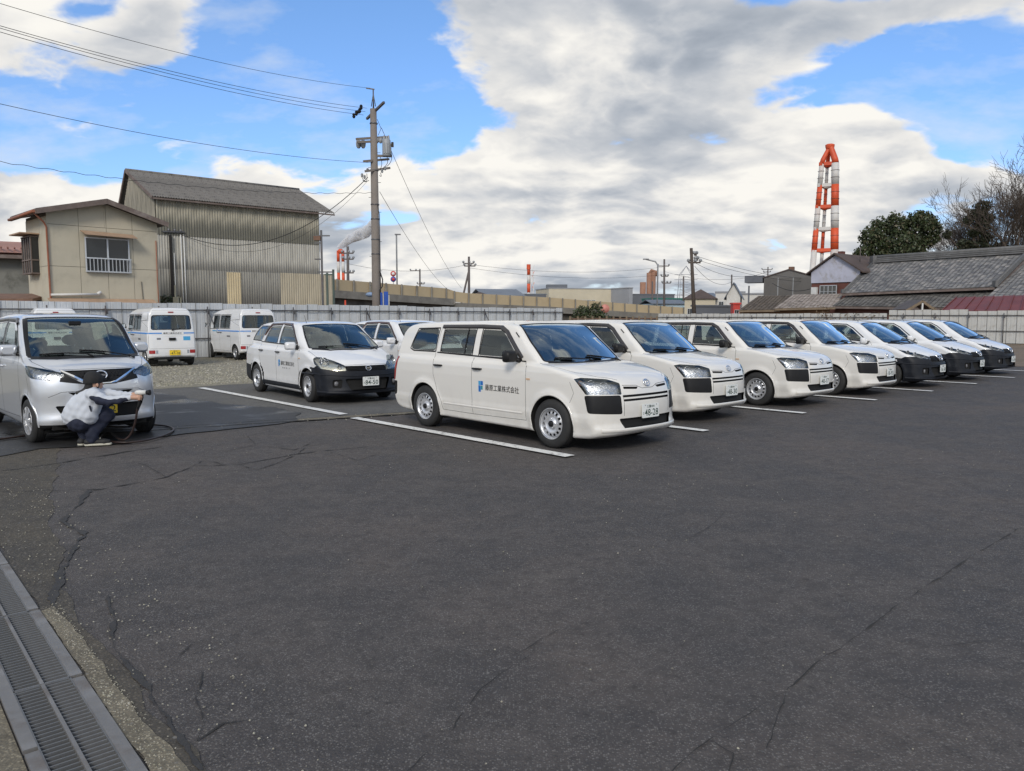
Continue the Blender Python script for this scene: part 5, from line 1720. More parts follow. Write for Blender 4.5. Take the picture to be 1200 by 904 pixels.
def stroke(pts, w, wv=0.5, z=.006, jit=.02, name='crack', m=CRACK, step=.06, seed=0):
 """an irregular flat line on the ground through plan points"""
 P = [Vector(p) for p in pts]
 pl = []
 for a, b in zip(P, P[1:]):
  k = max(1, int((b - a).length / step))
  pl += [a.lerp(b, j / k) for j in range(k)]
 pl.append(P[-1])
 for i, p in enumerate(pl):
  q = mnoise.noise_vector(Vector((p.x * 4, p.y * 4, seed))) * jit + mnoise.noise_vector(Vector((p.x * 17, p.y * 17, seed + 5))) * jit * .5
  pl[i] = Vector((p.x + q.x, p.y + q.y))
 vs = []
 n = len(pl)
 for i, p in enumerate(pl):
  t = pl[min(i + 1, n - 1)] - pl[max(i - 1, 0)]
  if t.length < 1e-6: t = Vector((1, 0))
  t.normalize(); s_ = Vector((-t.y, t.x))
  ww = w / 2 * (1 + wv * mnoise.noise(Vector((p.x * 9, p.y * 9, seed + 2.5))) * 2) * min(1, .25 + i / 4, .25 + (n - 1 - i) / 4)
  ww = max(ww, w * .08)
  vs += [(p.x + s_.x * ww, p.y + s_.y * ww, z), (p.x - s_.x * ww, p.y - s_.y * ww, z)]
 me = bpy.data.meshes.new(name)
 me.from_pydata(vs, [], [(2 * i, 2 * i + 1, 2 * i + 3, 2 * i + 2) for i in range(n - 1)])
 me.materials.append(m); me.update()
 for p in me.polygons:
  if p.normal.z < 0: p.flip()
 o = link_mesh(name, me); o['kind'] = 'structure'
 return o

cr = [
 ([(1195, 620), (1135, 655), (1060, 705), (1010, 742), (955, 780), (922, 812)], .009),
 ([(922, 812), (915, 835), (905, 862), (898, 880)], .008), ([(922, 812), (880, 840), (830, 868), (790, 900), (770, 930)], .006),
 ([(832, 868), (858, 885), (850, 915)], .006), ([(1200, 700), (1165, 690), (1120, 685)], .004), ([(905, 668), (890, 662), (860, 672)], .004),
 ([(0, 577), (60, 576), (120, 574), (195, 560), (225, 547), (280, 545), (350, 532), (430, 524)], .028),
 ([(225, 547), (240, 539), (262, 545), (290, 541)], .022), ([(280, 545), (300, 552), (330, 541), (350, 532)], .018), ([(262, 530), (300, 522), (345, 528), (372, 518)], .018),
 ([(350, 532), (360, 524), (385, 520)], .016), ([(195, 560), (170, 545), (150, 541)], .012), ([(300, 522), (290, 512), (320, 505)], .012), ([(385, 530), (420, 540), (445, 532)], .010),
 ([(150, 793), (200, 782), (225, 755), (270, 742), (320, 727), (345, 712)], .006), ([(210, 770), (260, 760)], .004),
 ([(470, 910), (500, 885), (520, 872), (545, 830), (560, 812), (590, 790), (625, 765)], .007), ([(545, 845), (562, 836), (590, 842)], .004), ([(520, 872), (555, 868)], .004),
 ([(600, 770), (625, 757), (650, 740), (700, 735)], .004), ([(790, 640), (830, 620), (850, 600)], .004),
 ([(230, 872), (262, 850), (300, 845)], .012), ([(240, 898), (280, 888)], .010), ([(232, 872), (240, 850), (228, 820), (236, 790)], .014),
 ([(600, 664), (660, 650), (700, 652)], .003), ([(400, 650), (470, 640), (520, 628)], .003),
 ([(1100, 760), (1150, 752), (1200, 756)], .004), ([(980, 560), (1040, 566), (1080, 560)], .005),
]
for k, (p, w) in enumerate(cr):
 stroke(P2(*p), w * .5, 1.2, .006, .035 if k in (6, 7, 8, 9, 10) else .014, step=.035, seed=k * 3.3)
for k, (p, w) in enumerate([([(105, 575), (88, 598), (72, 612), (100, 628), (78, 655), (66, 690), (62, 716)], .022), ([(128, 700), (135, 765), (170, 800), (200, 850), (235, 905)], .018)]):
 stroke(P2(*p), w, 1.4, .007, .03, 'patch_seam', TAR, .03, 50 + k)

# the joint: a rough concrete strip between two dark cracks
nrm = Vector((-sd.y, sd.x))
for a, b in ((-9, 5.2),):
 A0, A1 = sl + sd * a, sr + sd * b
 o = sheet('concrete_strip', wobble([A0 - nrm * .02, A1 - nrm * .02, A1 + nrm * .22, A0 + nrm * .22], .02, .2, True, 2.0), .010, CONC)
 stroke([A0 - nrm * .03, A1 - nrm * .03], .045, .8, .016, .03, 'joint_gap', CRACK, .1, 71)
 stroke([A0 + nrm * .23, A1 + nrm * .23], .02, .8, .016, .03, 'joint_gap', CRACK, .1, 73)
stroke(P2((-20, 556), (60, 545), (110, 536), (190, 524)), .03, .9, .007, .05, 'joint_gap', CRACK, .1, 75)

# wet ground round the washed car
sheet('wet_patch', wobble([gp(*p)[:2] for p in ((-60, 545), (60, 526), (150, 520), (215, 509), (300, 501), (348, 493), (352, 485), (318, 478), (262, 474), (214, 466), (180, 460), (90, 468), (-60, 480))], .13, .18, True, 1.6), .013, WET)
0 and sheet('wet_trace', wobble([gp(*p)[:2] for p in ((30, 533), (120, 528), (140, 537), (60, 542))], .10, .12, True, 2.6), .011, TAR)

# parking lines
def pline(a, b, w=.16):
 a = Vector(a[:2]); b = Vector(b[:2])
 d = (b - a).normalized(); n = Vector((-d.y, d.x)) * w / 2
 sheet('parking_line', wobble([a - n, b - n, b + n, a + n], .006, .12, True, 6), .020, LINE)
pline(gp(668, 536.5), gp(415, 491)); pline(gp(403, 487), gp(236, 455.5))
ld = Vector((-.69, .725))
for px, py in ((828, 506.5), (943, 485.5), (1027, 470), (1093, 459.5), (1144.5, 450.7), (1189, 443.5), (1222, 436.5)):
 a = gp(px, py); pline(a, Vector(a[:2]) + ld * 5.0)

# loose stones on the gravel
def stones(name, n, region, size, m, seed):
 rnd = random.Random(seed)
 mb = MB()
 k = 0
 while k < n:
  x, y = region(rnd)
  if x is None: continue
  s_ = size * rnd.uniform(.5, 1.6)
  a = rnd.uniform(0, PI)
  c, s2 = math.cos(a), math.sin(a)
  pts = [(-1, -.7, 0), (1, -.8, 0), (.9, .8, 0), (-.8, .9, 0), (-.5, -.3, .8), (.6, -.2, .7), (.1, .6, .75)]
  vs = [(x + (p[0] * c - p[1] * s2) * s_ / 2, y + (p[0] * s2 + p[1] * c) * s_ / 2, .008 + p[2] * s_ * .6) for p in pts]
  mb.add(vs, [(0, 1, 5, 4), (1, 2, 6, 5), (2, 3, 6), (3, 0, 4, 6), (4, 5, 6)])
  k += 1
 o = mb.build(name, m); o['kind'] = 'stuff'
 return o
def island_mat(name, cols, rough=0.85, bump=0.0):
 m, N, bs, out = newmat(name)
 g = N.n('ShaderNodeNewGeometry')
 r = N.n('ShaderNodeValToRGB', i_0=g.outputs['Random Per Island'])
 cr_ = r.color_ramp; cr_.interpolation = 'LINEAR'
 for i, c in enumerate(cols):
  e = cr_.elements[i] if i < 2 else cr_.elements.new(i / (len(cols) - 1))
  e.position = i / (len(cols) - 1); e.color = (*c, 1)
 v = N.n('ShaderNodeTexCoord').outputs['Object']
 c = N.vmath('SCALE', r.outputs[0], scale=N.maprange(N.noise(v, 4.0, 5, 0.6), 0.3, 0.7, .75, 1.2, False)).outputs[0]
 N.link(c, bs.inputs['Base Color']); bs.inputs['Roughness'].default_value = rough
 if bump:
  b = N.n('ShaderNodeBump'); b.inputs['Distance'].default_value = bump
  N.link(N.noise(v, 30.0, 5, 0.7), b.inputs['Height']); N.link(b.outputs[0], bs.inputs['Normal'])
 MATS[name] = m
 return m
STONE = island_mat('loose_stones', [(.17, .16, .13), (.27, .25, .20), (.36, .34, .28), (.22, .21, .15), (.42, .40, .35)])
def reg_g(r):
 f = r.uniform(0, 1) ** .8
 a = Vector((-13, 14)).lerp(Vector((-1, 22)), r.random()); b = a + Vector((-.69, .72)) * r.uniform(.2, 13) * f
 return (b.x, b.y)
stones('gravel', 9000, reg_g, .036, STONE, 3)
def reg_c(r):
 p = dpt(r.uniform(-.8, 6), -r.uniform(.02, .6) ** 1.0)
 return (p.x, p.y)
stones('grit', 500, reg_c, .007, STONE, 4)
stones('grit', 700, lambda r: (lambda p: (p.x, p.y))(dpt(r.uniform(-.3, 2.0), -r.uniform(.01, .10))), .005, STONE, 5)
def reg_s(r):
 p = sl.lerp(sr, r.uniform(-.6, 1.1)) + nrm * r.gauss(.05, .14)
 return (p.x, p.y)
stones('grit', 260, reg_s, .013, STONE, 6)
stones('grit', 500, lambda r: (r.uniform(-5, 7), r.uniform(2.6, 9.5)), .007, STONE, 8)

# ------------------------------------------------------------------ drain channel with its grates
def steel(name, col, rough=.45):
 return mat(name, col, rough, metal=.35, var=.25, vscale=5, dark=(.10, .07, .05), dscale=4, damt=.5, bump=.0006, bscale=160, rvar=.12)
GALV = steel('galvanised_steel', (.16, .165, .17), .6); GALV2 = steel('galvanised_edge', (.20, .195, .19), .6)
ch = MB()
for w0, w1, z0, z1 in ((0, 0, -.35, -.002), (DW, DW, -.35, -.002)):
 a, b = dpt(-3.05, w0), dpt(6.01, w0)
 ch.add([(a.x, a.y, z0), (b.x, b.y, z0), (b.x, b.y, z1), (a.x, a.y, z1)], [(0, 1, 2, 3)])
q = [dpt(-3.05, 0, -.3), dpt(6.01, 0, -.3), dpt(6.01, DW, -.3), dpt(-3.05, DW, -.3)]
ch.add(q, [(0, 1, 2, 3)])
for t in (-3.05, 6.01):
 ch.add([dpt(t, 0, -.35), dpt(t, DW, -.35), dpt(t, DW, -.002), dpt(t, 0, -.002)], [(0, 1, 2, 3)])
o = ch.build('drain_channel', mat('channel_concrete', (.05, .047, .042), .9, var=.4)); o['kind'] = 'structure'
angz = math.atan2(DD.y, DD.x)
slat_me = MB().box((0, 0, 0), (.006, DW - .104, .024)).mesh('slat', GALV)
ten = ['first and nearest', 'second', 'third', 'fourth', 'fifth', 'sixth']
prev_g = None
for k, t0 in enumerate([-3.08, -2.07, -1.06, -.05, .95, 1.96, 2.98, 4.0, 5.0]):
 L = 1.0
 c = dpt(t0 + L / 2, DW / 2)
 root = empty('drain_grate', (c.x, c.y, 0), angz)
 nm = ['two places before the bottom edge, behind the camera', 'just before the bottom edge, out of view', 'just outside the near edge of the photo', 'at the very bottom edge of the photo', 'with bright tread-plate edge, beside the concrete strip', 'beside the step where the concrete strip ends', 'beside the sandy shoulder, cut by the left edge', 'beyond the left edge beside sandy ground', 'farthest beyond the left edge'][k]
 tag(root, 'slatted steel drain grate ' + nm, 'drain grate', 'grates of the long trench drain')
 MB().box((0, 0, .001), (L - .006, .014, .030)).build('centre_bar', GALV2, root)
 for sg in (-1, 1):
  MB().box((0, sg * (DW / 2 - .052), -.001), (L - .006, .006, .028)).build('side_bar', GALV, root)
 for j in range(30):
  link_mesh('slat', slat_me, root, (-L / 2 + .02 + j * .0331, 0, -.002))
 for s2 in (-1, 1):
  MB().box((s2 * (L / 2 - .006), 0, -.001), (.006, DW - .104, .028)).build('end_bar', GALV, root)
for sg, offs in ((0, (-3.1, -2.09, -1.08, -.07, .95, 1.97, 2.98, 4.0, 5.0)), (1, (-2.62, -1.6, -.62, .40, 1.41, 2.42, 3.43, 4.44, 5.05))):
 for k, t0 in enumerate(offs):
  L = 1.0
  w = .026 if sg == 0 else DW - .026
  c = dpt(t0 + L / 2, w)
  mb = MB(); mb.box((0, 0, -.003), (L - .012, .047, .030))
  o = mb.build('edge_angle', GALV2, None, (c.x, c.y, .003), (0, 0, angz))
  o['kind'] = 'structure'

# ------------------------------------------------------------------ boundary fences of steel sheets
FENCEM = mat('fence_sheet', (.50, .52, .54), .55, var=.10, vscale=1.5, dark=(.30, .28, .25), dscale=1.6, damt=.45, rvar=.1)
FENCEW = mat('fence_sheet_weathered', (.50, .50, .48), .65, var=.12, vscale=1.5, dark=(.27, .24, .2), dscale=1.3, damt=.65, rvar=.1)
JOINTM = mat('fence_joint_shadow', (.10, .10, .10), .9)
PIPE = mat('scaffold_pipe', (.11, .11, .115), .5, metal=.5, var=.3, vscale=3, dark=(.12, .06, .035), damt=.6)
RUST = mat('rusty_steel', (.16, .09, .06), .8, var=.3, vscale=3)
POSTW = mat('fence_post_wood', (.20, .15, .10), .85, var=.3)

def sheet_fence(name, A, dirv, n, w, hfun, m, label, seed, rails=(.26,), low_rail=None, brace=4):
 """sheets of pressed steel side by side; A start on the ground, dirv along the fence, the lot lies on the right hand"""
 rnd = random.Random(seed)
 d = Vector(dirv).normalized(); ang = math.atan2(d.y, d.x)
 root = empty(name, tuple(A), ang)
 tag(root, label, 'fence')
 cache = {}
 for k in range(n):
  h = hfun(k * w)
  key = round(h, 2)
  if key not in cache:
   mb = MB()
   # ribbed profile, a bent edge on one side
   prof = [(0, 0), (.012, -.022), (.03, -.022), (.036, 0), (w * .30, 0), (w * .32, .012), (w * .36, .012), (w * .38, 0), (w * .64, 0), (w * .66, .012), (w * .70, .012), (w * .72, 0), (w - .006, 0)]
   vs = [(x, y, z) for z in (.03, h) for x, y in prof]
   m_ = len(prof)
   mb.add(vs, [(i, i + 1, m_ + i + 1, m_ + i) for i in range(m_ - 1)])
   vs = [(x, y + .006, z) for z in (.03, h) for x, y in prof]
   mb.add(vs, [(i + 1, i, m_ + i, m_ + i + 1) for i in range(m_ - 1)])
   mb.box((w - .004, -.014, (h + .03) / 2), (.013, .006, h - .03), mi=1)
   cache[key] = mb.mesh('panel', [m, JOINTM])
  o = link_mesh('panel', cache[key], root, (k * w, rnd.uniform(-.01, .01), rnd.uniform(-.02, .02)))
  o.rotation_euler = (rnd.uniform(-.006, .006), 0, rnd.uniform(-.012, .012))
 L = n * w
 hm = hfun(L / 2)
 for r in rails:
  MB().tube([(0, -.07, hm - r), (L, -.07, hm - r)], .024, 8).build('rail', PIPE, root)
 if low_rail:
  MB().tube([(0, -.07, low_rail), (L, -.07, low_rail)], .024, 8).build('rail', PIPE, root)
 x = .9
 while x < L:
  MB().tube([(x, -.12, 0), (x, -.12, hm - .12)], .024, 8).build('post', PIPE, root)
  cl = MB(); cl.box((x, -.095, hm - rails[0]), (.09, .09, .07)); cl.box((x + .05, -.13, hm - rails[0] - .08), (.05, .04, .16)); cl.build('clamp', PIPE, root)
  if brace and int(x / 1.8) % brace == 2:
   MB().tube([(x + .3, -1.0, 0), (x + .04, -.15, hm - .35)], .02, 6).build('brace', PIPE, root)
  x += 1.82
 return root

FA, FB = Vector((-30.5, 11.2, 0)), Vector((3.0, 44.6, 0))
fd = (FB - FA).normalized()
nL = int((FB - FA).length / .53)
sheet_fence('sheet_fence', FA, fd, nL, .53, lambda s_: 2.1 if s_ < 36 else 2.06, FENCEM, 'long pale grey steel sheet fence with a scaffold pipe rail behind the parked vans', 1, low_rail=.75)
rd = Vector((-.70, .714, 0)).normalized()
RA = Vector((29.2, 43.85, 0)) - rd * 9.0
sheet_fence('sheet_fence', RA + rd * 34, -rd, int(17.6 / .5), .5, lambda s_: 1.80, FENCEW, 'low weathered white sheet fence running behind the right hand row of cars', 2, low_rail=.6)
sheet_fence('sheet_fence', RA + rd * 16.4, -rd, int(16.4 / .5), .5, lambda s_: 2.0 if s_ < 4.4 else 1.92, FENCEW, 'taller weathered white sheet fence at the right edge below the tiled roof', 3, low_rail=.75, brace=2)
# dark gap between the fences: posts of an unfinished stretch
gapr = empty('post_and_rail_fence', (3.4, 45.0, 0), math.atan2(.75, .66))
tag(gapr, 'rusty open post and rail fence between the two sheet fences', 'fence')
for k in range(14):
 MB().box((k * .75, 0, .8), (.09, .09, 1.6)).build('post', POSTW, gapr)
for z in (.5, 1.0, 1.45):
 MB().box((4.9, .06, z), (9.8, .04, .09)).build('rail', RUST, gapr)

# ------------------------------------------------------------------ walls of panels
def wall_frame(a, b):
 """frame of a wall from plan point a to b: x along, y outward is to the right of the walk"""
 a = Vector((a[0], a[1], 0)); b = Vector((b[0], b[1], 0))
 return a, math.atan2((b - a).y, (b - a).x), (b - a).length

HOUSE = mat('render_beige', (.48, .44, .345), .8, var=.07, vscale=1.2, dark=(.22, .20, .16), dscale=.9, damt=.35, bump=.002, bscale=40)
HOUSED = mat('joint_dark', (.13, .12, .10), .9)
BROWNW = mat('weathered_brown_board', (.15, .115, .10), .75, var=.25, vscale=3, dark=(.27, .24, .22), dscale=3, damt=.5)
ROOFD = mat('dark_sheet_roof', (.075, .062, .058), .6, var=.25, vscale=2)
COPPER = mat('red_brown_pipe', (.30, .11, .06), .6, var=.2, vscale=4)
AWN = mat('awning_tan', (.40, .27, .18), .6, var=.2, vscale=3)
ALU = mat('aluminium_frame', (.58, .60, .62), .4, metal=.4, var=.1)
WDARK = mat('dark_window', (.020, .022, .024), .12, var=.3, vscale=1.5, coat=.0, spec=.6)
WBLIND = mat('window_with_blind', (.10, .10, .095), .25, var=.2, vscale=3)
PLAST = mat('white_plastic', (.62, .62, .60), .5, var=.1)
CREAM = mat('cream_box', (.55, .50, .36), .6, var=.1)

def panel_obj(name, w, h, m, parent, loc, rot=(0, 0, 0), t=.03, top=None):
 """flat board in the x-z plane, lower left corner at loc; top = height of the upper left, upper right corners"""
 h0, h1 = (h, h) if top is None else top
 mb = MB()
 mb.add([(0, 0, 0), (w, 0, 0), (w, 0, h1), (0, 0, h0), (0, t, 0), (w, t, 0), (w, t, h1), (0, t, h0)],
     [(0, 1, 2, 3), (5, 4, 7, 6), (1, 5, 6, 2), (4, 0, 3, 7), (3, 2, 6, 7), (0, 4, 5, 1)])
 return mb.build(name, m, parent, loc, rot)

def build_house():
 A = pt(60, 371, 31.0); B_ = pt(188.5, 371, 34.1)
 a, ang, L = wall_frame(A, B_)
 h = empty('two_storey_house', (a.x, a.y, 0), ang)
 tag(h, 'beige panelled two-storey house with a shallow gable and barred window at far left', 'house')
 D = 2.9
 zl, zr = 5.75, 5.62; xr = L * .50; zp = 6.28
 # core a little behind the boards
 mb = MB()
 prof = [(0.02, 0), (L - .02, 0), (L - .02, zr - .03), (xr, zp - .03), (.02, zl - .03)]
 mb.prism(prof, .03, D, 0, Matrix(((1, 0, 0, 0), (0, 0, 1, 0), (0, 1, 0, 0), (0, 0, 0, 1))))
 mb.build('wall', HOUSED, h)
 cols = [0, L * .27, L * .515, L * .755, L]
 rows = [0, 1.75, 3.62, 5.28]
 def ztop(x):
  return zl + (zp - zl) * x / xr if x < xr else zp + (zr - zp) * (x - xr) / (L - xr)
 for i in range(4):
  x0, x1 = cols[i] + .008, cols[i + 1] - .008
  for j in range(4):
   z0 = rows[j] + .008
   if j < 3:
    if j == 2 and i in (1, 2):      # around the window
     pass
    panel_obj('wall_panel', x1 - x0, rows[j + 1] - .008 - z0, HOUSE, h, (x0, 0, z0))
   else:
    if x0 < xr < x1:
     panel_obj('wall_panel', xr - x0 - .008, 0, HOUSE, h, (x0, 0, z0), top=(ztop(x0) - z0, ztop(xr) - z0))
     panel_obj('wall_panel', x1 - xr, 0, HOUSE, h, (xr, 0, z0), top=(ztop(xr) - z0, ztop(x1) - z0))
    else:
     panel_obj('wall_panel', x1 - x0, 0, HOUSE, h, (x0, 0, z0), top=(ztop(x0) - z0, ztop(x1) - z0))
 # left side wall boards (seen at a slant)
 for i in range(3):
  for j, (z0, z1) in enumerate(((0, 1.75), (1.75, 3.62), (3.62, 5.6))):
   panel_obj('wall_panel', D / 3 - .02, z1 - z0 - .015, HOUSE, h, (0, D - i * D / 3 - .01, z0 + .008), (0, 0, -PI / 2))
 for i in range(3):
  panel_obj('wall_panel', D / 3 - .02, 5.5, HOUSE, h, (L, i * D / 3 + .01, .01), (0, 0, PI / 2))
 # roof: two slopes with overhang, edge boards
 ov, fo = .44, .45
 rz = lambda x: zl + (zp - zl) * x / xr if x < xr else zp + (zr - zp) * (x - xr) / (L - xr)
 xl, xrr = -ov, L + .30
 zL, zR = zl - (zp - zl) / xr * ov, zr - (zp - zr) / (L - xr) * .30
 for (x0, z0, x1, z1) in ((xl, zL, xr, zp), (xr, zp, xrr, zR)):
  mb = MB()
  mb.add([(x0, -fo, z0 + .16), (x1, -fo, z1 + .16), (x1, D + .3, z1 + .16), (x0, D + .3, z0 + .16), (x0, -fo, z0 + .02), (x1, -fo, z1 + .02), (x1, D + .3, z1 + .02), (x0, D + .3, z0 + .02)],
      [(0, 1, 2, 3), (7, 6, 5, 4), (4, 5, 1, 0), (6, 7, 3, 2), (5, 6, 2, 1), (7, 4, 0, 3)])
  mb.build('roof', ROOFD, h)
  mb = MB(); mb.beam((x0, -fo - .02, z0 + .045), (x1, -fo - .02, z1 + .045), .05, .20); mb.build('barge_board', BROWNW, h)
  n = max(2, int(abs(x1 - x0) / .5))
 mb = MB(); mb.beam((xl - .02, -fo, zL + .04), (xl - .02, D + .3, zL + .04), .05, .18); mb.build('fascia_board', BROWNW, h)
 MB().tube([(xl - .09, -fo, zL + .04), (xl - .09, D + .3, zL)], .06, 8).build('gutter', COPPER, h)
 MB().tube([(xl - .05, -.30, zL - .02), (-.12, -.12, zL - .32), (-.02, -.06, zL - .50), (.0, -.06, 2.2), (.02, -.06, .1)], .035, 8).build('downpipe', COPPER, h)
 MB().tube([(L - .10, -.05, 4.9), (L - .10, -.05, 3.0), (L - .05, -.05, .2)], .02, 6).build('conduit', COPPER, h)
 MB().tube([(L * .82, -.03, 3.1), (L * .83, -.03, 2.25), (L - .15, -.03, 2.2)], .015, 6).build('conduit', HOUSED, h)
 # main window with lower railing
 wx0, wx1, wz0, wz1 = L * .312, L * .715, 3.42, 4.86
 win = empty('window', (0, 0, 0)); win.parent = h
 def fr(x0, x1, z0, z1, y=-.06, t=.05, m=ALU, nm='window_frame'):
  return MB().box(((x0 + x1) / 2, y, (z0 + z1) / 2), (x1 - x0, t, z1 - z0)).build(nm, m, win)
 MB().box(((wx0 + wx1) / 2, -.02, (wz0 + wz1) / 2), (wx1 - wx0 - .05, .03, wz1 - wz0 - .05)).build('pane', WDARK, win)
 fr(wx0, wx1, wz1 - .05, wz1); fr(wx0, wx1, wz0, wz0 + .06); fr(wx0, wx0 + .05, wz0 + .06, wz1 - .05); fr(wx1 - .05, wx1, wz0 + .06, wz1 - .05)
 xm = (wx0 + wx1) / 2; fr(xm - .03, xm + .03, wz0 + .06, wz1 - .05, -.07)
 MB().box(((wx0 + wx1) / 2, -.16, wz0 + .58), (wx1 - wx0 + .06, .04, .05)).build('rail', ALU, win)
 MB().box(((wx0 + wx1) / 2, -.16, wz0 + .04), (wx1 - wx0 + .06, .04, .04)).build('rail', ALU, win)
 nb = 13
 for k in range(nb):
  x = wx0 + (wx1 - wx0) * k / (nb - 1)
  MB().box((x, -.16, wz0 + .31), (.022, .022, .50)).build('bar', ALU, win)
 aw = MB(); aw.add([(wx0 - .12, -.02, wz1 + .26), (wx1 + .18, -.02, wz1 + .22), (wx1 + .18, -.55, wz1 + .05), (wx0 - .12, -.55, wz1 + .09), (wx0 - .12, -.02, wz1 + .22), (wx1 + .18, -.02, wz1 + .18), (wx1 + .18, -.55, wz1 + .01), (wx0 - .12, -.55, wz1 + .05)],
     [(0, 3, 2, 1), (4, 5, 6, 7), (3, 7, 6, 2), (0, 4, 7, 3), (1, 2, 6, 5)])
 aw.build('awning', AWN, h)
 # side window bay with its little roof
 b = MB(); b.box((-.14, D * .62, 4.1), (.28, 1.2, 1.5)); b.build('window_box', WDARK, h)
 for z in (3.36, 3.9, 4.85):
  MB().box((-.16, D * .62, z), (.34, 1.28, .05)).build('window_box_frame', BROWNW, h)
 for y in (-.62, -.3, .0, .3, .62):
  MB().box((-.29, D * .62 + y, 4.1), (.04, .05, 1.5)).build('window_box_post', BROWNW, h)
 mb = MB(); mb.beam((-.35, D * .62 - .8, 4.95), (-.35, D * .62 + .8, 4.95), .7, .05); mb.build('awning', AWN, h)
 # ground floor awning and the white pipe above it
 aw = MB(); aw.add([(-.1, -.02, 2.34), (L * .93, -.02, 2.34), (L * .93, -.75, 2.08), (-.1, -.75, 2.12), (-.1, -.02, 2.28), (L * .93, -.02, 2.28), (L * .93, -.75, 2.0), (-.1, -.75, 2.04)], [(0, 3, 2, 1), (4, 5, 6, 7), (3, 7, 6, 2), (0, 4, 7, 3), (1, 2, 6, 5)])
 aw.build('awning', AWN, h)
 MB().tube([(0, -.12, 2.46), (L * .42, -.12, 2.52)], .05, 10).build('pipe', PLAST, h)
 MB().tube([(L * .40, -.12, 2.52), (L * .43, -.12, 2.62)], .065, 10).build('pipe_cap', PLAST, h)
 for x0, x1 in ((.35, 1.35), (1.5, 2.4), (2.5, 3.3)):
  MB().box(((x0 + x1) / 2, -.01, 1.55), (x1 - x0, .04, .85)).build('pane', WDARK, h)
  MB().box(((x0 + x1) / 2, -.03, 1.99), (x1 - x0, .05, .05)).build('window_frame', ALU, h)
build_house()

# ------------------------------------------------------------------ corrugated warehouse
def corr_mat(name, base, stain_z, stain_h, stain=(.09, .085, .07), streak=.6, moss=0.0):
 """weathered corrugated cement sheet: grime washed down in streaks, heaviest near the laps"""
 m, N, bs, out = newmat(name)
 v = N.n('ShaderNodeTexCoord').outputs['Object']
 sep = N.n('ShaderNodeSeparateXYZ', i_0=v)
 st = N.vmath('MULTIPLY', v, (4.0, 4.0, .35)).outputs[0]
 n1 = N.noise(st, 1.0, 7, 0.62, .3)
 n2 = N.noise(v, .55, 6, 0.6, .4)
 band = N.maprange(N.math('ADD', sep.outputs[2], N.math('MULTIPLY', N.math('SUBTRACT', n1, .5), 1.6)), stain_z, stain_z + stain_h, 1.0, 0.0)
 f = N.math('MULTIPLY', band, .85)
 f = N.math('MAXIMUM', f, N.math('MULTIPLY', N.maprange(n1, .48, .70), streak))
 c = N.mix(N.maprange(n2, .35, .7, 0, .6), base, tuple(q * .66 for q in base))
 c = N.mix(f, c, stain)
 N.link(c, bs.inputs['Base Color']); bs.inputs['Roughness'].default_value = .9
 b = N.n('ShaderNodeBump'); b.inputs['Distance'].default_value = .006
 N.link(N.noise(v, 16.0, 6, 0.7), b.inputs['Height']); N.link(b.outputs[0], bs.inputs['Normal'])
 return m

def corr_sheet(w, h0, h1, pitch=.13, amp=.022, zofs=0.0, top=None):
 """corrugated board in the x-z plane; object z = height so the grime follows real height"""
 n = int(w / pitch * 6)
 mb = MB()
 vs = []
 for i in range(n + 1):
  x = w * i / n
  y = amp * math.cos(2 * PI * x / pitch)
  zt = h1 if top is None else top(x)
  vs += [(x, y, h0), (x, y, zt)]
 mb.add(vs, [(2 * i, 2 * i + 2, 2 * i + 3, 2 * i + 1) for i in range(n)], 0, True)
 return mb

CW_UP = corr_mat('corrugated_upper', (.44, .41, .325), 6.2, 1.0, (.10, .10, .085), streak=.45)
CW_MID = corr_mat('corrugated_middle', (.48, .465, .415), 4.05, .7, (.17, .165, .15), .5)
CW_LOW = corr_mat('corrugated_lower', (.34, .33, .295), 2.2, 1.6, (.11, .105, .095), .7)
CW_TAN = corr_mat('corrugated_tan', (.47, .42, .32), .2, .6, (.24, .21, .16), .4)
CW_NEW = corr_mat('corrugated_new', (.62, .52, .34), -2, .3, (.4, .34, .2), .15)
CW_GAB = corr_mat('corrugated_gable', (.33, .31, .255), 5.2, 1.8, (.09, .087, .075), .7)
CROOF = corr_mat('corrugated_roof', (.17, .16, .148), -9, .1, (.05, .046, .042), .85)
DARKW = mat('dark_interior', (.02, .018, .016), .9)

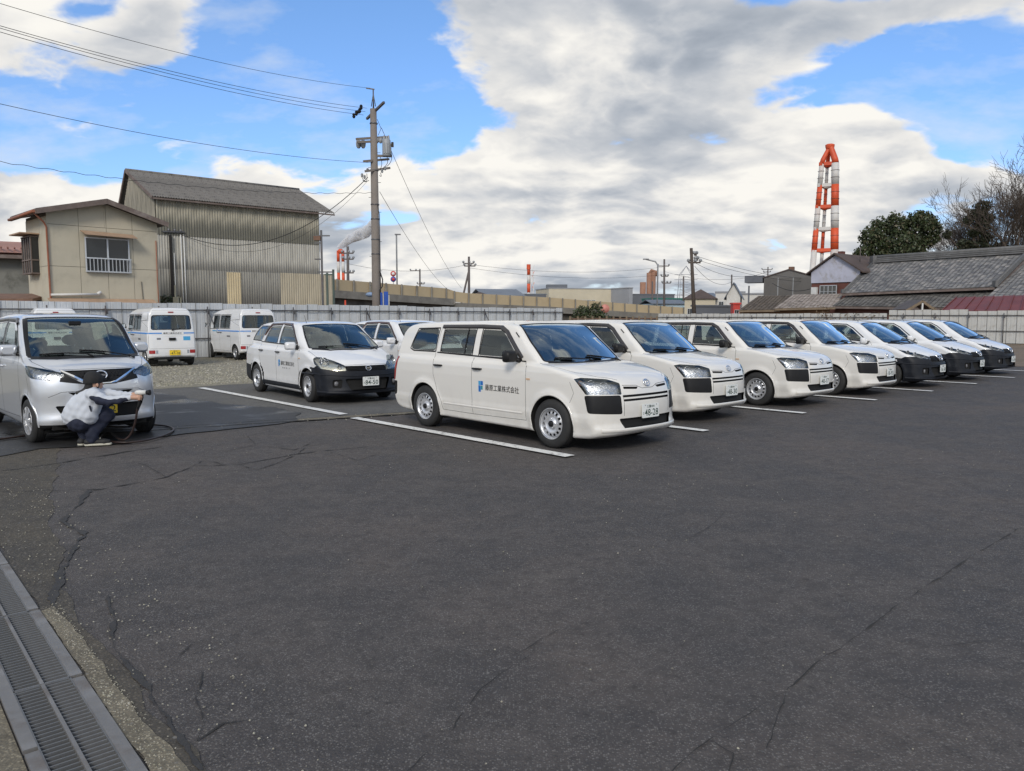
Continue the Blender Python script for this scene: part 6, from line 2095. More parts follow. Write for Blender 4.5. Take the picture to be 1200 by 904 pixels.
def build_warehouse():
 A = pt(187.5, 371, 40.0); B_ = pt(376, 371, 45.9)
 a, ang, L = wall_frame(A, B_)
 h = empty('corrugated_warehouse', (a.x, a.y, 0), ang)
 tag(h, 'tall corrugated cement-sheet warehouse with dark mossy roof, left of the utility pole', 'warehouse')
 W = 6.2; ze = 7.75; zp = 9.55; yp = 4.3; zb = 7.3
 sx = W
 core = MB(); core.prism([(0.05, 0), (W, 0), (W, zb - .1), (yp, zp - .12), (.05, ze - .06)], .06, L - .06, 0, Matrix(((0, 0, 1, 0), (1, 0, 0, 0), (0, 1, 0, 0), (0, 0, 0, 1))))
 core.build('wall', DARKW, h)
 n = 11; w = L / n
 pit = w / round(w / .13)
 me_u = corr_sheet(w, 5.80, ze - .03, pitch=pit).mesh('wall_sheet', CW_UP)
 me_m = corr_sheet(w, 3.95, 5.90, pitch=pit).mesh('wall_sheet', CW_MID)
 me_l = corr_sheet(w, 0.05, 4.05, pitch=pit).mesh('wall_sheet', CW_LOW)
 me_t = corr_sheet(w, 0.05, 4.08, pitch=pit).mesh('wall_sheet', CW_TAN)
 me_n = corr_sheet(w * .95, 0.05, 4.0).mesh('wall_sheet', CW_NEW)
 rnd = random.Random(5)
 for k in range(n):
  y = -.02 - rnd.uniform(0, .006)
  if k >= 0: link_mesh('wall_sheet', me_u, h, (k * w, y - .03, 0))
  link_mesh('wall_sheet', me_m, h, (k * w, y, 0))
  link_mesh('wall_sheet', me_t if k >= 8 else me_l, h, (k * w, y - .035, 0))
 link_mesh('wall_sheet', me_n, h, (w * 4.25, -.12, 0))
 ext = corr_sheet(.85, .05, 4.1).build('wall_sheet', CW_TAN, h, (L - .02, -.05, 0))
 # gable end boards, walking from the back to the front corner
 ng = 7; wg = W / ng
 def ztop(y): return ze + (zp - ze) * y / yp if y < yp else zp + (zb - zp) * (y - yp) / (W - yp)
 for k in range(ng):
  y1 = W - k * wg
  corr_sheet(wg + .01, 5.0, 0, top=lambda x, y1=y1: ztop(max(0, min(W, y1 - x))) - .05).build('gable_sheet', CW_GAB, h, (-.05, y1, 0), (0, 0, -PI / 2))
  corr_sheet(wg + .01, 0.05, 5.08).build('gable_sheet', CW_GAB, h, (-.02, y1, 0), (0, 0, -PI / 2))
 for k in range(4):
  panel_obj('gable_sheet', W / 4 - .01, 5.5, CW_GAB, h, (L + .01, k * W / 4, 0), (0, 0, PI / 2))
 gm_ = MB(); gm_.add([(L + .02, 0, 5.4), (L + .02, W, 5.4), (L + .02, W, zb - .05), (L + .02, yp, zp - .08), (L + .02, 0, ze - .05)], [(0, 1, 2, 3, 4)]); gm_.build('gable_wall', CW_GAB, h)
 # roof sheets: ribs run down the slope, three courses on the seen side
 def slope(y0, z0, y1, z1, x0, x1, nm, cols):
  sl_ = math.hypot(y1 - y0, z1 - z0)
  wv = max(1, round((x1 - x0) / cols / .13)) * .13; cols = int(math.ceil((x1 - x0) / wv - .15))
  nn = int(wv / .13 * 5)
  for c in range(cols):
   mb = MB(); vs = []
   for j in range(2):
    for i in range(nn + 1):
     x = wv * i / nn
     b = .026 * math.cos(2 * PI * x / .13)
     vs.append((x, (y0, y1)[j], (z0, z1)[j] + b))
   mb.add(vs, [(i, i + 1, nn + 2 + i, nn + 1 + i) for i in range(nn)], 0, True)
   mb.build(nm, CROOF, h, (x0 + c * wv, 0, 0))
 courses = 3
 ex = .42
 y_e, z_e = -ex, ze - (zp - ze) / yp * ex + .06
 for q in range(courses):
  t0, t1 = q / courses, (q + 1) / courses + .02
  slope(y_e + (yp - y_e) * t0, z_e + (zp + .06 - z_e) * t0 + .009 * (courses - q), y_e + (yp - y_e) * min(1, t1), z_e + (zp + .06 - z_e) * min(1, t1) + .009 * (courses - q), -.25, L + .62, 'roof_sheet', 12)
 slope(yp, zp + .06, W + .3, zb - .02, -.25, L + .62, 'roof_sheet', 6)
 MB().tube([(-.25, yp, zp + .07), (L + .85, yp, zp + .07)], .09, 8).build('ridge_cap', CROOF, h)
 for y0, z0, y1, z1 in ((y_e, z_e, yp, zp + .06), (yp, zp + .06, W + .3, zb)):
  mb = MB(); mb.beam((-.27, y0, z0 - .03), (-.27, y1, z1 - .03), .05, .16); mb.build('barge_board', BROWNW, h)
 mb = MB(); mb.beam((-.25, y_e + .05, z_e - .06), (L + .85, y_e + .05, z_e - .06), .05, .08); mb.build('fascia_board', BROWNW, h)
 # service bracket, pipes and meter at the left corner
 g = MB(); g.beam((.25, -.12, 5.95), (1.35, -.12, 6.0), .07, .07); g.build('cable_bracket', PIPE, h)
 for x in (.55, .85, 1.15):
  MB().lathe([(.001, .05), (.05, .03), (.06, -.04), (.03, -.09)], 8, 0, Matrix.Translation((x, -.14, 6.08))).build('insulator', GREYC, h)
 for x, z in ((.78, 4.9), (1.15, 5.85), (1.3, 5.85)):
  MB().tube([(x, -.12, z), (x + .02, -.12, 1.0)], .03, 6).build('pipe', PLAST, h)
 MB().box((.9, -.2, 1.6), (.28, .16, .5)).build('meter_box', CREAM, h)
 MB().box((.62, -.16, 4.2), (.12, .12, 3.2)).build('dark_duct', DARKW, h)
build_warehouse()

st = empty('standpipe', tuple(pt(207, 371, 36.2).xy) + (0,)); tag(st, 'cream standpipe with a square handle showing above the fence beside the warehouse bush', 'standpipe')
MB().box((0, 0, 1.25), (.22, .14, 2.5)).build('pipe_box', CREAM, st); MB().box((.22, 0, 2.25), (.05, .05, .55)).build('handle', CREAM, st); MB().box((.16, 0, 2.5), (.16, .05, .05)).build('handle', CREAM, st); MB().box((-.02, 0, 2.75), (.06, .06, .6)).build('handle', CREAM, st)

# ------------------------------------------------------------------ generic plain building
def block(name, label, px0, px1, ytop, f0, f1, depth, wallm, roofm=None, roof='flat', rise=0.0, wins=(), over=.3, base=0.0, cat='building', zt=None, winm=None):
 A = pt(px0, 371, f0); B_ = pt(px1, 371, f1)
 a, ang, L = wall_frame(A, B_)
 H = pt(px0, ytop, f0).z if zt is None else zt
 h = empty(name, (a.x, a.y, base), ang)
 tag(h, label, cat)
 mb = MB()
 M = Matrix(((1, 0, 0, 0), (0, 0, 1, 0), (0, 1, 0, 0), (0, 0, 0, 1)))
 if roof == 'gable':
  mb.prism([(0, 0), (L, 0), (L, H), (L / 2, H + rise), (0, H)], 0, depth, 0, M)
 else:
  mb.box((L / 2, depth / 2, H / 2), (L, depth, H))
 mb.build('wall', wallm, h)
 roofm = roofm or wallm
 if roof == 'flat':
  MB().box((L / 2, depth / 2, H + .1), (L + .2, depth + .2, .2)).build('roof', roofm, h)
 elif roof == 'gable':      # ridge runs away from the front
  for s0 in (0, 1):
   x0, x1 = (-over, L / 2) if s0 == 0 else (L / 2, L + over)
   z0 = H - rise / (L / 2) * over
   za, zb_ = (z0, H + rise) if s0 == 0 else (H + rise, z0)
   mb = MB(); mb.add([(x0, -over, za + .12), (x1, -over, zb_ + .12), (x1, depth + over, zb_ + .12), (x0, depth + over, za + .12), (x0, -over, za), (x1, -over, zb_), (x1, depth + over, zb_), (x0, depth + over, za)],
         [(0, 1, 2, 3), (7, 6, 5, 4), (4, 5, 1, 0), (6, 7, 3, 2), (5, 6, 2, 1), (7, 4, 0, 3)]); mb.build('roof', roofm, h)
 elif roof == 'side':       # ridge parallel to the front
  for s0 in (0, 1):
   y0, y1 = (-over, depth / 2) if s0 == 0 else (depth / 2, depth + over)
   z0 = H - .1
   za, zb_ = (z0, H + rise) if s0 == 0 else (H + rise, z0)
   mb = MB(); mb.add([(-over, y0, za + .12), (L + over, y0, za + .12), (L + over, y1, zb_ + .12), (-over, y1, zb_ + .12), (-over, y0, za), (L + over, y0, za), (L + over, y1, zb_), (-over, y1, zb_)],
         [(0, 1, 2, 3), (7, 6, 5, 4), (4, 5, 1, 0), (6, 7, 3, 2), (5, 6, 2, 1), (7, 4, 0, 3)]); mb.build('roof', roofm, h)
 elif roof == 'hip':
  o = over; q = min(L, depth) / 2
  mb = MB(); mb.add([(-o, -o, H), (L + o, -o, H), (L + o, depth + o, H), (-o, depth + o, H), (q, depth / 2, H + rise), (L - q, depth / 2, H + rise)], [(0, 1, 5, 4), (1, 2, 5), (2, 3, 4, 5), (3, 0, 4), (3, 2, 1, 0)]); mb.build('roof', roofm, h)
 for (u0, u1, z0, z1) in wins:
  w = MB().box(((u0 + u1) / 2 * L, -.02, (z0 + z1) / 2), ((u1 - u0) * L, .10, z1 - z0)).build('window', winm or WDARK, h)
  t = max(.05, (z1 - z0) * .05)
  fm = MB()
  for (cx, cz, sx_, sz_) in (((u0 + u1) / 2 * L, z1, (u1 - u0) * L + t, t), ((u0 + u1) / 2 * L, z0, (u1 - u0) * L + t, t), (u0 * L, (z0 + z1) / 2, t, z1 - z0), (u1 * L, (z0 + z1) / 2, t, z1 - z0), ((u0 + u1) / 2 * L, (z0 + z1) / 2, t * .7, z1 - z0)):
   fm.box((cx, -.06, cz), (sx_, .06, sz_))
  fm.build('window_frame', ALU, w)
 return h, L, H

def W(name, col, **k): return mat(name, col, k.pop('rough', .8), var=k.pop('var', .12), vscale=k.pop('vs', .3), **k)
CREAMW = W('cream_wall', (.52, .47, .36), dark=(.4, .36, .28), dscale=.2, damt=.3)
GREYW = W('grey_wall', (.30, .31, .33)); DGREY = W('dark_grey_wall', (.12, .13, .15)); WHITEW = W('white_wall', (.62, .61, .58), dark=(.4, .38, .34), dscale=.4, damt=.3)
CONCW = W('stained_concrete', (.20, .20, .18), dark=(.06, .06, .05), dscale=.8, damt=.7, vs=1)
REDROOF = mat('red_sheet_roof', (.15, .035, .028), .55, var=.2, vscale=1.2, dark=(.10, .05, .045), dscale=.8, damt=.5)
OLDRED = mat('faded_red_roof', (.33, .17, .13), .6, var=.2, vscale=.8)
SLATEG = mat('grey_metal_roof', (.13, .15, .18), .5, var=.15, vscale=.4)
GREENW = mat('green_sheet_wall', (.03, .16, .13), .6, var=.15)
BROOF = mat('dark_brown_tile_roof', (.085, .06, .05), .8, var=.3, vscale=.8)

# low workshop at the far left behind the house
hh, L_, H_ = block('low_workshop', 'low stained concrete workshop with faded red sheet roof at the left edge', -60, 45, 298, 38, 40, 6, CONCW, OLDRED, 'flat')
for k in range(14):
 MB().box((k * L_ / 13, -.2, H_ + .42), (.07, .9, .06)).build('roof_seam', OLDRED, hh)
mb = MB(); mb.add([(-.3, -.6, H_ + .15), (L_ + .3, -.6, H_ + .15), (L_ + .3, 2.6, H_ + .95), (-.3, 2.6, H_ + .95)], [(0, 1, 2, 3)]); mb.build('roof_slope', OLDRED, hh)
MB().box((L_ / 2, -.4, H_ - .05), (L_ + .4, .5, .18)).build('eaves', BROWNW, hh)
hh, L_, H_ = block('lean_to_shed', 'brown lean-to shed roof just above the fence at the left edge', -40, 36, 351, 31.5, 31.5, 2.5, CONCW, RUST, 'side', .15)

# ------------------------------------------------------------------ the elevated road with its tan noise panels
NOISEP = mat('tan_noise_panel', (.46, .37, .235), .7, var=.10, vscale=.5, dark=(.30, .23, .15), dscale=.5, damt=.35)
GIRD = mat('stained_girder', (.085, .075, .065), .9, var=.35, vscale=.8, dark=(.03, .027, .024), dscale=.6, damt=.7)
PARA = mat('parapet_concrete', (.20, .19, .17), .9, var=.25, vscale=.8, dark=(.07, .065, .06), dscale=.7, damt=.6)
def viaduct():
 root = empty('elevated_road', tuple(pt(455, 371, 82).xy) + (0,))
 tag(root, 'elevated road ramp with tan noise barrier panels descending to the right', 'bridge')
 inv = root.location
 stations = [(330, 319.5, 333.0, 70), (380, 326.5, 339.5, 75), (530, 338.8, 350.5, 90), (533, 343.0, 355.0, 90), (640, 348.6, 359.5, 99), (740, 356.5, 366.0, 107), (800, 360.6, 369.0, 112), (875, 366.2, 374.0, 118), (1000, 371.5, 378, 128)]
 def at(px):
  for (a, b) in zip(stations, stations[1:]):
   if a[0] <= px <= b[0]:
    t = (px - a[0]) / (b[0] - a[0]); return [a[i] + (b[i] - a[i]) * t for i in range(4)]
  return stations[-1]
 px = 332.0; k = 0
 while px < 985:
  s0 = at(px); step = 1500 / s0[3]
  if px < 532 < px + step: step = 532 - px + .01
  s1 = at(px + step * .96)
  if s0[0] < 532 <= s1[0]: s1 = at(531.9)
  a, b = pt(px, s0[1], s0[3]), pt(px + step * .96, s1[1], s1[3])
  c, d = pt(px, s0[2], s0[3]), pt(px + step * .96, s1[2], s1[3])
  n = (b - a).cross(Vector((0, 0, 1))).normalized() * .12
  vs = [v - inv for v in (c, d, b, a, c - n, d - n, b - n, a - n)]
  MB().add(vs, [(0, 1, 2, 3), (5, 4, 7, 6), (1, 5, 6, 2), (4, 0, 3, 7), (3, 2, 6, 7), (0, 4, 5, 1)]).build('noise_panel', NOISEP, root)
  post = MB(); post.beam(tuple(c - inv + n * .8 - Vector((0, 0, .35))), tuple(a - inv + n * .8 + Vector((0, 0, .05))), .16, .16, up=(1, 0, 0)); post.build('post', PARA, root)
  px += step; k += 1
 for (s0, s1) in zip(stations, stations[1:]):
  if s1[0] - s0[0] < 4: continue
  a, b = pt(s0[0], s0[2], s0[3]), pt(s1[0], s1[2], s1[3])
  n = (b - a).cross(Vector((0, 0, 1))).normalized()
  for dz0, dz1, off, m, nm in ((.0, -.75, .25, PARA, 'parapet'), (-.75, -1.75, -.3, GIRD, 'girder')):
   q = [a + n * off + Vector((0, 0, dz0)), b + n * off + Vector((0, 0, dz0)), b + n * off + Vector((0, 0, dz1)), a + n * off + Vector((0, 0, dz1))]
   q2 = [p - n * 8 for p in q]
   if b.z + dz1 < .1:
    continue
   MB().add([v - inv for v in q + q2], [(3, 2, 1, 0), (4, 5, 6, 7), (0, 1, 5, 4), (2, 3, 7, 6), (1, 2, 6, 5), (3, 0, 4, 7)]).build(nm, m, root)
 for px in (350, 400, 470, 545, 610):
  s0 = at(px); a = pt(px, s0[2], s0[3])
  p = MB(); p.box((a.x - inv.x + 1.5, a.y - inv.y + 3, (a.z - 1.6) / 2), (1.2, 1.6, max(.4, a.z - 1.6))); p.build('pier', PARA, root)
viaduct()
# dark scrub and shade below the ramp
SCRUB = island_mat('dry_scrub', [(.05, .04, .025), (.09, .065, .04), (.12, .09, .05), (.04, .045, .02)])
def leaf_cloud(n, fn, size, seed, m, name, parent=None, loc=None, flat=0.0):
 rnd = random.Random(seed); mb = MB()
 for _ in range(n):
  p, r = fn(rnd)
  q = Vector((rnd.gauss(0, 1), rnd.gauss(0, 1), rnd.gauss(0, 1) + flat)).normalized()
  t = q.cross(Vector((rnd.gauss(0, 1), rnd.gauss(0, 1), rnd.gauss(0, 1)))).normalized(); b = q.cross(t)
  s_ = size * rnd.uniform(.6, 1.4)
  mb.add([p - t * s_, p - b * s_ * .5, p + t * s_, p + b * s_ * .5], [(0, 1, 2, 3)])
 return mb.build(name, m, parent, loc)
def scrub_line(a, b, h, n, seed, m=None, size=.10):
 a = Vector(a); b = Vector(b)
 def fn(r):
  t = r.random(); p = a.lerp(b, t)
  hh_ = h * (.45 + .55 * abs(mnoise.noise(Vector((t * 14, seed, 0)))) * 1.8)
  return Vector((p.x + r.gauss(0, .3), p.y + r.gauss(0, .3), r.random() ** .8 * hh_)), 1
 o = leaf_cloud(n, fn, size, seed, m or SCRUB, 'dry_scrub'); o['kind'] = 'stuff'
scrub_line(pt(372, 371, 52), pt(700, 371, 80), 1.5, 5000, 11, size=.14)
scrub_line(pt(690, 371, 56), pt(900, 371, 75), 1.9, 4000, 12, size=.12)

# ------------------------------------------------------------------ poles and wires
CONCP = mat('pole_concrete', (.20, .175, .155), .85, var=.12, vscale=1.5, dark=(.11, .095, .085), dscale=.8, damt=.4)
WIRE = mat('black_cable', (.02, .02, .022), .6, var=.1)
INS = mat('porcelain', (.28, .29, .30), .35, var=.1)
TRANS = mat('transformer_grey', (.30, .32, .34), .5, var=.12, vscale=2)
def wire(a, b, sag, r, label, n=24, curl=0.0, group='overhead wires to the main utility pole', cat='wire', name='overhead_wire'):
 a = Vector(a); b = Vector(b); pts = []
 if b.x < -12 and b.y < 26:      # the span goes on past the edge of the photo
  b = Vector((2 * b.x - a.x, 2 * b.y - a.y, 2 * b.z - a.z + 8 * sag)); sag *= 4; n *= 2
 n = n if not curl else 200
 for k in range(n + 1):
  t = k / n; p = a.lerp(b, t); p.z -= sag * 4 * t * (1 - t)
  if curl: p = p + Vector((0, math.cos(t * 290) * curl, math.sin(t * 290) * curl))
  pts.append(tuple(p - a))
 o = MB().tube(pts, r, 5).build(name, WIRE, None, tuple(a)); tag(o, label, cat, group); return o

def main_pole():
 f = 37.6
 P0 = pt(441.5, 371, f)
 root = empty('utility_pole', (P0.x, P0.y, 0)); tag(root, 'tall brown-grey concrete utility pole with transformer and crossarms behind the fence', 'utility pole')
 ztop = pt(441, 128, f).z
 zz = lambda y: pt(441, y, f).z
 sc = f / 900
 MB().tube([(0, 0, 0), (0, 0, 3), (-.01, 0, ztop)], [.225, .215, .155], 16).build('pole', CONCP, root)
 MB().tube([(0, 0, ztop), (.0, 0, zz(105))], [.04, .03], 6).build('top_mast', PIPE, root)
 for sx_ in (-.10, .10): MB().tube([(sx_, 0, zz(125)), (0, 0, zz(110))], .02, 5).build('mast_brace', PIPE, root)
 MB().beam((-.34, 0, zz(103.5)), (.06, 0, zz(105)), .05, .05).build('top_arm', PIPE, root)
 def arm(y0, x0, x1, tilt=0.0, dep=.5, m=PIPE, nm='crossarm'):
  z = zz(y0)
  mb = MB(); mb.beam((x0, -dep * .5, z - tilt / 2), (x1, dep * .5, z + tilt / 2), .10, .10); return mb.build(nm, m, root)
 arm(130, -.45, .62, .40, -1.4); arm(162, -.75, .62, .32, 1.0, CONCP); arm(166, -.7, .55, .30, 1.0, CONCP); arm(188, -.42, .62, .3, 1.0, CONCP); arm(199, -.35, .66, .34, 1.0, CONCP)
 def ins(x, y, dep=0, s_=1.0, m=INS, nm='insulator'):
  MB().lathe([(.001, .12 * s_), (.05 * s_, .10 * s_), (.085 * s_, .03 * s_), (.05 * s_, .0), (.085 * s_, -.04 * s_), (.04 * s_, -.12 * s_)], 10, 0, Matrix.Translation((x, dep, zz(y)))).build(nm, m, root)
 for x, y in ((-.62, 131), (-.78, 134), (-.9, 137), (-.55, 127)): ins(x, y, -.2, 1.0, DEEP)
 mb = MB(); mb.ball((-.72, -.1, zz(132)), (.15, .10, .08), 10, 6); mb.build('switch_body', BLACKP, root)
 for x in (-.72, -.50): # cut-outs
  MB().lathe([(.001, .16), (.10, .14), (.13, .0), (.11, -.14), (.06, -.22)], 12, 0, Matrix.Translation((x * 1.0, -.1, zz(169)))).build('cutout_switch', INS, root)
 for x in (.12, .30): MB().lathe([(.001, .13), (.09, .1), (.11, -.04), (.05, -.14)], 10, 0, Matrix.Translation((x, .1, zz(164)))).build('cutout_switch', INS, root)
 t = empty('transformer', (.60, -.05, zz(175))); t.parent = root
 MB().lathe([(.001, .46), (.16, .45), (.20, .40), (.20, -.30), (.17, -.36), (.001, -.37)], 20).build('tank', TRANS, t)
 for a_ in (0, 1.6, 3.1): MB().lathe([(.001, .16), (.035, .14), (.05, .02), (.05, -.04)], 8, 0, Matrix.Translation((.11 * math.cos(a_), .11 * math.sin(a_), .48))).build('bushing', INS, t)
 for k in range(6): MB().box((.22 * math.cos(k * .5 - 1.9), .22 * math.sin(k * .5 - 1.9), 0), (.02, .06, .5), k * .5 - 1.9).build('cooling_fin', TRANS, t)
 MB().box((.29, 0, .2), (.10, .14, .22)).build('junction', BLACKP, t)
 arm(183, .05, .85, 0, .1, CONCP)
 for x, y in ((-.35, 199), (-.5, 207), (-.62, 205), (.35, 200), (.5, 197)): ins(x, y, .1, .8)
 MB().tube([(.2, -.2, zz(141)), (.38, -.2, zz(152)), (.24, -.2, zz(160))], .012, 5).build('jumper', WIRE, root)
 for (x0, y0, x1, y1, x2, y2) in ((.62, 184, .75, 193, .45, 197), (.82, 178, .95, 190, .6, 196), (.3, 185, .45, 192, .3, 199), (-.6, 207, -.5, 216, -.25, 212), (-.35, 204, -.3, 218, -.55, 212), (.3, 203, .4, 210, .25, 206)):
  MB().tube([tuple(Vector((x0, -.1, zz(y0))).lerp(Vector((x1, -.1, zz(y1))), t) .lerp(Vector((x1, -.1, zz(y1))).lerp(Vector((x2, -.1, zz(y2))), t), t)) for t in [i / 8 for i in range(9)]], .014, 5).build('jumper', WIRE, root)
 MB().tube([(.13, -.12, zz(240)), (.24, -.16, zz(252)), (.24, -.16, 2.4)], .016, 5).build('down_lead', WIRE, root)
 MB().tube([(.20, -.12, zz(318)), (.34, -.16, zz(328)), (.32, -.16, zz(336)), (.2, -.16, zz(340)), (.2, -.1, 2)], .03, 6).build('down_lead', WIRE, root)
 for y in (145, 200, 240, 257, 281, 298): MB().lathe([(.235, .03), (.24, .0), (.235, -.03)], 16, 0, Matrix.Translation((0, 0, zz(y))) @ Matrix.Scale(1 - (z_ := zz(y)) / 60, 4)).build('band', PIPE, root)
 for k in range(12):
  z = 2.4 + k * .7
  MB().tube([(-.3 if k % 2 else .3, 0, z), (0, 0, z)], .012, 5).build('step_bolt', PIPE, root)
 Pt = lambda px, y, ff=f: pt(px, y, ff)
 wire(Pt(434, 103.5), pt(-60, -14, 20), .35, .008, 'thin top wire crossing the upper left sky')
 for k, (y0, y1) in enumerate(((127, 32), (131, 34.5), (135, 39))):
  wire(Pt(430 - 2 * k, y0), pt(-60, y1 - 19, 20 + .3 * k), .30, .009, ('upper', 'middle', 'lower')[k] + ' of three parallel wires crossing the upper left sky')
 wire(Pt(438, 191), pt(-60, 108, 22), .35, .009, 'single wire below the three parallel ones running to the left edge')
 wire(Pt(438, 226), pt(-60, 180, 24), .40, .009, 'spiral-wrapped wire crossing above the warehouse roof', curl=.022)
 wb_ = pt(206, 272.5, 40.0)
 wire(Pt(431, 208), wb_, 1.7, .018, 'thick service cable sagging from the pole to the warehouse corner')
 wire(Pt(431, 212), pt(214, 276, 40.2), 1.9, .007, 'thin service wire sagging beside the thick cable to the warehouse')
 wire(Pt(447, 150), pt(541, 338, 84), .8, .012, 'upper wire running down from the pole to the ramp')
 wire(Pt(445, 225), pt(527, 341, 84), .6, .012, 'lower wire running down from the pole to the ramp')
 for px, y, ff in ((492, 250, 54), (484, 282, 55)):
  pass
main_pole()

def small_pole(name, label, px, ytop, ybase, f, r, m=CONCP, arms=(), lean=0.0, cat='utility pole', extras=None, group=None):
 a = pt(px, ytop, f); b = pt(px - lean, ybase, f)
 b.z = 0
 root = empty(name, (b.x, b.y, 0)); tag(root, label, cat, group)
 top = a - b; top.z = a.z
 MB().tube([(0, 0, 0), tuple(top)], [r, r * .7], 8).build('pole', m, root)
 for (y, x0, x1) in arms:
  z = pt(px, y, f).z; k = f / 900
  MB().beam((top.x * z / top.z + (x0 - px) * k, 0, z), (top.x * z / top.z + (x1 - px) * k, 0, z), r * .7, r * .7).build('crossarm', m, root)
  for xx in (x0, (x0 + x1) / 2 + 1, x1):
   MB().ball((top.x * z / top.z + (xx - px) * k, 0, z + r), r * .8, 6, 4).build('insulator', INS, root)
 return root, a

DP = mat('distant_pole', (.11, .095, .09), .85, var=.1)
small_pole('utility_pole', 'distant pole with two crossarms beside the small red and white stack', 407.5, 289, 345, 95, .22, DP, ((297, 401, 414), (304, 402, 414), (320, 403, 414)))
r0, a0 = small_pole('utility_pole', 'distant pole propped by a slanting strut, right of the ramp lamp', 549.5, 301, 345, 100, .2, DP, ((309, 543, 555), (312, 544, 557)))
MB().tube([(-1.4, 0, 1.5), (0, 0, pt(549, 318, 100).z)], .14, 6).build('strut', DP, r0)
small_pole('utility_pole', 'small distant pole with a side arm above the ramp', 492, 316, 345, 105, .15, DP, ((317.5, 481, 492), (333, 489, 497)))
small_pole('utility_pole', 'brown distant pole beside the curved street lamp', 778.5, 304, 366, 120, .2, DP, ((312, 771, 784), (324, 775, 783), (332, 776, 786)))
small_pole('utility_pole', 'nearer dark leaning pole right of centre above the row of cars', 810, 291, 370, 70, .20, mat('dark_wood_pole', (.07, .055, .045), .85, var=.3), ((308, 806, 820), (305, 814, 817), (299, 813, 816)), lean=-5)
small_pole('utility_pole', 'slim grey pole standing before the white houses', 857.5, 322, 366, 95, .13, DP)
small_pole('utility_pole', 'small pole with television aerial left of the grey warehouse', 900, 313, 330, 88, .10, DP, ((316, 893, 905), (319, 895, 903)))
small_pole('utility_pole', 'thin pole between the curved street lamp and the dark leaning pole', 764.5, 330, 366, 140, .2, DP)
small_pole('utility_pole', 'thin pole in front of the faint lattice pylon', 801, 324, 366, 140, .2, DP)

LAMPM = mat('lamp_pole_grey', (.30, .31, .32), .5, metal=.3, var=.1)
def street_lamp(label, px, ytop, ybase, f, arm_px):
 a = pt(px, ytop, f); b = pt(px, ybase, f)
 root = empty('street_lamp', (b.x, b.y, 0)); tag(root, label, 'street lamp')
 k = f / 900
 H = a.z
 pts = [(0, 0, 0), (0, 0, H - abs(arm_px) * k * .5)] + ([(arm_px * k * .2, 0, H - abs(arm_px) * k * .2), (arm_px * k, 0, H)] if abs(arm_px) > 5 else [(0, 0, H)])
 MB().tube(pts, .10 * f / 100, 8).build('pole', LAMPM, root)
 MB().box((arm_px * k if abs(arm_px) > 5 else .15, 0, H), (.75 * f / 100, .3, .14 * f / 100)).build('lamp_head', GREYC, root)
street_lamp('straight grey street lamp standing on the ramp right of the main pole', 465.3, 275, 333, 84, 1)
street_lamp('curved-arm street lamp above the far end of the ramp', 770, 304, 366, 118, -14)
# round signs on the ramp
rs = empty('road_sign', tuple(pt(461.5, 371, 84).xy) + (0,)); tag(rs, 'round traffic signs on a thin post beside the ramp street lamp', 'road sign')
REDS = mat('sign_red', (.5, .05, .04), .5); BLUS = mat('sign_blue', (.04, .08, .35), .5); WHS = mat('sign_white', (.7, .7, .7), .5)
RY = Matrix.Rotation(R(90), 4, 'X')
for y, m in ((321, REDS), (327.5, BLUS)):
 z = pt(461, y, 84).z
 MB().lathe([(.001, .03), (.30, .03), (.30, -.03), (.001, -.03)], 20, 0, Matrix.Translation((0, 0, z)) @ RY).build('sign_disc', m, rs)
 MB().lathe([(.001, .05), (.17, .05), (.17, .03)], 16, 0, Matrix.Translation((0, 0, z)) @ RY).build('sign_face', WHS if m is REDS else REDS, rs)
MB().tube([(0, .05, 3), (0, .05, pt(461, 318, 84).z)], .04, 6).build('post', LAMPM, rs)
rs = empty('round_sign', tuple(pt(709, 371, 60).xy) + (0,)); tag(rs, 'faded pink round sign on a post beside the dark green shrub', 'sign')
MB().lathe([(.001, .03), (.34, .03), (.34, -.03), (.001, -.03)], 20, 0, Matrix.Translation((0, 0, pt(709, 362, 60).z)) @ RY).build('sign_disc', mat('faded_pink', (.55, .22, .18), .6, var=.2), rs)
MB().tube([(0, .05, 0), (0, .05, pt(709, 362, 60).z)], .03, 6).build('post', LAMPM, rs)

# distant wires across the middle
for k, (a, b, fa, fb, lab) in enumerate([((407, 309), (549, 310), 95, 100, 'distant wire from the left distant pole to the strutted pole'), ((549, 310), (778, 313), 100, 120, 'distant wire from the strutted pole to the brown pole'),
  ((549, 314), (778, 322), 100, 120, 'lower distant wire from the strutted pole to the brown pole'), ((815, 300), (1000, 325), 70, 90, 'distant wire from the dark leaning pole towards the white gable'), ((815, 304), (1000, 329), 70, 90, 'second wire from the dark leaning pole towards the white gable'),
  ((816, 309), (900, 318), 70, 88, 'wire from the dark leaning pole to the aerial pole'), ((778, 318), (900, 322), 120, 88, 'wire from the brown pole to the aerial pole'), ((814, 312), (858, 330), 70, 95, 'sagging drop wire from the dark leaning pole to the slim grey pole')]):
 wire(pt(*a, fa), pt(*b, fb), .9, .017, lab, 14, group='distant overhead wires')
wire(pt(905, 332, 80), pt(952, 338, 74), .5, .03, 'dark cable sagging across the grey warehouse wall', 12, group='distant overhead wires')

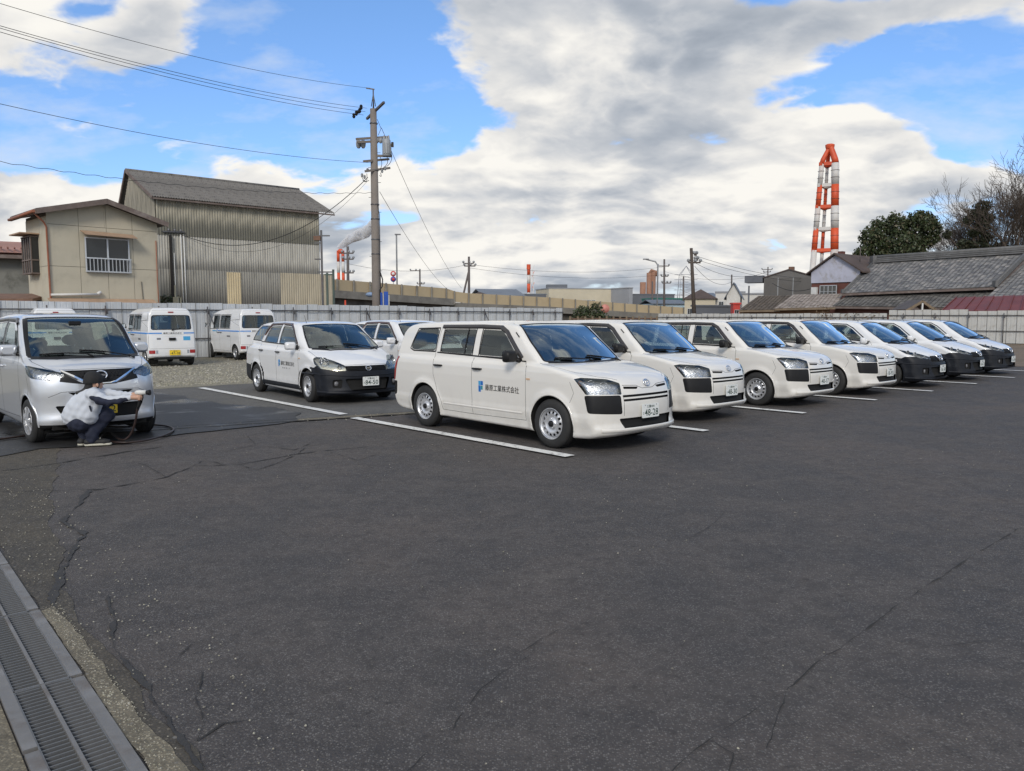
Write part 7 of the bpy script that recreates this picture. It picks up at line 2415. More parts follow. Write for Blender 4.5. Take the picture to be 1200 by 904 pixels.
# ------------------------------------------------------------------ steel posts right of the warehouse, banners, tarpaulin
sp = empty('scaffold_post', tuple(pt(378.5, 371, 38.2).xy) + (0,)); tag(sp, 'dark steel post with a rusty box bracket at the right end of the warehouse', 'post')
z = lambda y: pt(378, y, 38.2).z
MB().box((0, 0, z(270) / 2), (.09, .09, z(270))).build('post', PIPE, sp)
for y, x0, x1 in ((276.5, -.3, .42), (285, -.35, .05), (304, -.35, .05), (319, -.2, .5)):
 MB().beam((x0, 0, z(y)), (x1, 0, z(y)), .05, .06).build('arm', PIPE, sp)
MB().box((-.18, 0, z(279.5)), (.34, .3, .20)).build('box', RUST, sp)
GSTEEL = mat('green_steel', (.07, .10, .085), .6, var=.2)
sp = empty('steel_frame', tuple(pt(388, 371, 40).xy) + (0,)); tag(sp, 'green steel goal-like frame beside the warehouse end', 'frame')
z = lambda y: pt(388, y, 40).z
for x, y in ((-.16, 320), (.16, 316)): MB().box((x, 0, z(y) / 2), (.10, .10, z(y))).build('post', GSTEEL, sp)
MB().beam((-.3, 0, z(322)), (.16, 0, z(322)), .07, .07).build('beam', GSTEEL, sp)
BANB = mat('blue_banner', (.03, .10, .42), .7, var=.15); BANW = mat('white_banner', (.58, .58, .56), .7, var=.1)
bn = empty('banner_flag', tuple(pt(448, 371, 37).xy) + (0,)); tag(bn, 'blue and white banner flags at the foot of the main utility pole', 'banner')
z = lambda y: pt(448, y, 37).z
def flag(x0, x1, yt, yb, m):
 mb = MB(); vs = []
 for i in range(7):
  x = x0 + (x1 - x0) * i / 6
  for j in range(2): vs.append((x, .05 * math.sin(i * 1.7), (z(yt), z(yb))[j]))
 mb.add(vs, [(2 * i, 2 * i + 2, 2 * i + 3, 2 * i + 1) for i in range(6)], 0, True); mb.build('flag', m, bn)
flag(-.08, .03, 343, 359, BANB); flag(.03, .09, 344, 359, BANW); flag(.09, .30, 342, 360, BANB); flag(.28, .36, 346, 360, BANW)
tp = leaf = MB()
rnd = random.Random(3)
mb = MB(); mb.ball((0, 0, 0), (.28, .25, .14), 12, 8); o = mb.build('tarpaulin', mat('blue_grey_tarp', (.20, .28, .42), .6, var=.2), None, tuple(pt(434, 345.5, 44))); tag(o, 'blue-grey tarpaulin bundle left of the main pole foot', 'tarpaulin')
tc_ = empty('traffic_cone', tuple(pt(405, 371, 40).xy) + (0,)); tag(tc_, 'red marker post showing above the fence left of the main pole', 'marker post')
MB().tube([(0, 0, 0), (0, 0, pt(405, 352, 40).z)], [.10, .04], 10).build('marker', mat('orange_red', (.6, .07, .03), .6), tc_)

# ------------------------------------------------------------------ far town
block('school_building', 'long two-storey cream building with flat roof beyond the ramp', 643, 740, 338.5, 170, 175, 10, CREAMW, GREYW, 'flat', wins=[(.02, .07, 3.2, 5.2), (.075, .12, 3.2, 5.2), (.13, .18, 3.2, 5.2), (.185, .23, 3.2, 5.2), (.33, .38, 3.0, 5.2), (.39, .43, 3.0, 5.2), (.44, .50, 3.0, 5.2), (.51, .55, 3.0, 5.2), (.88, .93, 2.8, 5.2), (.70, .76, 2.4, 3.2)], cat='building')
rh = MB(); rh.box((0, 0, .4), (4.6, 4, .8)); o = rh.build('roof_plant_room', DGREY, None, tuple(pt(652, 371, 174).xy) + (pt(643, 338.5, 170).z + .2,)); tag(o, 'dark flat plant room on the left end of the cream building roof', 'roof room')
block('office_block', 'grey end bay of the cream building by the ramp', 736.5, 741, 338, 168, 168.5, 10, GREYW, GREYW, 'flat')
block('factory_hall', 'dark grey factory hall right of the cream building', 741, 790, 345.5, 180, 182, 15, DGREY, DGREY, 'flat', wins=[(.2, .45, 2.6, 4.6), (.5, .7, 2.6, 4.6)])
block('factory_hall', 'blue-grey hall with low pitched roof beyond the ramp', 568, 614, 346.5, 150, 152, 14, GREYW, SLATEG, 'side', 1.4)
block('factory_hall', 'small dark hall between the pitched hall and the cream building', 614, 640, 345.5, 160, 160, 10, DGREY, SLATEG, 'flat')
block('town_house', 'dark hip-roofed house left of the blue-grey hall', 556, 580, 349, 120, 121, 6, GREYW, BROOF, 'hip', 1.0)
block('shed', 'green corrugated shed by the far end of the ramp', 768, 806, 350.5, 150, 152, 6, GREENW, GREENW, 'flat')
block('shed', 'pale blue low shed in front of the green shed', 765, 803, 356, 128, 129, 6, mat('pale_blue_wall', (.35, .45, .50), .6), SLATEG, 'side', .6)
block('town_house', 'beige house with a dark hip roof behind the leaning pole', 802, 838, 350.5, 100, 99, 7, CREAMW, BROOF, 'hip', 1.35, wins=[(.1, .25, 1.6, 2.6)])
block('town_house', 'white flat-fronted house with an upper window right of the hip-roofed house', 838, 872, 343.5, 100, 99, 7, WHITEW, GREYW, 'flat', wins=[(.12, .28, 2.4, 3.5), (.62, .85, 2.5, 3.6)])
block('town_house', 'white house with small blue gable beside the slim pole', 851, 867, 346, 92, 91.5, 5, WHITEW, SLATEG, 'gable', 1.4, wins=[(.3, .7, 2.0, 3.2)])
block('town_house', 'low white house directly left of the grey warehouse', 868, 894, 345.5, 98, 97, 6, WHITEW, GREYW, 'flat', wins=[(.2, .4, 1.8, 2.8)])
block('boundary_wall', 'dark low wall in front of the white houses', 812, 862, 359.5, 90, 92, .3, DGREY, DGREY, 'flat', cat='wall')
block('vending_kiosk', 'small red kiosk below the white houses', 859, 867, 357, 84, 84, 1, REDS, REDS, 'flat', cat='kiosk', wins=[(.2, .8, 1.4, 2.3)])
GCLAD = mat('grey_ribbed_cladding', (.13, .125, .12), .7, var=.1, vscale=.5)
hh, L_, H_ = block('metal_warehouse', 'grey ribbed metal warehouse with shallow gable left of the white gable house', 894, 953, 326, 84, 81.6, 14, GCLAD, mat('warehouse_roof_edge', (.08, .06, .055), .7), 'gable', .8, over=.1)
for k in range(1, 40): MB().box((k * L_ / 40, -.03, H_ * .5 + .0), (.03, .05, H_ * .99)).build('cladding_rib', GCLAD, hh)
for k in (10, 22): MB().box((k * L_ / 40 + .2, -.06, H_ * .5), (.09, .08, H_)).build('downpipe', LAMPM, hh)
MB().box((-1.1, 1, H_ - .1), (1.9, 2.0, .75)).build('side_canopy', DGREY, hh); MB().box((-1.6, .2, H_ / 2 - .4), (.15, .15, H_ - .8)).build('canopy_post', DGREY, hh)
MB().box((L_ * .52, 1.0, H_ + .95), (.55, .6, .45)).build('roof_vent', RUST, hh)

# white gable house
MOTT = mat('mottled_white_gable', (.46, .47, .56), .9, var=.12, vscale=1.0, dark=(.25, .22, .17), dscale=1.1, damt=.75)
RBR = mat('red_brown_boards', (.12, .045, .035), .8, var=.25, vscale=2)
hh, L_, H_ = block('gable_house', 'old house with mottled white gable and brown roof below the red and white chimney', 950, 1006, 319, 66, 62.8, 9, RBR, BROOF, 'gable', 1.35, over=.40, cat='house')
gz = H_ - .55
mb = MB(); mb.prism([(-.02, gz - .40), (L_ + .02, gz - .40), (L_ + .02, H_ - .03), (L_ / 2, H_ + 1.30), (-.02, H_ - .03)], -.10, -.02, 0, Matrix(((1, 0, 0, 0), (0, 0, 1, 0), (0, 1, 0, 0), (0, 0, 0, 1)))); mb.build('gable_plaster', MOTT, hh)
w = MB().box((L_ * .38, -.10, gz - 1.25), (1.45, .12, 1.2)).build('window', WBLIND, hh)
fm = MB()
for (cx, cz, a_, b_) in ((0, .6, 1.5, .06), (0, -.6, 1.5, .06), (-.72, 0, .06, 1.2), (.72, 0, .06, 1.2), (0, 0, .05, 1.2), (-.36, 0, .03, 1.2), (.36, 0, .03, 1.2), (0, .1, 1.4, .03)): fm.box((L_ * .38 + cx, -.19, gz - 1.25 + cz), (a_, .05, b_))
fm.build('window_frame', ALU, w)
MB().box((.35, -.15, gz - 1.1), (.5, .25, .7)).build('balcony_rack', PLAST, hh)
MB().box((L_ * .42, 1.5, H_ + 1.35), (.4, .5, .7)).build('chimney', RBR, hh)
MB().tube([(L_ * .75, 2, H_ + .6), (L_ * .75, 2, H_ + 2.0)], .04, 5).build('aerial_mast', DP, hh)

# ------------------------------------------------------------------ tiled roofs on the right
TILE = island_mat('grey_roof_tiles', [(.09, .09, .095), (.17, .17, .17), (.25, .24, .23), (.12, .12, .125), (.33, .31, .29)], .7)
TILED = island_mat('dark_roof_tiles', [(.065, .062, .058), (.11, .104, .096), (.17, .16, .145), (.08, .075, .07)], .8)
TILEP = island_mat('pale_old_tiles', [(.22, .19, .17), (.30, .26, .235), (.36, .32, .29), (.16, .135, .12)], .85)
TILEB = island_mat('brown_old_tiles', [(.10, .08, .065), (.14, .115, .09), (.075, .06, .05)], .85)
def tile_plane(a, b, c, d, m, parent, tw=.30, th=.26, seed=0, sag=.0):
 """tiles laid over the quad a (eave left) b (eave right) c (ridge right) d (ridge left)"""
 a, b, c, d = [Vector(p) for p in (a, b, c, d)]
 n = (b - a).cross(d - a).normalized()
 if n.z < 0: n = -n
 nu = max(2, int((b - a).length / tw)); nv = max(2, int((d - a).length / th))
 rnd = random.Random(seed)
 mb = MB()
 P = lambda u, v: a.lerp(b, u).lerp(d.lerp(c, u), v)
 # deck
 mb.add([a - n * .05, b - n * .05, c - n * .05, d - n * .05], [(0, 1, 2, 3)])
 for j in range(nv):
  for i in range(nu):
   u0, u1 = i / nu, (i + .985) / nu; v0, v1 = j / nv, (j + 1.12) / nv
   um = (u0 + u1) / 2
   h = .05 + rnd.uniform(0, .012)
   s_ = -sag * math.sin(PI * (j + .5) / nv) * 1.0
   o = n * s_
   p = [P(u0, v0) + n * h * .55 + o, P(um, v0) + n * h * .05 + n * .012 + o, P(u1, v0) + n * h + o, P(u1, v1) + n * (h * .4) + o, P(um, v1) + o + n * .002, P(u0, v1) + n * .01 + o,
     P(u0, v0) + o - n * .01, P(um, v0) + o - n * .01, P(u1, v0) + o - n * .01]
   mb.add(p, [(0, 1, 4, 5), (1, 2, 3, 4), (6, 7, 1, 0), (7, 8, 2, 1)])
 o = mb.build('roof_tiles', m, parent); o['kind'] = 'stuff'
 return o
def ridge(a, b, r, m, parent, n=None, layers=3):
 a = Vector(a); b = Vector(b)
 for k in range(layers):
  mb = MB(); mb.beam(a + Vector((0, 0, r * (.35 + k * .55))), b + Vector((0, 0, r * (.35 + k * .55))), r * (2.2 - k * .45), r * .42); mb.build('ridge_course', m, parent)
 mb = MB(); mb.tube([a + Vector((0, 0, r * (.3 + layers * .55))), b + Vector((0, 0, r * (.3 + layers * .55)))], r * .55, 8); mb.build('ridge_cap', m, parent)
 mb = MB(); mb.box(tuple(a + Vector((0, 0, r * 1.1))), (r * 1.2, r * 2.4, r * 2.6)); mb.build('ridge_end', m, parent)

RIDG = mat('ridge_tile_grey', (.12, .12, .12), .8, var=.3, vscale=2)
def tiled_house():
 f0, f1 = 60.0, 53.0
 eL, eR = pt(987, 343.8, f0), pt(1166, 336.2, f1)
 rL, rR = pt(1023, 309.0, f0 + 5.0), pt(1204, 297.5, f1 + 5.0)
 root = empty('tiled_house', (eL.x, eL.y, 0)); tag(root, 'long old house with grey tiled roof beside the far trees on the right', 'house')
 o = Vector(root.location)
 L = [v - o for v in (eL, eR, rR, rL)]
 tile_plane(*L, TILE, root, .30, .27, 1)
 back = [L[3], L[2], L[2] + (L[2] - L[1]) * Vector((1, 1, -1)), L[3] + (L[3] - L[0]) * Vector((1, 1, -1))]
 MB().add(back, [(0, 1, 2, 3)]).build('back_slope', TILED, root)
 ridge(L[3], L[2], .26, RIDG, root, layers=3)
 ridge(L[0] + Vector((0, 0, .02)), L[3], .12, RIDG, root, layers=1)
 ridge(L[1] + Vector((0, 0, .02)), L[2], .16, RIDG, root, layers=2)
 for t in (.0,):
  MB().beam(L[0] - Vector((0, 0, .12)), L[1] - Vector((0, 0, .12)), .16, .16).build('fascia_board', BROWNW, root)
  MB().beam(L[1] - Vector((0, 0, .35)), L[2] - Vector((0, 0, .35)), .12, .30).build('barge_board', BROWNW, root)
 # upper wall and lower roof
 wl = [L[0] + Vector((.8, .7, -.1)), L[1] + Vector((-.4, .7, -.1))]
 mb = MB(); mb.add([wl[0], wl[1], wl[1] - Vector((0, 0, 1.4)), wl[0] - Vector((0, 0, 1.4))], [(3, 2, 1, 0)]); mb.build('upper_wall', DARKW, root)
 e2L, e2R = pt(976, 358.5, f0 - 1.8), pt(1150, 361.0, f1 - 2.2)
 r2L, r2R = pt(993, 346.2, f0 + .6), pt(1172, 339.2, f1 + .6)
 L2 = [v - o for v in (e2L, e2R, r2R, r2L)]
 tile_plane(*L2, TILED, root, .30, .25, 2)
 MB().beam(L2[0] - Vector((0, 0, .12)), L2[1] - Vector((0, 0, .12)), .12, .16).build('fascia_board', BROWNW, root)
 mb = MB(); a, b = L2[0] + Vector((.4, .6, -.1)), L2[1] + Vector((-.2, .6, -.1))
 mb.add([a, b, Vector((b.x, b.y, 0)), Vector((a.x, a.y, 0))], [(3, 2, 1, 0)]); mb.build('lower_wall', RBR, root)
 g = L[1]; q = L[2]
 mb = MB(); mb.add([g + Vector((-.1, .2, -.2)), Vector((g.x - .1, g.y + .2, 0)), Vector((q.x, q.y + 5, 0)), q + Vector((0, 5, -3)), q + Vector((-.1, 0, -.3))], [(0, 1, 2, 3, 4)]); mb.build('gable_wall', RBR, root)
 # small open gable porch
 pr = pt(1081, 353.5, 51.0) - o; pl_, prr = pt(1062, 364.5, 51.0) - o, pt(1097, 364.5, 51.0) - o
 for p in (pl_, prr):
  mb = MB(); mb.beam(p, pr, .10, .16); mb.build('porch_rafter', POSTW, root)
  mb = MB(); mb.add([p + Vector((0, 0, .1)), pr + Vector((0, 0, .1)), pr + Vector((0, 2, .1)), p + Vector((0, 2, .1))], [(0, 1, 2, 3)]); mb.build('porch_roof', ROOFD, root)
 MB().beam((pr.x, pr.y, pr.z - .1), (pr.x, pr.y, pr.z - .9), .10, .10).build('porch_post', PLAST, root)
tiled_house()
def second_tiled():
 a, b = pt(1157, 348, 51.5), pt(1235, 347, 49); c, d = pt(1262, 300, 56), pt(1180, 322, 55.5)
 c = pt(1265, 296, 57); d = pt(1198, 311, 57)
 root = empty('tiled_house', (a.x, a.y, 0)); tag(root, 'neighbouring grey tiled roof at the right edge above the red sheet roof', 'house')
 o = Vector(root.location)
 tile_plane(a - o, b - o, c - o, d - o, TILE, root, .30, .27, 5)
 MB().beam(a - o - Vector((0, 0, .12)), b - o - Vector((0, 0, .12)), .14, .16).build('fascia_board', BROWNW, root)
 mb = MB(); p, q = a - o + Vector((.2, .4, -.1)), b - o + Vector((0, .4, -.1)); mb.add([p, q, Vector((q.x, q.y, 0)), Vector((p.x, p.y, 0))], [(3, 2, 1, 0)]); mb.build('wall', RBR, root)
second_tiled()
def low_sheds():
 for nm, lab, q, m, sd_, ff in (('tiled_shed', 'low shed with crumbling dark tiled roof in front of the grey warehouse', ((866, 363.5), (914, 363.0), (930, 346.5), (889, 347.0)), TILEB, 7, (62, 60, 64, 66)),
        ('tiled_shed', 'low shed with pale weathered tiles in front of the white gable house', ((908, 361.5), (979, 360.0), (989, 344.5), (930, 345.5)), TILEP, 8, (60, 58, 62, 64))):
  P = [pt(*p, f_) for p, f_ in zip(q, ff)]
  root = empty(nm, (P[0].x, P[0].y, 0)); tag(root, lab, 'shed'); o = Vector(root.location)
  tile_plane(*[p - o for p in P], m, root, .30, .25, sd_)
  a, b = P[0] - o + Vector((.2, .5, -.1)), P[1] - o + Vector((-.2, .5, -.1))
  mb = MB(); mb.add([a, b, Vector((b.x, b.y, 0)), Vector((a.x, a.y, 0))], [(3, 2, 1, 0)]); mb.build('wall', mat('rusty_plank_wall', (.17, .09, .045), .9, var=.35, vscale=2), root)
  MB().beam(P[0] - o - Vector((0, 0, .1)), P[1] - o - Vector((0, 0, .1)), .10, .14).build('fascia_board', POSTW, root)
low_sheds()
def red_roof():
 a, b, c, d = pt(1104, 364.5, 48), pt(1225, 364.5, 43.5), pt(1225, 345.5, 46.5), pt(1121, 349.0, 51)
 root = empty('red_roofed_shed', (a.x, a.y, 0)); tag(root, 'shed with faded dark red sheet roof just above the right fence', 'shed'); o = Vector(root.location)
 n = 9
 for k in range(n):
  t0, t1 = k / n, (k + .98) / n
  q = [a.lerp(b, t0) - o, a.lerp(b, t1) - o, d.lerp(c, t1) - o, d.lerp(c, t0) - o]
  w = [v - Vector((0, 0, .05)) for v in q]
  MB().add(q + w, [(0, 1, 2, 3), (7, 6, 5, 4), (0, 4, 5, 1), (1, 5, 6, 2), (3, 7, 4, 0)]).build('roof_sheet', REDROOF, root, (0, 0, .02 * (k % 2)))
  mb = MB(); mb.beam(q[0] + Vector((0, 0, .05)), q[3] + Vector((0, 0, .05)), .05, .05); mb.build('roof_seam', REDROOF, root)
 p, q = a - o + Vector((.2, .3, -.1)), b - o + Vector((0, .3, -.1))
 mb = MB(); mb.add([p, q, Vector((q.x, q.y, 0)), Vector((p.x, p.y, 0))], [(3, 2, 1, 0)]); mb.build('wall', RBR, root)
red_roof()

# ------------------------------------------------------------------ red and white chimney on three legs
ORG = mat('chimney_orange', (.62, .085, .025), .55, var=.12, vscale=.4, dark=(.40, .05, .02), dscale=.5, damt=.5)
CWH = mat('chimney_white', (.58, .565, .54), .6, var=.08, vscale=.3, dark=(.45, .30, .24), dscale=.35, damt=.5)
def chimney():
 f = 150.0
 zz = lambda y: pt(965, y, f).z
 xx = lambda px: (px - 600) / 900 * f
 root = empty('chimney', (xx(966), f, 0)); tag(root, 'tall red and white banded chimney of three joined flues', 'chimney')
 ox = xx(966)
 ys = [371 + 9.6, 293.5, 268.5, 242.5, 217.5, 192.5]
 zs = [0] + [zz(y) for y in ys[1:]]
 mats_ = [CWH, ORG, CWH, ORG, CWH]
 def leg(xt, xb, dy0, r0, r1):
  H = zs[-1]
  xT, xB = pt(xt, 192.5, f).x, pt(xb, 380, f).x
  for i in range(5):
   a, b = zs[i], zs[i + 1]
   ta, tb = a / H, b / H
   X = lambda t: xB + (xT - xB) * t
   mb = MB(); mb.tube([(X(ta) - ox, dy0 * (1 - ta * .25), a), (X(tb) - ox, dy0 * (1 - tb * .25), b)], [r0 + (r1 - r0) * ta, r0 + (r1 - r0) * tb], 14); mb.build('flue', mats_[i], root)
   for q in (.33, .66):
    t = (ta + (tb - ta) * q)
    MB().lathe([(r0 * .98, .03), (r0 * 1.05, 0), (r0 * .98, -.03)], 14, 0, Matrix.Translation((X(t) - ox, dy0 * (1 - t * .25), t * H))).build('ring', DP, root)
 leg(963.0, 946.5, -.0, .60, .45); leg(976.2, 973.6, -1.4, .78, .70); leg(974.4, 964.5, 2.6, .36, .30)
 zt = zs[-1]
 for (xa, dy, r) in ((963.0, 0, .46), (976.2, -1.2, .60), (974.0, 1.9, .4)):
  x = pt(xa, 192.5, f).x - ox; xt = pt(972.6, 172, f).x - ox
  MB().tube([(x, dy, zt), (x + (xt - x) * .15, dy * .8, zt + .8), (x + (xt - x) * .85, dy * .3, zz(174.5)), (xt, dy * .2, zz(171.5))], [r, r, r * .85, r * .85], 12).build('flue_bend', ORG, root)
 MB().lathe([(.70, zz(175)), (.80, zz(173)), (.85, zz(171)), (.85, zz(170)), (.6, zz(169.2)), (.001, zz(169.2))], 18, 0, Matrix.Translation((pt(972.6, 172, f).x - ox, 0, 0))).build('cap', ORG, root)
 for i in range(1, 6):
  H = zs[-1]; t = zs[i] / H
  LX = lambda xt, xb: pt(xb, 380, f).x + (pt(xt, 192.5, f).x - pt(xb, 380, f).x) * t - ox
  A = Vector((LX(963.0, 946.5), 0, zs[i])); B_ = Vector((LX(976.2, 973.6), -1.4 + .35 * t, zs[i])); C_ = Vector((LX(974.4, 964.5), 2.6 - .65 * t, zs[i]))
  m = ORG if i in (1, 3, 5) else CWH
  for p, q in ((A, B_), (B_, C_), (C_, A)):
   d = (q - p).normalized() * .5
   MB().beam(p - d, q + d, .5, .62).build('platform_beam', m, root)
chimney()

# small distant stacks
def stack(label, px, ytop, f, r, bands, two=False):
 a = pt(px, ytop, f); root = empty('chimney', (a.x, f, 0)); tag(root, label, 'chimney')
 H = a.z
 offs = (-r * 1.6, r * 1.6) if two else (0,)
 for o in offs:
  z = H
  for k in range(bands):
   z2 = max(0, z - H * .16)
   MB().tube([(o, 0, z2), (o, 0, z)], [r, r], 10).build('flue', ORG if k % 2 == 0 else CWH, root)
   z = z2
  MB().tube([(o, 0, 0), (o, 0, z)], [r, r], 10).build('flue', CWH, root)
 MB().lathe([(r * 1.3, H - r * 2), (r * 2.6 if two else r * 1.2, H - r * .6), (r * 1.2, H + r)], 12, 0, None).build('cap', ORG, root)
 return root
stack('small distant twin red and white stack trailing steam beside the warehouse', 399, 294, 420, .8, 4, True)
r_ = stack('slim distant red and white mast left of the cream building', 619.5, 312, 260, .55, 6)
for k in range(9):
 z = 1.6 + k * 1.9
 MB().beam((1.2, 0, z), (1.9, 0, z + 1.9), .12, .12).build('lattice_brace', ORG if k % 2 else CWH, r_)
MB().tube([(1.9, 0, 0), (1.4, 0, 17)], .15, 5).build('lattice_leg', CWH, r_)
MB().tube([(1.0, 0, 0), (.6, 0, 17)], .15, 5).build('lattice_leg', CWH, r_)
fs_ = empty('factory_stack', tuple(pt(757, 371, 260).xy) + (0,)); tag(fs_, 'rusty distant factory stacks with pipe bend above the dark hall', 'factory stack')
z = lambda y: pt(757, y, 260).z
for x, y, r in ((-1.2, 331, 1.0), (.9, 320, .9), (2.3, 319, .8)):
 MB().tube([(x, 0, 0), (x, 0, z(y))], r, 10).build('stack', mat('rusty_stack', (.28, .15, .10), .8, var=.25, vscale=.3), fs_)
MB().tube([(.9, 0, z(321)), (1.6, 0, z(317)), (3.4, 0, z(319)), (3.4, 0, z(324))], .5, 8).build('pipe_bend', mat('rusty_stack', (.2, .1, .1)), fs_)
# faint pylon
py = empty('pylon', tuple(pt(803, 371, 420).xy) + (0,)); tag(py, 'faint lattice power pylon behind the leaning pole', 'pylon')
z = lambda y: pt(803, y, 420).z
PYM = mat('pylon_steel', (.30, .31, .34), .6)
for sx_ in (-1, 1):
 for dy in (-1, 1):
  MB().tube([(sx_ * 4.5, dy * 3, 0), (sx_ * 3.2, dy * 2.4, z(322)), (0, 0, z(312))], .16, 4).build('leg', PYM, py)
for y in (322, 328, 334, 340, 346):
 MB().beam((-6.2, 0, z(y)), (6.2, 0, z(y)), .3, .3).build('crossarm', PYM, py)
ys_ = (322, 328, 334, 340, 346, 352)
for a, b in zip(ys_, ys_[1:]):
 MB().beam((-3.3, -2, z(a)), (3.4, -2, z(b)), .16, .16).build('brace', PYM, py); MB().beam((3.3, -2, z(a)), (-3.4, -2, z(b)), .16, .16).build('brace', PYM, py)

# steam drifting from the twin stack
def steam():
 m = bpy.data.materials.new('steam'); m.use_nodes = True; t = m.node_tree; t.nodes.clear(); N = NT(t)
 out = N.n('ShaderNodeOutputMaterial'); vol = N.n('ShaderNodeVolumePrincipled')
 vol.inputs['Color'].default_value = (.97, .97, .98, 1)
 v = N.n('ShaderNodeTexCoord').outputs['Object']
 n = N.maprange(N.noise(v, .20, 5, .65), .36, .56, 0.0, 1.6)
 N.link(n, vol.inputs['Density']); N.link(vol.outputs[0], out.inputs['Volume'])
 base = pt(396, 291, 420)
 pts = [(0, 0, 1.3), (3, 2.0, 1.8), (7, 5.2, 2.6), (11, 6.8, 3.0), (15, 8.4, 3.2), (18, 11, 2.7), (20, 15, 1.8)]
 rings = []; ns = 14
 mb = MB()
 dirs = []
 P3 = [Vector((x, 0, z_)) for x, z_, r in pts]
 mb.tube(P3, [p[2] for p in pts], ns, 0, True)
 o = mb.build('steam_plume', m, None, tuple(base)); tag(o, 'white steam plume drifting right from the small twin stack', 'steam')
steam()

# ------------------------------------------------------------------ trees and shrubs
BARK = mat('bark', (.09, .07, .055), .9, var=.3, vscale=1.5, bump=.01, bscale=12)
BARKG = mat('grey_bark', (.13, .11, .10), .9, var=.25, vscale=1.5)
LEAFD = island_mat('evergreen_leaves', [(.024, .038, .014), (.042, .06, .022), (.065, .085, .033), (.03, .045, .018), (.12, .10, .055)], .55)
LEAFB = island_mat('ivy_leaves', [(.022, .035, .014), (.04, .05, .022), (.06, .055, .03), (.03, .04, .018)], .6)
def branches(root_pos, height, seed, levels, spread, m, parent, r0, up=.35, n0=3, thin=.66, minr=.012, droop=0.0, trunk=True, name='branches', tips=None):
 rnd = random.Random(seed); mb = MB()
 def grow(p, d, L, r, lev):
  n = 4
  pts = [p]; dd = d.copy(); rr = [r]
  for k in range(n):
   dd = (dd + Vector((rnd.gauss(0, .14), rnd.gauss(0, .14), rnd.gauss(.02, .10) + up * .12 - droop * .1 * (lev / levels)))).normalized()
   p = p + dd * L / n; pts.append(p); rr.append(r * (1 - .35 * (k + 1) / n))
  mb.tube(pts, rr, 5 if lev < 2 else 3, 0, False, True)
  if lev >= levels:
   if tips is not None: tips.append(p.copy())
   return
  if tips is not None and lev >= levels - 2: tips.append(p.copy())
  k = n0 if lev else n0 + 1
  for i in range(k):
   base = pts[-1] if i < 2 else pts[rnd.randint(1, n - 1)]
   a = rnd.uniform(0, 2 * PI); tilt = rnd.uniform(.35, .95) * spread
   e = dd.cross(Vector((math.cos(a), math.sin(a), .2))).normalized()
   nd = (dd * math.cos(tilt) + e * math.sin(tilt)).normalized()
   grow(base, nd, L * rnd.uniform(.62, .86), max(minr, rr[-1] * (thin + rnd.uniform(-.06, .1))), lev + 1)
 grow(Vector((0, 0, 0)), Vector((rnd.gauss(0, .05), 0, 1)).normalized(), height * .30, r0, 0)
 return mb.build(name, m, parent)

def crown_fn(blobs):
 tot = sum(b[3] ** 2 for b in blobs)
 def fn(r):
  q = r.uniform(0, tot)
  for b in blobs:
   q -= b[3] ** 2
   if q <= 0: break
  while True:
   d = Vector((r.gauss(0, 1), r.gauss(0, 1), r.gauss(0, 1))).normalized()
   k = r.uniform(.25, 1) ** .5
   if mnoise.noise(Vector((b[0] + d.x * 2.2, b[1] + d.y * 2.2, b[2] + d.z * 2.2)) * 1.3) > -.22: break
  rad = b[3] * k * (1 + .42 * mnoise.noise(d * 2.4 + Vector((b[0], b[1], b[2]))) + .2 * mnoise.noise(d * 6 + Vector((b[2], b[1], b[0]))))
  return Vector((b[0] + d.x * rad, b[1] + d.y * rad * .9, b[2] + d.z * rad * .85)), 1
 return fn
def leafy(name, label, px, f, blobs, n, size, m, seed, trunk_h, r0, cat='tree', loc_y=None):
 p = pt(px, 371, f)
 root = empty(name, (p.x, p.y, 0)); tag(root, label, cat)
 mb = MB(); mb.tube([(0, 0, 0), (.1, 0, trunk_h * .5), (0, 0, trunk_h)], [r0, r0 * .8, r0 * .5], 8)
 for b in blobs:
  mb.tube([(0, 0, trunk_h * .7), (b[0] * .5, b[1] * .5, (trunk_h + b[2]) / 2), (b[0], b[1], b[2])], [r0 * .5, r0 * .3, .05], 5)
 mb.build('trunk', BARK, root)
 leaf_cloud(n, crown_fn(blobs), size, seed, m, 'crown', root)
 return root
k = 75 / 900
def bl(cx, cy, r, px0, f=75, dy=0): # pixel blob -> local coordinates
 q = pt(cx, cy, f); return (q.x - pt(px0, 371, f).x, dy, q.z, r * f / 900)
bb = [bl(1020, 278, 13, 1055), bl(1038, 268, 15, 1055, dy=1), bl(1052, 265, 16, 1055), bl(1070, 262, 14, 1055, dy=-1), bl(1085, 261, 15, 1055), bl(1095, 268, 9, 1055), bl(1030, 290, 16, 1055), bl(1055, 288, 20, 1055, dy=-1), bl(1080, 284, 18, 1055, dy=1),
   bl(1012, 295, 9, 1055), bl(1092, 280, 9, 1055), bl(1040, 300, 16, 1055), bl(1068, 302, 16, 1055), bl(1078, 252, 6, 1055), bl(1046, 256, 6, 1055), bl(1006, 298, 6, 1055)]
leafy('evergreen_tree', 'broad dark evergreen tree behind the ridge of the tiled house', 1055, 75, bb, 15000, .15, LEAFD, 21, 5.0, .3)
bb = [bl(1152, 243, 9, 1148), bl(1143, 252, 9, 1148), bl(1157, 256, 8, 1148), bl(1135, 258, 6, 1148), bl(1150, 266, 9, 1148), bl(1141, 274, 6, 1148), bl(1155, 279, 8, 1148), bl(1148, 290, 11, 1148), bl(1130, 287, 8, 1148), bl(1110, 275, 6, 1148), bl(1160, 296, 10, 1148), bl(1136, 300, 10, 1148), bl(1122, 298, 8, 1148), bl(1172, 290, 8, 1148)]
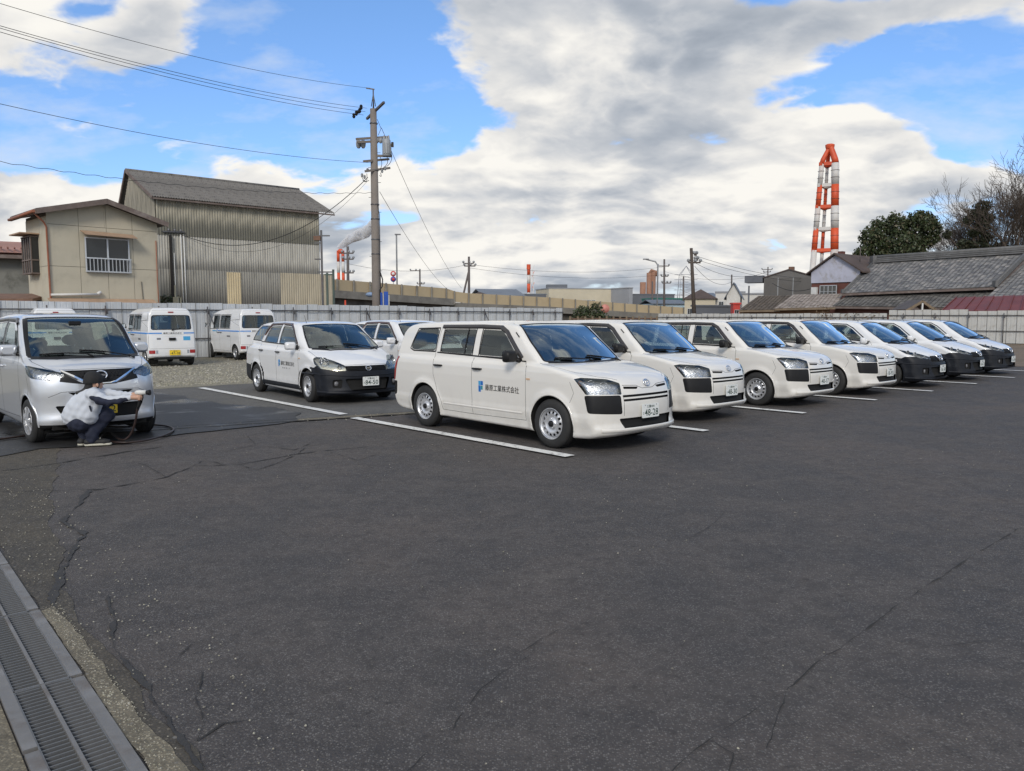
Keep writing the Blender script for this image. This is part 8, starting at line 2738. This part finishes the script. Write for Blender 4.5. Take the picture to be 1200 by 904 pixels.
leafy('ivy_clad_tree', 'ivy-clad dark tree in front of the bare trees at the right edge', 1148, 75, bb, 6200, .14, LEAFB, 22, 5.5, .25)
def bare(label, px, f, h, seed, r0, levels=6, spread=.8, m=BARK, thin=.66, minr=.016, n0=3, up=.35):
 p = pt(px, 371, f); root = empty('bare_tree', (p.x, p.y, 0)); tag(root, label, 'tree', 'bare winter trees')
 branches(None, h, seed, levels, spread, m, root, r0, up, n0, thin, minr)
 return root
bare('tall bare tree with dark limbs at the right edge of the photo', 1184, 74, 15.6, 5, .42, 7, .74, minr=.017, thin=.69)
bare('tall bare tree just beyond the right edge, its limbs reaching in', 1210, 76, 16.4, 9, .44, 7, .74, minr=.017, thin=.69)
bare('slender pale bare tree between the evergreen and the ivy-clad tree', 1122, 80, 12.0, 14, .17, 7, .74, BARKG, .66, .014)
bare('bare tree filling the gap between the ivy-clad tree and the right edge', 1174, 79, 14.2, 23, .28, 7, .76, thin=.68, minr=.016)
bare('bare tree whose twigs rise behind the ivy-clad tree', 1158, 80, 14.6, 17, .26, 7, .7, BARKG, .67, .014)
# shrubs above the fences
bb = [(-.5, 0, 1.9, .75), (.4, .2, 2.1, .7), (0, -.2, 1.3, .9), (.9, 0, 1.4, .7), (-.9, 0, 1.3, .6)]
leafy('shrub', 'dark green shrub by the faded pink sign beyond the fence gap', 691, 57, [(a * 1.05, b, c * .93, d) for a, b, c, d in bb], 3600, .09, LEAFD, 31, 1.2, .08, 'shrub')
leafy('shrub', 'dark bush against the left corner of the corrugated warehouse', 200, 37.5, [(-.25, 0, 2.3, .42), (.2, 0, 2.2, .45), (0, 0, 1.6, .6), (.45, 0, 1.9, .4)], 2600, .06, LEAFD, 32, 1.2, .06, 'shrub')
scrub_line(pt(960, 371, 52), pt(1110, 371, 47.5), 2.35, 3500, 13, island_mat('rusty_scrub', [(.10, .06, .03), (.14, .09, .05), (.07, .06, .03)]), .07)
# far wooded line and roofs closing the horizon on both sides
def far_belt(a, b, h, n, seed, size):
 a = Vector(a); b = Vector(b)
 def fn(r):
  t = r.random(); p = a.lerp(b, t)
  hh_ = h * (.5 + .9 * abs(mnoise.noise(Vector((t * 22, seed, 0)))) + .35 * abs(mnoise.noise(Vector((t * 70, seed, 3)))))
  return Vector((p.x + r.gauss(0, 2), p.y + r.gauss(0, 2), r.random() * hh_)), 1
 o = leaf_cloud(n, fn, size, seed, LEAFB, 'far_trees'); o['kind'] = 'stuff'
far_belt((60, 420, 0), (190, 380, 0), 9, 5000, 41, 1.2)
far_belt((-200, 300, 0), (60, 420, 0), 7, 5000, 42, 1.2)
for k, (px0, px1, y, f, m) in enumerate(((420, 470, 352, 240, GREYW), (480, 545, 353, 260, WHITEW), (828, 850, 352, 200, CREAMW), (1010, 1060, 345, 160, WHITEW), (700, 760, 352, 300, GREYW))):
 block('distant_building', ['plain grey distant building left of the ramp lamp', 'white distant building behind the ramp', 'cream distant building between hip-roofed and white houses', 'white distant building behind the evergreen tree', 'grey distant building behind the cream one'][k], px0, px1, y, f, f + 2, 12, m, SLATEG, 'side', 2.0, wins=[(.1, .2, 1.5, 3), (.3, .4, 1.5, 3), (.6, .7, 1.5, 3)])

# ------------------------------------------------------------------ the person washing the car
def nets(fn, lo, hi, h):
 xs = np.arange(lo[0], hi[0], h); ys = np.arange(lo[1], hi[1], h); zs = np.arange(lo[2], hi[2], h)
 X, Y, Z = np.meshgrid(xs, ys, zs, indexing='ij')
 F = fn(X, Y, Z); ins = F < 0
 nx, ny, nz = F.shape
 c = [ins[a:nx - 1 + a, b:ny - 1 + b, d:nz - 1 + d] for a in (0, 1) for b in (0, 1) for d in (0, 1)]
 cnt = sum(q.astype(int) for q in c); act = (cnt > 0) & (cnt < 8)
 idx = -np.ones(act.shape, int); ijk = np.argwhere(act); idx[act] = np.arange(len(ijk))
 acc = np.zeros((len(ijk), 3)); num = np.zeros(len(ijk)); i, j, k = ijk.T
 for a in [(a, b, d) for a in (0, 1) for b in (0, 1) for d in (0, 1)]:
  for ax in range(3):
   if a[ax]: continue
   b = list(a); b[ax] = 1
   fa = F[i + a[0], j + a[1], k + a[2]]; fb = F[i + b[0], j + b[1], k + b[2]]
   m = (fa < 0) != (fb < 0)
   t = np.where(m, fa / np.where(m, fa - fb, 1), 0)
   q = np.array(a, float)[None].repeat(len(ijk), 0); q[:, ax] += t
   acc[m] += q[m]; num[m] += 1
 V = (ijk + acc / num[:, None]) * h + np.array([xs[0], ys[0], zs[0]])
 quads = []
 for ax in range(3):
  a0 = ins[tuple(slice(0, F.shape[q] - 1) if q == ax else slice(1, F.shape[q] - 1) for q in range(3))]
  a1 = ins[tuple(slice(1, F.shape[q]) if q == ax else slice(1, F.shape[q] - 1) for q in range(3))]
  e = np.argwhere(a0 != a1); flip = a0[tuple(e.T)]
  base = e.copy(); o = [q for q in range(3) if q != ax]
  for q in o: base[:, q] += 1
  b, d = o
  def at(db, dd):
   w = base.copy(); w[:, b] -= db; w[:, d] -= dd
   return idx[tuple(w.T)]
  Q = np.stack([at(1, 1), at(0, 1), at(0, 0), at(1, 0)], 1)
  if ax == 1: flip = ~flip
  Q[~flip] = Q[~flip][:, ::-1]; quads.append(Q)
 Q = np.concatenate(quads); Q = Q[(Q >= 0).all(1)]
 return V, Q

def capset(caps, k=.03):
 def fn(x, y, z):
  d = None
  for (a, b, ra, rb) in caps:
   a = np.array(a, float); b = np.array(b, float); ab = b - a
   L2 = max(ab @ ab, 1e-9)
   t = np.clip(((x - a[0]) * ab[0] + (y - a[1]) * ab[1] + (z - a[2]) * ab[2]) / L2, 0, 1)
   q = np.sqrt((x - a[0] - t * ab[0]) ** 2 + (y - a[1] - t * ab[1]) ** 2 + (z - a[2] - t * ab[2]) ** 2) - (ra + (rb - ra) * t)
   if d is None: d = q
   else:
    kk = min(k, (ra + rb) * .35)
    h = np.clip(.5 + .5 * (q - d) / kk, 0, 1)
    d = q * (1 - h) + d * h - kk * h * (1 - h)
  return d
 return fn

def caps_mesh(name, caps, h, m, parent, k=.03, mod=None, pad=.04):
 P = np.array([p for c in caps for p in (c[0], c[1])]); r = max(max(c[2], c[3]) for c in caps) + pad
 fn = capset(caps, k)
 f2 = fn if mod is None else (lambda x, y, z: mod(x, y, z, fn(x, y, z)))
 V, Q = nets(f2, P.min(0) - r, P.max(0) + r, h)
 me = bpy.data.meshes.new(name); me.from_pydata(V.tolist(), [], Q.tolist()); me.materials.append(m)
 me.polygons.foreach_set('use_smooth', [True] * len(Q)); me.update()
 return link_mesh(name, me, parent)

SKIN = mat('skin', (.46, .27, .19), .55, var=.06, vscale=8)
JACK = mat('grey_work_jacket', (.50, .53, .58), .85, var=.07, vscale=5, bump=.004, bscale=14)
NAVY = mat('navy_cloth', (.012, .016, .035), .85, var=.2, vscale=8, bump=.002, bscale=20)
CAPB = mat('black_cap', (.012, .012, .013), .8, var=.2)
HAIR = mat('black_hair', (.010, .009, .009), .5, var=.3, vscale=30)
SHOEB = mat('black_shoe', (.015, .015, .016), .7); SOLE = mat('cream_sole', (.50, .48, .40), .7)

def person():
 g = gp(106, 523.5)
 root = empty('person', (g.x, g.y, .012)); tag(root, 'crouching person in grey jacket and black cap spraying the silver car', 'person')
 # local: x to the right of the photo, y away from the camera, z up
 pel = (-.13, .0, .31); chest = (-.01, .07, .57); neck = (.03, .085, .70)
 shN = (.085, -.035, .635); elN = (.30, -.045, .560); wrN = (.545, -.03, .600)
 shF = (.0, .20, .645); elF = (.29, .19, .60); wrF = (.545, .035, .63)
 hpN = (-.07, -.05, .29); knN = (.145, .16, .36); anN = (.025, .0, .085)
 hpF = (-.18, .06, .29); knF = (.0, .32, .40); anF = (-.105, .07, .085)
 HY = R(50)      # the head is turned away from the camera
 def hd(f_, s_, u_): return (.04 + f_ * math.cos(HY) - s_ * math.sin(HY), .085 + f_ * math.sin(HY) + s_ * math.cos(HY), .795 + u_)
 head = hd(0, 0, -.02)
 body = [(pel, (-.08, .03, .43), .13, .125), ((-.08, .03, .43), chest, .12, .12), (chest, (.02, .08, .64), .11, .07), ((.02, .08, .64), neck, .06, .048), (neck, head, .048, .05),
   (hd(0, 0, .0), hd(.01, 0, -.025), .088, .082), (hd(.025, 0, -.05), hd(.055, 0, -.075), .055, .036), (hd(.085, 0, -.040), hd(.099, 0, -.05), .012, .012), (hd(.070, 0, -.08), hd(.080, 0, -.08), .018, .012),
   (shN, elN, .048, .036), (elN, wrN, .034, .025), (shF, elF, .048, .036), (elF, wrF, .034, .025), (shN, shF, .06, .06),
   (hpN, knN, .078, .056), (knN, anN, .052, .034), (hpF, knF, .078, .056), (knF, anF, .052, .034)]
 for an in (anN, anF):
  body.append((an, (an[0] + .07, an[1] + .05, .04), .034, .025))
 # hands: palm, four fingers curled round the grip, thumb along the side
 def hand(wr, grip, side):
  w = Vector(wr); gpt = Vector(grip)
  d = (gpt - w).normalized()
  palm = w + d * .05
  out = [(tuple(w), tuple(palm), .024, .028), (tuple(palm), tuple(palm + d * .03 + Vector((0, side * .012, 0))), .027, .024)]
  for i in range(4):
   b = palm + d * .028 + Vector((0, side * .012, .024 - i * .017))
   L = (.034, .038, .036, .030)[i]
   k1 = b + Vector((L * .85, side * .014, 0)); k2 = k1 + Vector((L * .35, -side * .026, 0)); k3 = k2 + Vector((-L * .35, -side * .016, 0))
   out += [(tuple(b), tuple(k1), .0095, .0088), (tuple(k1), tuple(k2), .0088, .0082), (tuple(k2), tuple(k3), .0082, .0072)]
  t0 = w + d * .03 + Vector((0, -side * .012, .018)); t1 = t0 + Vector((.032, -side * .012, .014)); t2 = t1 + Vector((.028, side * .004, .002))
  out += [(tuple(t0), tuple(t1), .012, .010), (tuple(t1), tuple(t2), .010, .008)]
  return out
 gN = (.625, -.010, .600)
 hands = hand(wrN, gN, -1) + hand(wrF, (.615, .025, .628), 1)
 caps_mesh('body', body + hands, .0085, SKIN, root, .022)
 # jacket: loose, gathered at the hem and cuffs
 jk = [((-.155, .01, .38), (-.10, .03, .46), .155, .160), ((-.10, .03, .46), (-.03, .06, .55), .160, .150), ((-.03, .06, .55), (.015, .075, .62), .150, .105), ((-.175, .0, .36), (-.01, -.02, .375), .125, .118), ((-.01, -.02, .38), (.02, .02, .48), .118, .11),
    ((.015, .075, .62), (.03, .085, .675), .09, .060), (shN, (.19, -.045, .585), .070, .060), ((.19, -.045, .585), elN, .060, .052), (elN, (.44, -.035, .583), .052, .043), ((.44, -.035, .583), (.525, -.03, .60), .041, .037),
    (shF, elF, .070, .055), (elF, (.525, .05, .622), .052, .036), (shN, shF, .072, .072)]
 def fold(x, y, z, d):
  return d - .005 * np.sin(x * 34 + z * 52 + 2 * np.sin(y * 20)) * np.sin(z * 22 - x * 14 + 1.0) - .003 * np.sin(x * 70 - z * 40)
 caps_mesh('jacket', jk, .011, JACK, root, .045, fold)
 nv = [((.095, -.085, .615), (.19, -.092, .565), .034, .044), ((.19, -.09, .565), (.30, -.083, .542), .044, .040), ((.30, -.08, .542), (.43, -.062, .565), .038, .034), ((.43, -.06, .567), (.495, -.05, .582), .033, .028)]
 caps_mesh('sleeve_panel', nv, .010, NAVY, root, .03, fold)
 caps_mesh('sleeve_stripe', [((.075, -.105, .50), (.085, -.10, .44), .012, .008)], .006, NAVY, root, .01)
 tr = [(pel, hpN, .135, .11), (pel, hpF, .135, .11), (hpN, knN, .10, .078), (hpF, knF, .10, .078), (knN, (anN[0], anN[1], .15), .074, .064), ((anN[0], anN[1], .15), (anN[0], anN[1], .085), .064, .066), (knF, (anF[0], anF[1], .15), .074, .064), ((anF[0], anF[1], .15), (anF[0], anF[1], .085), .064, .066)]
 caps_mesh('trousers', tr, .011, NAVY, root, .03, fold)
 for (an, dx, dy) in ((anN, 1.0, .35), (anF, .45, .9)):
  d = Vector((dx, dy, 0)).normalized()
  hz = Vector((an[0], an[1], .045)) - d * .045; tz = Vector((an[0], an[1], .040)) + d * .135
  sh = caps_mesh('shoe', [(tuple(hz), tuple(Vector(an) + Vector((0, 0, .0))), .042, .045), (tuple(hz), tuple(tz), .042, .036), (tuple(tz), tuple(tz + d * .04), .038, .030)], .009, SHOEB, root, .03, lambda x, y, z, q: np.maximum(q, .012 - z))
  caps_mesh('sole', [(tuple(hz + Vector((0, 0, -.028))), tuple(tz + d * .045 + Vector((0, 0, -.026))), .045, .038)], .008, SOLE, sh, .02, lambda x, y, z, q: np.maximum(np.maximum(q, z - .026), .0 - z))
  for t in (.35, .55, .75):
   c = hz.lerp(tz, t) + Vector((0, 0, .052 - t * .012))
   s_ = d.cross(Vector((0, 0, 1)))
   MB().tube([tuple(c - s_ * .022), tuple(c + Vector((0, 0, .008))), tuple(c + s_ * .022)], .004, 5).build('lace', SOLE, sh)
 caps_mesh('cap', [(hd(-.02, 0, .03), hd(.0, 0, .02), .092, .098), (hd(-.045, 0, -.015), hd(-.015, 0, .015), .082, .09), (hd(.05, 0, .03), hd(.118, 0, .012), .045, .028)], .009, CAPB, root, .03, lambda x, y, z, q: np.maximum(q, .765 - z))
 caps_mesh('hair', [(hd(-.05, 0, -.03), hd(-.06, 0, -.07), .066, .050), (hd(-.065, .0, -.075), (-.045, .02, .67), .042, .036), ((-.045, .02, .67), (-.115, -.03, .655), .036, .020), (hd(.01, -.075, -.03), hd(.01, -.075, -.075), .024, .014)], .009, HAIR, root, .03)
 caps_mesh('ear', [(hd(.0, -.088, -.04), hd(.0, -.092, -.06), .016, .012)], .006, SKIN, root, .01)
 for sy in (-1, 1):
  MB().ball(hd(.078, sy * .032, -.033), (.008, .013, .008), 8, 6).build('eye', BINK, root)
 MB().box(hd(.092, 0, -.082), (.006, .04, .006), HY).build('mouth', mat('lip', (.35, .12, .10), .5), root)
 return root, g
per, PG = person()
def gun():
 root = empty('spray_gun', (PG.x + .66, PG.y + .0, .63)); tag(root, 'white spray gun with black nozzle held by the crouching person', 'spray gun')
 MB().tube([(-.075, 0, .035), (-.05, 0, .040), (.06, 0, .040)], [.022, .030, .030], 14).build('barrel', PLAST, root)
 MB().tube([(.06, 0, .040), (.09, 0, .040), (.105, 0, .040)], [.026, .034, .034], 14).build('nozzle', BLACKP, root)
 MB().tube([(-.03, 0, .02), (-.025, 0, -.05), (-.045, 0, -.13), (-.06, -.0, -.16)], [.018, .017, .016, .014], 10).build('grip', BLACKP, root)
 MB().tube([(.01, 0, .02), (.016, 0, -.02), (.004, 0, -.06)], .006, 6).build('trigger', BLACKP, root)
gun()
def hose():
 pts = [Vector((PG.x + .60, PG.y, .47))]
 def G(zx, zy, z=.035): p = gp(60 + zx / 7.5, 430 + zy / 7.5); return Vector((p.x, p.y, z))
 pts += [Vector((PG.x + .56, PG.y + .02, .30)), Vector((PG.x + .47, PG.y + .06, .12)), Vector((PG.x + .36, PG.y + .05, .05))]
 pts += [G(520, 590), G(440, 625), G(435, 650), G(500, 682), G(620, 692), G(780, 682), G(900, 655), G(1000, 625), G(1065, 592), G(1082, 570), G(1050, 548), G(980, 535), G(880, 530), G(760, 540), G(660, 552), G(560, 548), G(430, 545), G(300, 570), G(100, 590), G(-100, 610), G(-300, 640), G(-700, 690)]
 # smooth it
 P = [tuple(p) for p in pts]
 P = chaikin(P, 3, closed=False)
 o0 = Vector((PG.x, PG.y, 0))
 o = MB().tube([Vector(p) - o0 for p in P], .0135, 8).build('garden_hose', mat('dark_hose', (.03, .018, .016), .45, var=.25, vscale=6), None, tuple(o0))
 tag(o, 'dark hose looping on the wet ground from the spray gun to the left edge', 'hose')
hose()

# ------------------------------------------------------------------ the cars of the lot
def place(o, x, y, deg):
 o.location = (x, y, 0); o.rotation_euler = (0, 0, R(deg)); return o
def plate_on(root, B, num, top, x, z, bg=None, back=False, y=0.0, tilt=0):
 me = plate_mesh(num, top, [bg or PLATEM, INK, CHROME])
 link_mesh('license_plate', me, root, (x, y, z), (0, R(tilt), PI if back else 0))
def relabel(o, s_): o['label'] = s_

pb = make_vehicle('estate_car', probox_body(), probox_spec(), WHITE, 'white boxy estate car nearest the camera, plate 48-28, company name on its door', 'car', 'white boxy estate cars in the row')
place(pb, 1.08, 9.81, -47)
rows = [(pb, '48-28')]
for (x, y, a, num, lab) in ((2.78, 12.35, -46.6, '48-30', 'second white boxy estate car of the row, plate 48-30, black bumper corners'), (5.0, 14.3, -47.4, '40-17', 'third white boxy estate car of the row, its whole front wheel in view'),
        (7.1, 16.2, -46.8, '18-93', 'fourth boxy estate car, the last one before the cars with black bumpers')):
 c = copy_tree(pb); place(c, x, y, a); relabel(c, lab); rows.append((c, num))
for c, num in rows:
 plate_on(c, None, num, '三重400', .862, .475, y=0.0, tilt=-2)

ad_old = make_vehicle('estate_car', ad_body(), ad_spec(False), WHITE2, 'white rounded estate car with charcoal bumper and yellowed round headlamps, plate 84-50', 'car', 'white estate cars with dark bumpers')
place(ad_old, -3.16, 14.78, -51.5)
plate_on(ad_old, None, '84-50', '三重400', .876, .415, y=.02)
ad2 = copy_tree(ad_old); place(ad2, -1.75, 18.0, -49); relabel(ad2, 'white estate car mostly hidden between the rounded estate and the nearest boxy one')
ad_new = make_vehicle('estate_car', ad_body(), ad_spec(True), WHITE2, 'white sloping-nosed estate car with dark bumper right after the boxy ones', 'car', 'white estate cars with dark bumpers')
place(ad_new, 9.15, 18.0, -47.2)
rows = [(ad_new, '36-58')]
for (x, y, a, num, lab) in ((11.2, 19.9, -46.6, '54-71', 'middle of the three dark-bumpered estate cars on the right'), (13.25, 21.85, -47.2, '36-54', 'farthest estate car at the right end of the row by the fence')):
 c = copy_tree(ad_new); place(c, x, y, a); relabel(c, lab); rows.append((c, num))
for c, num in rows:
 plate_on(c, None, num, '三重400', .89, .43)

kei = make_vehicle('small_car', kei_body(), kei_spec(), SILVER, 'silver tall small car being washed at the left edge', 'car')
place(kei, -5.60, 10.14, -46.5)
plate_on(kei, None, '58-12', '三重580', .565, .445, bg=PLATEY)

vb = make_vehicle('cargo_van', van_body(), van_spec(), WHITE2, 'small white van with blue stripe seen square from behind, left of the two', 'van', 'small white vans with blue stripes by the fence')
v1 = vb
def rear_at(o, px, f, deg):
 """put the middle of the tail at the survey point"""
 p = pt(px, 371, f); a = R(deg)
 o.location = (p.x + 2.93 * math.cos(a), p.y + 2.93 * math.sin(a), 0); o.rotation_euler = (0, 0, a)
v2 = copy_tree(vb); relabel(v2, 'small white van with blue stripe showing its flank, right of the two')
v3 = copy_tree(vb); relabel(v3, 'white van almost hidden behind the silver small car, only its roof showing')
rear_at(v1, 201.0, 24.6, 128.5); rear_at(v2, 303.5, 28.2, 131.5); rear_at(v3, 66, 25.5, 131)
plate_on(v1, None, '47-18', '三重480', -2.955, .445, bg=PLATEY, back=True, y=-.06); plate_on(v2, None, '52-06', '三重480', -2.955, .445, bg=PLATEY, back=True, y=-.06); plate_on(v3, None, '39-41', '三重480', -2.955, .445, bg=PLATEY, back=True, y=-.06)

def steer(o, deg):
 for ch in o.children:
  if ch.name.split('.')[0] == 'wheel' and abs(ch.location.x) < .1:
   ch.rotation_euler.z += R(deg)
steer(rows[1][0], 5); steer(v2, -16); steer(v1, 4); steer(ad_old, -3); steer(kei, 3)
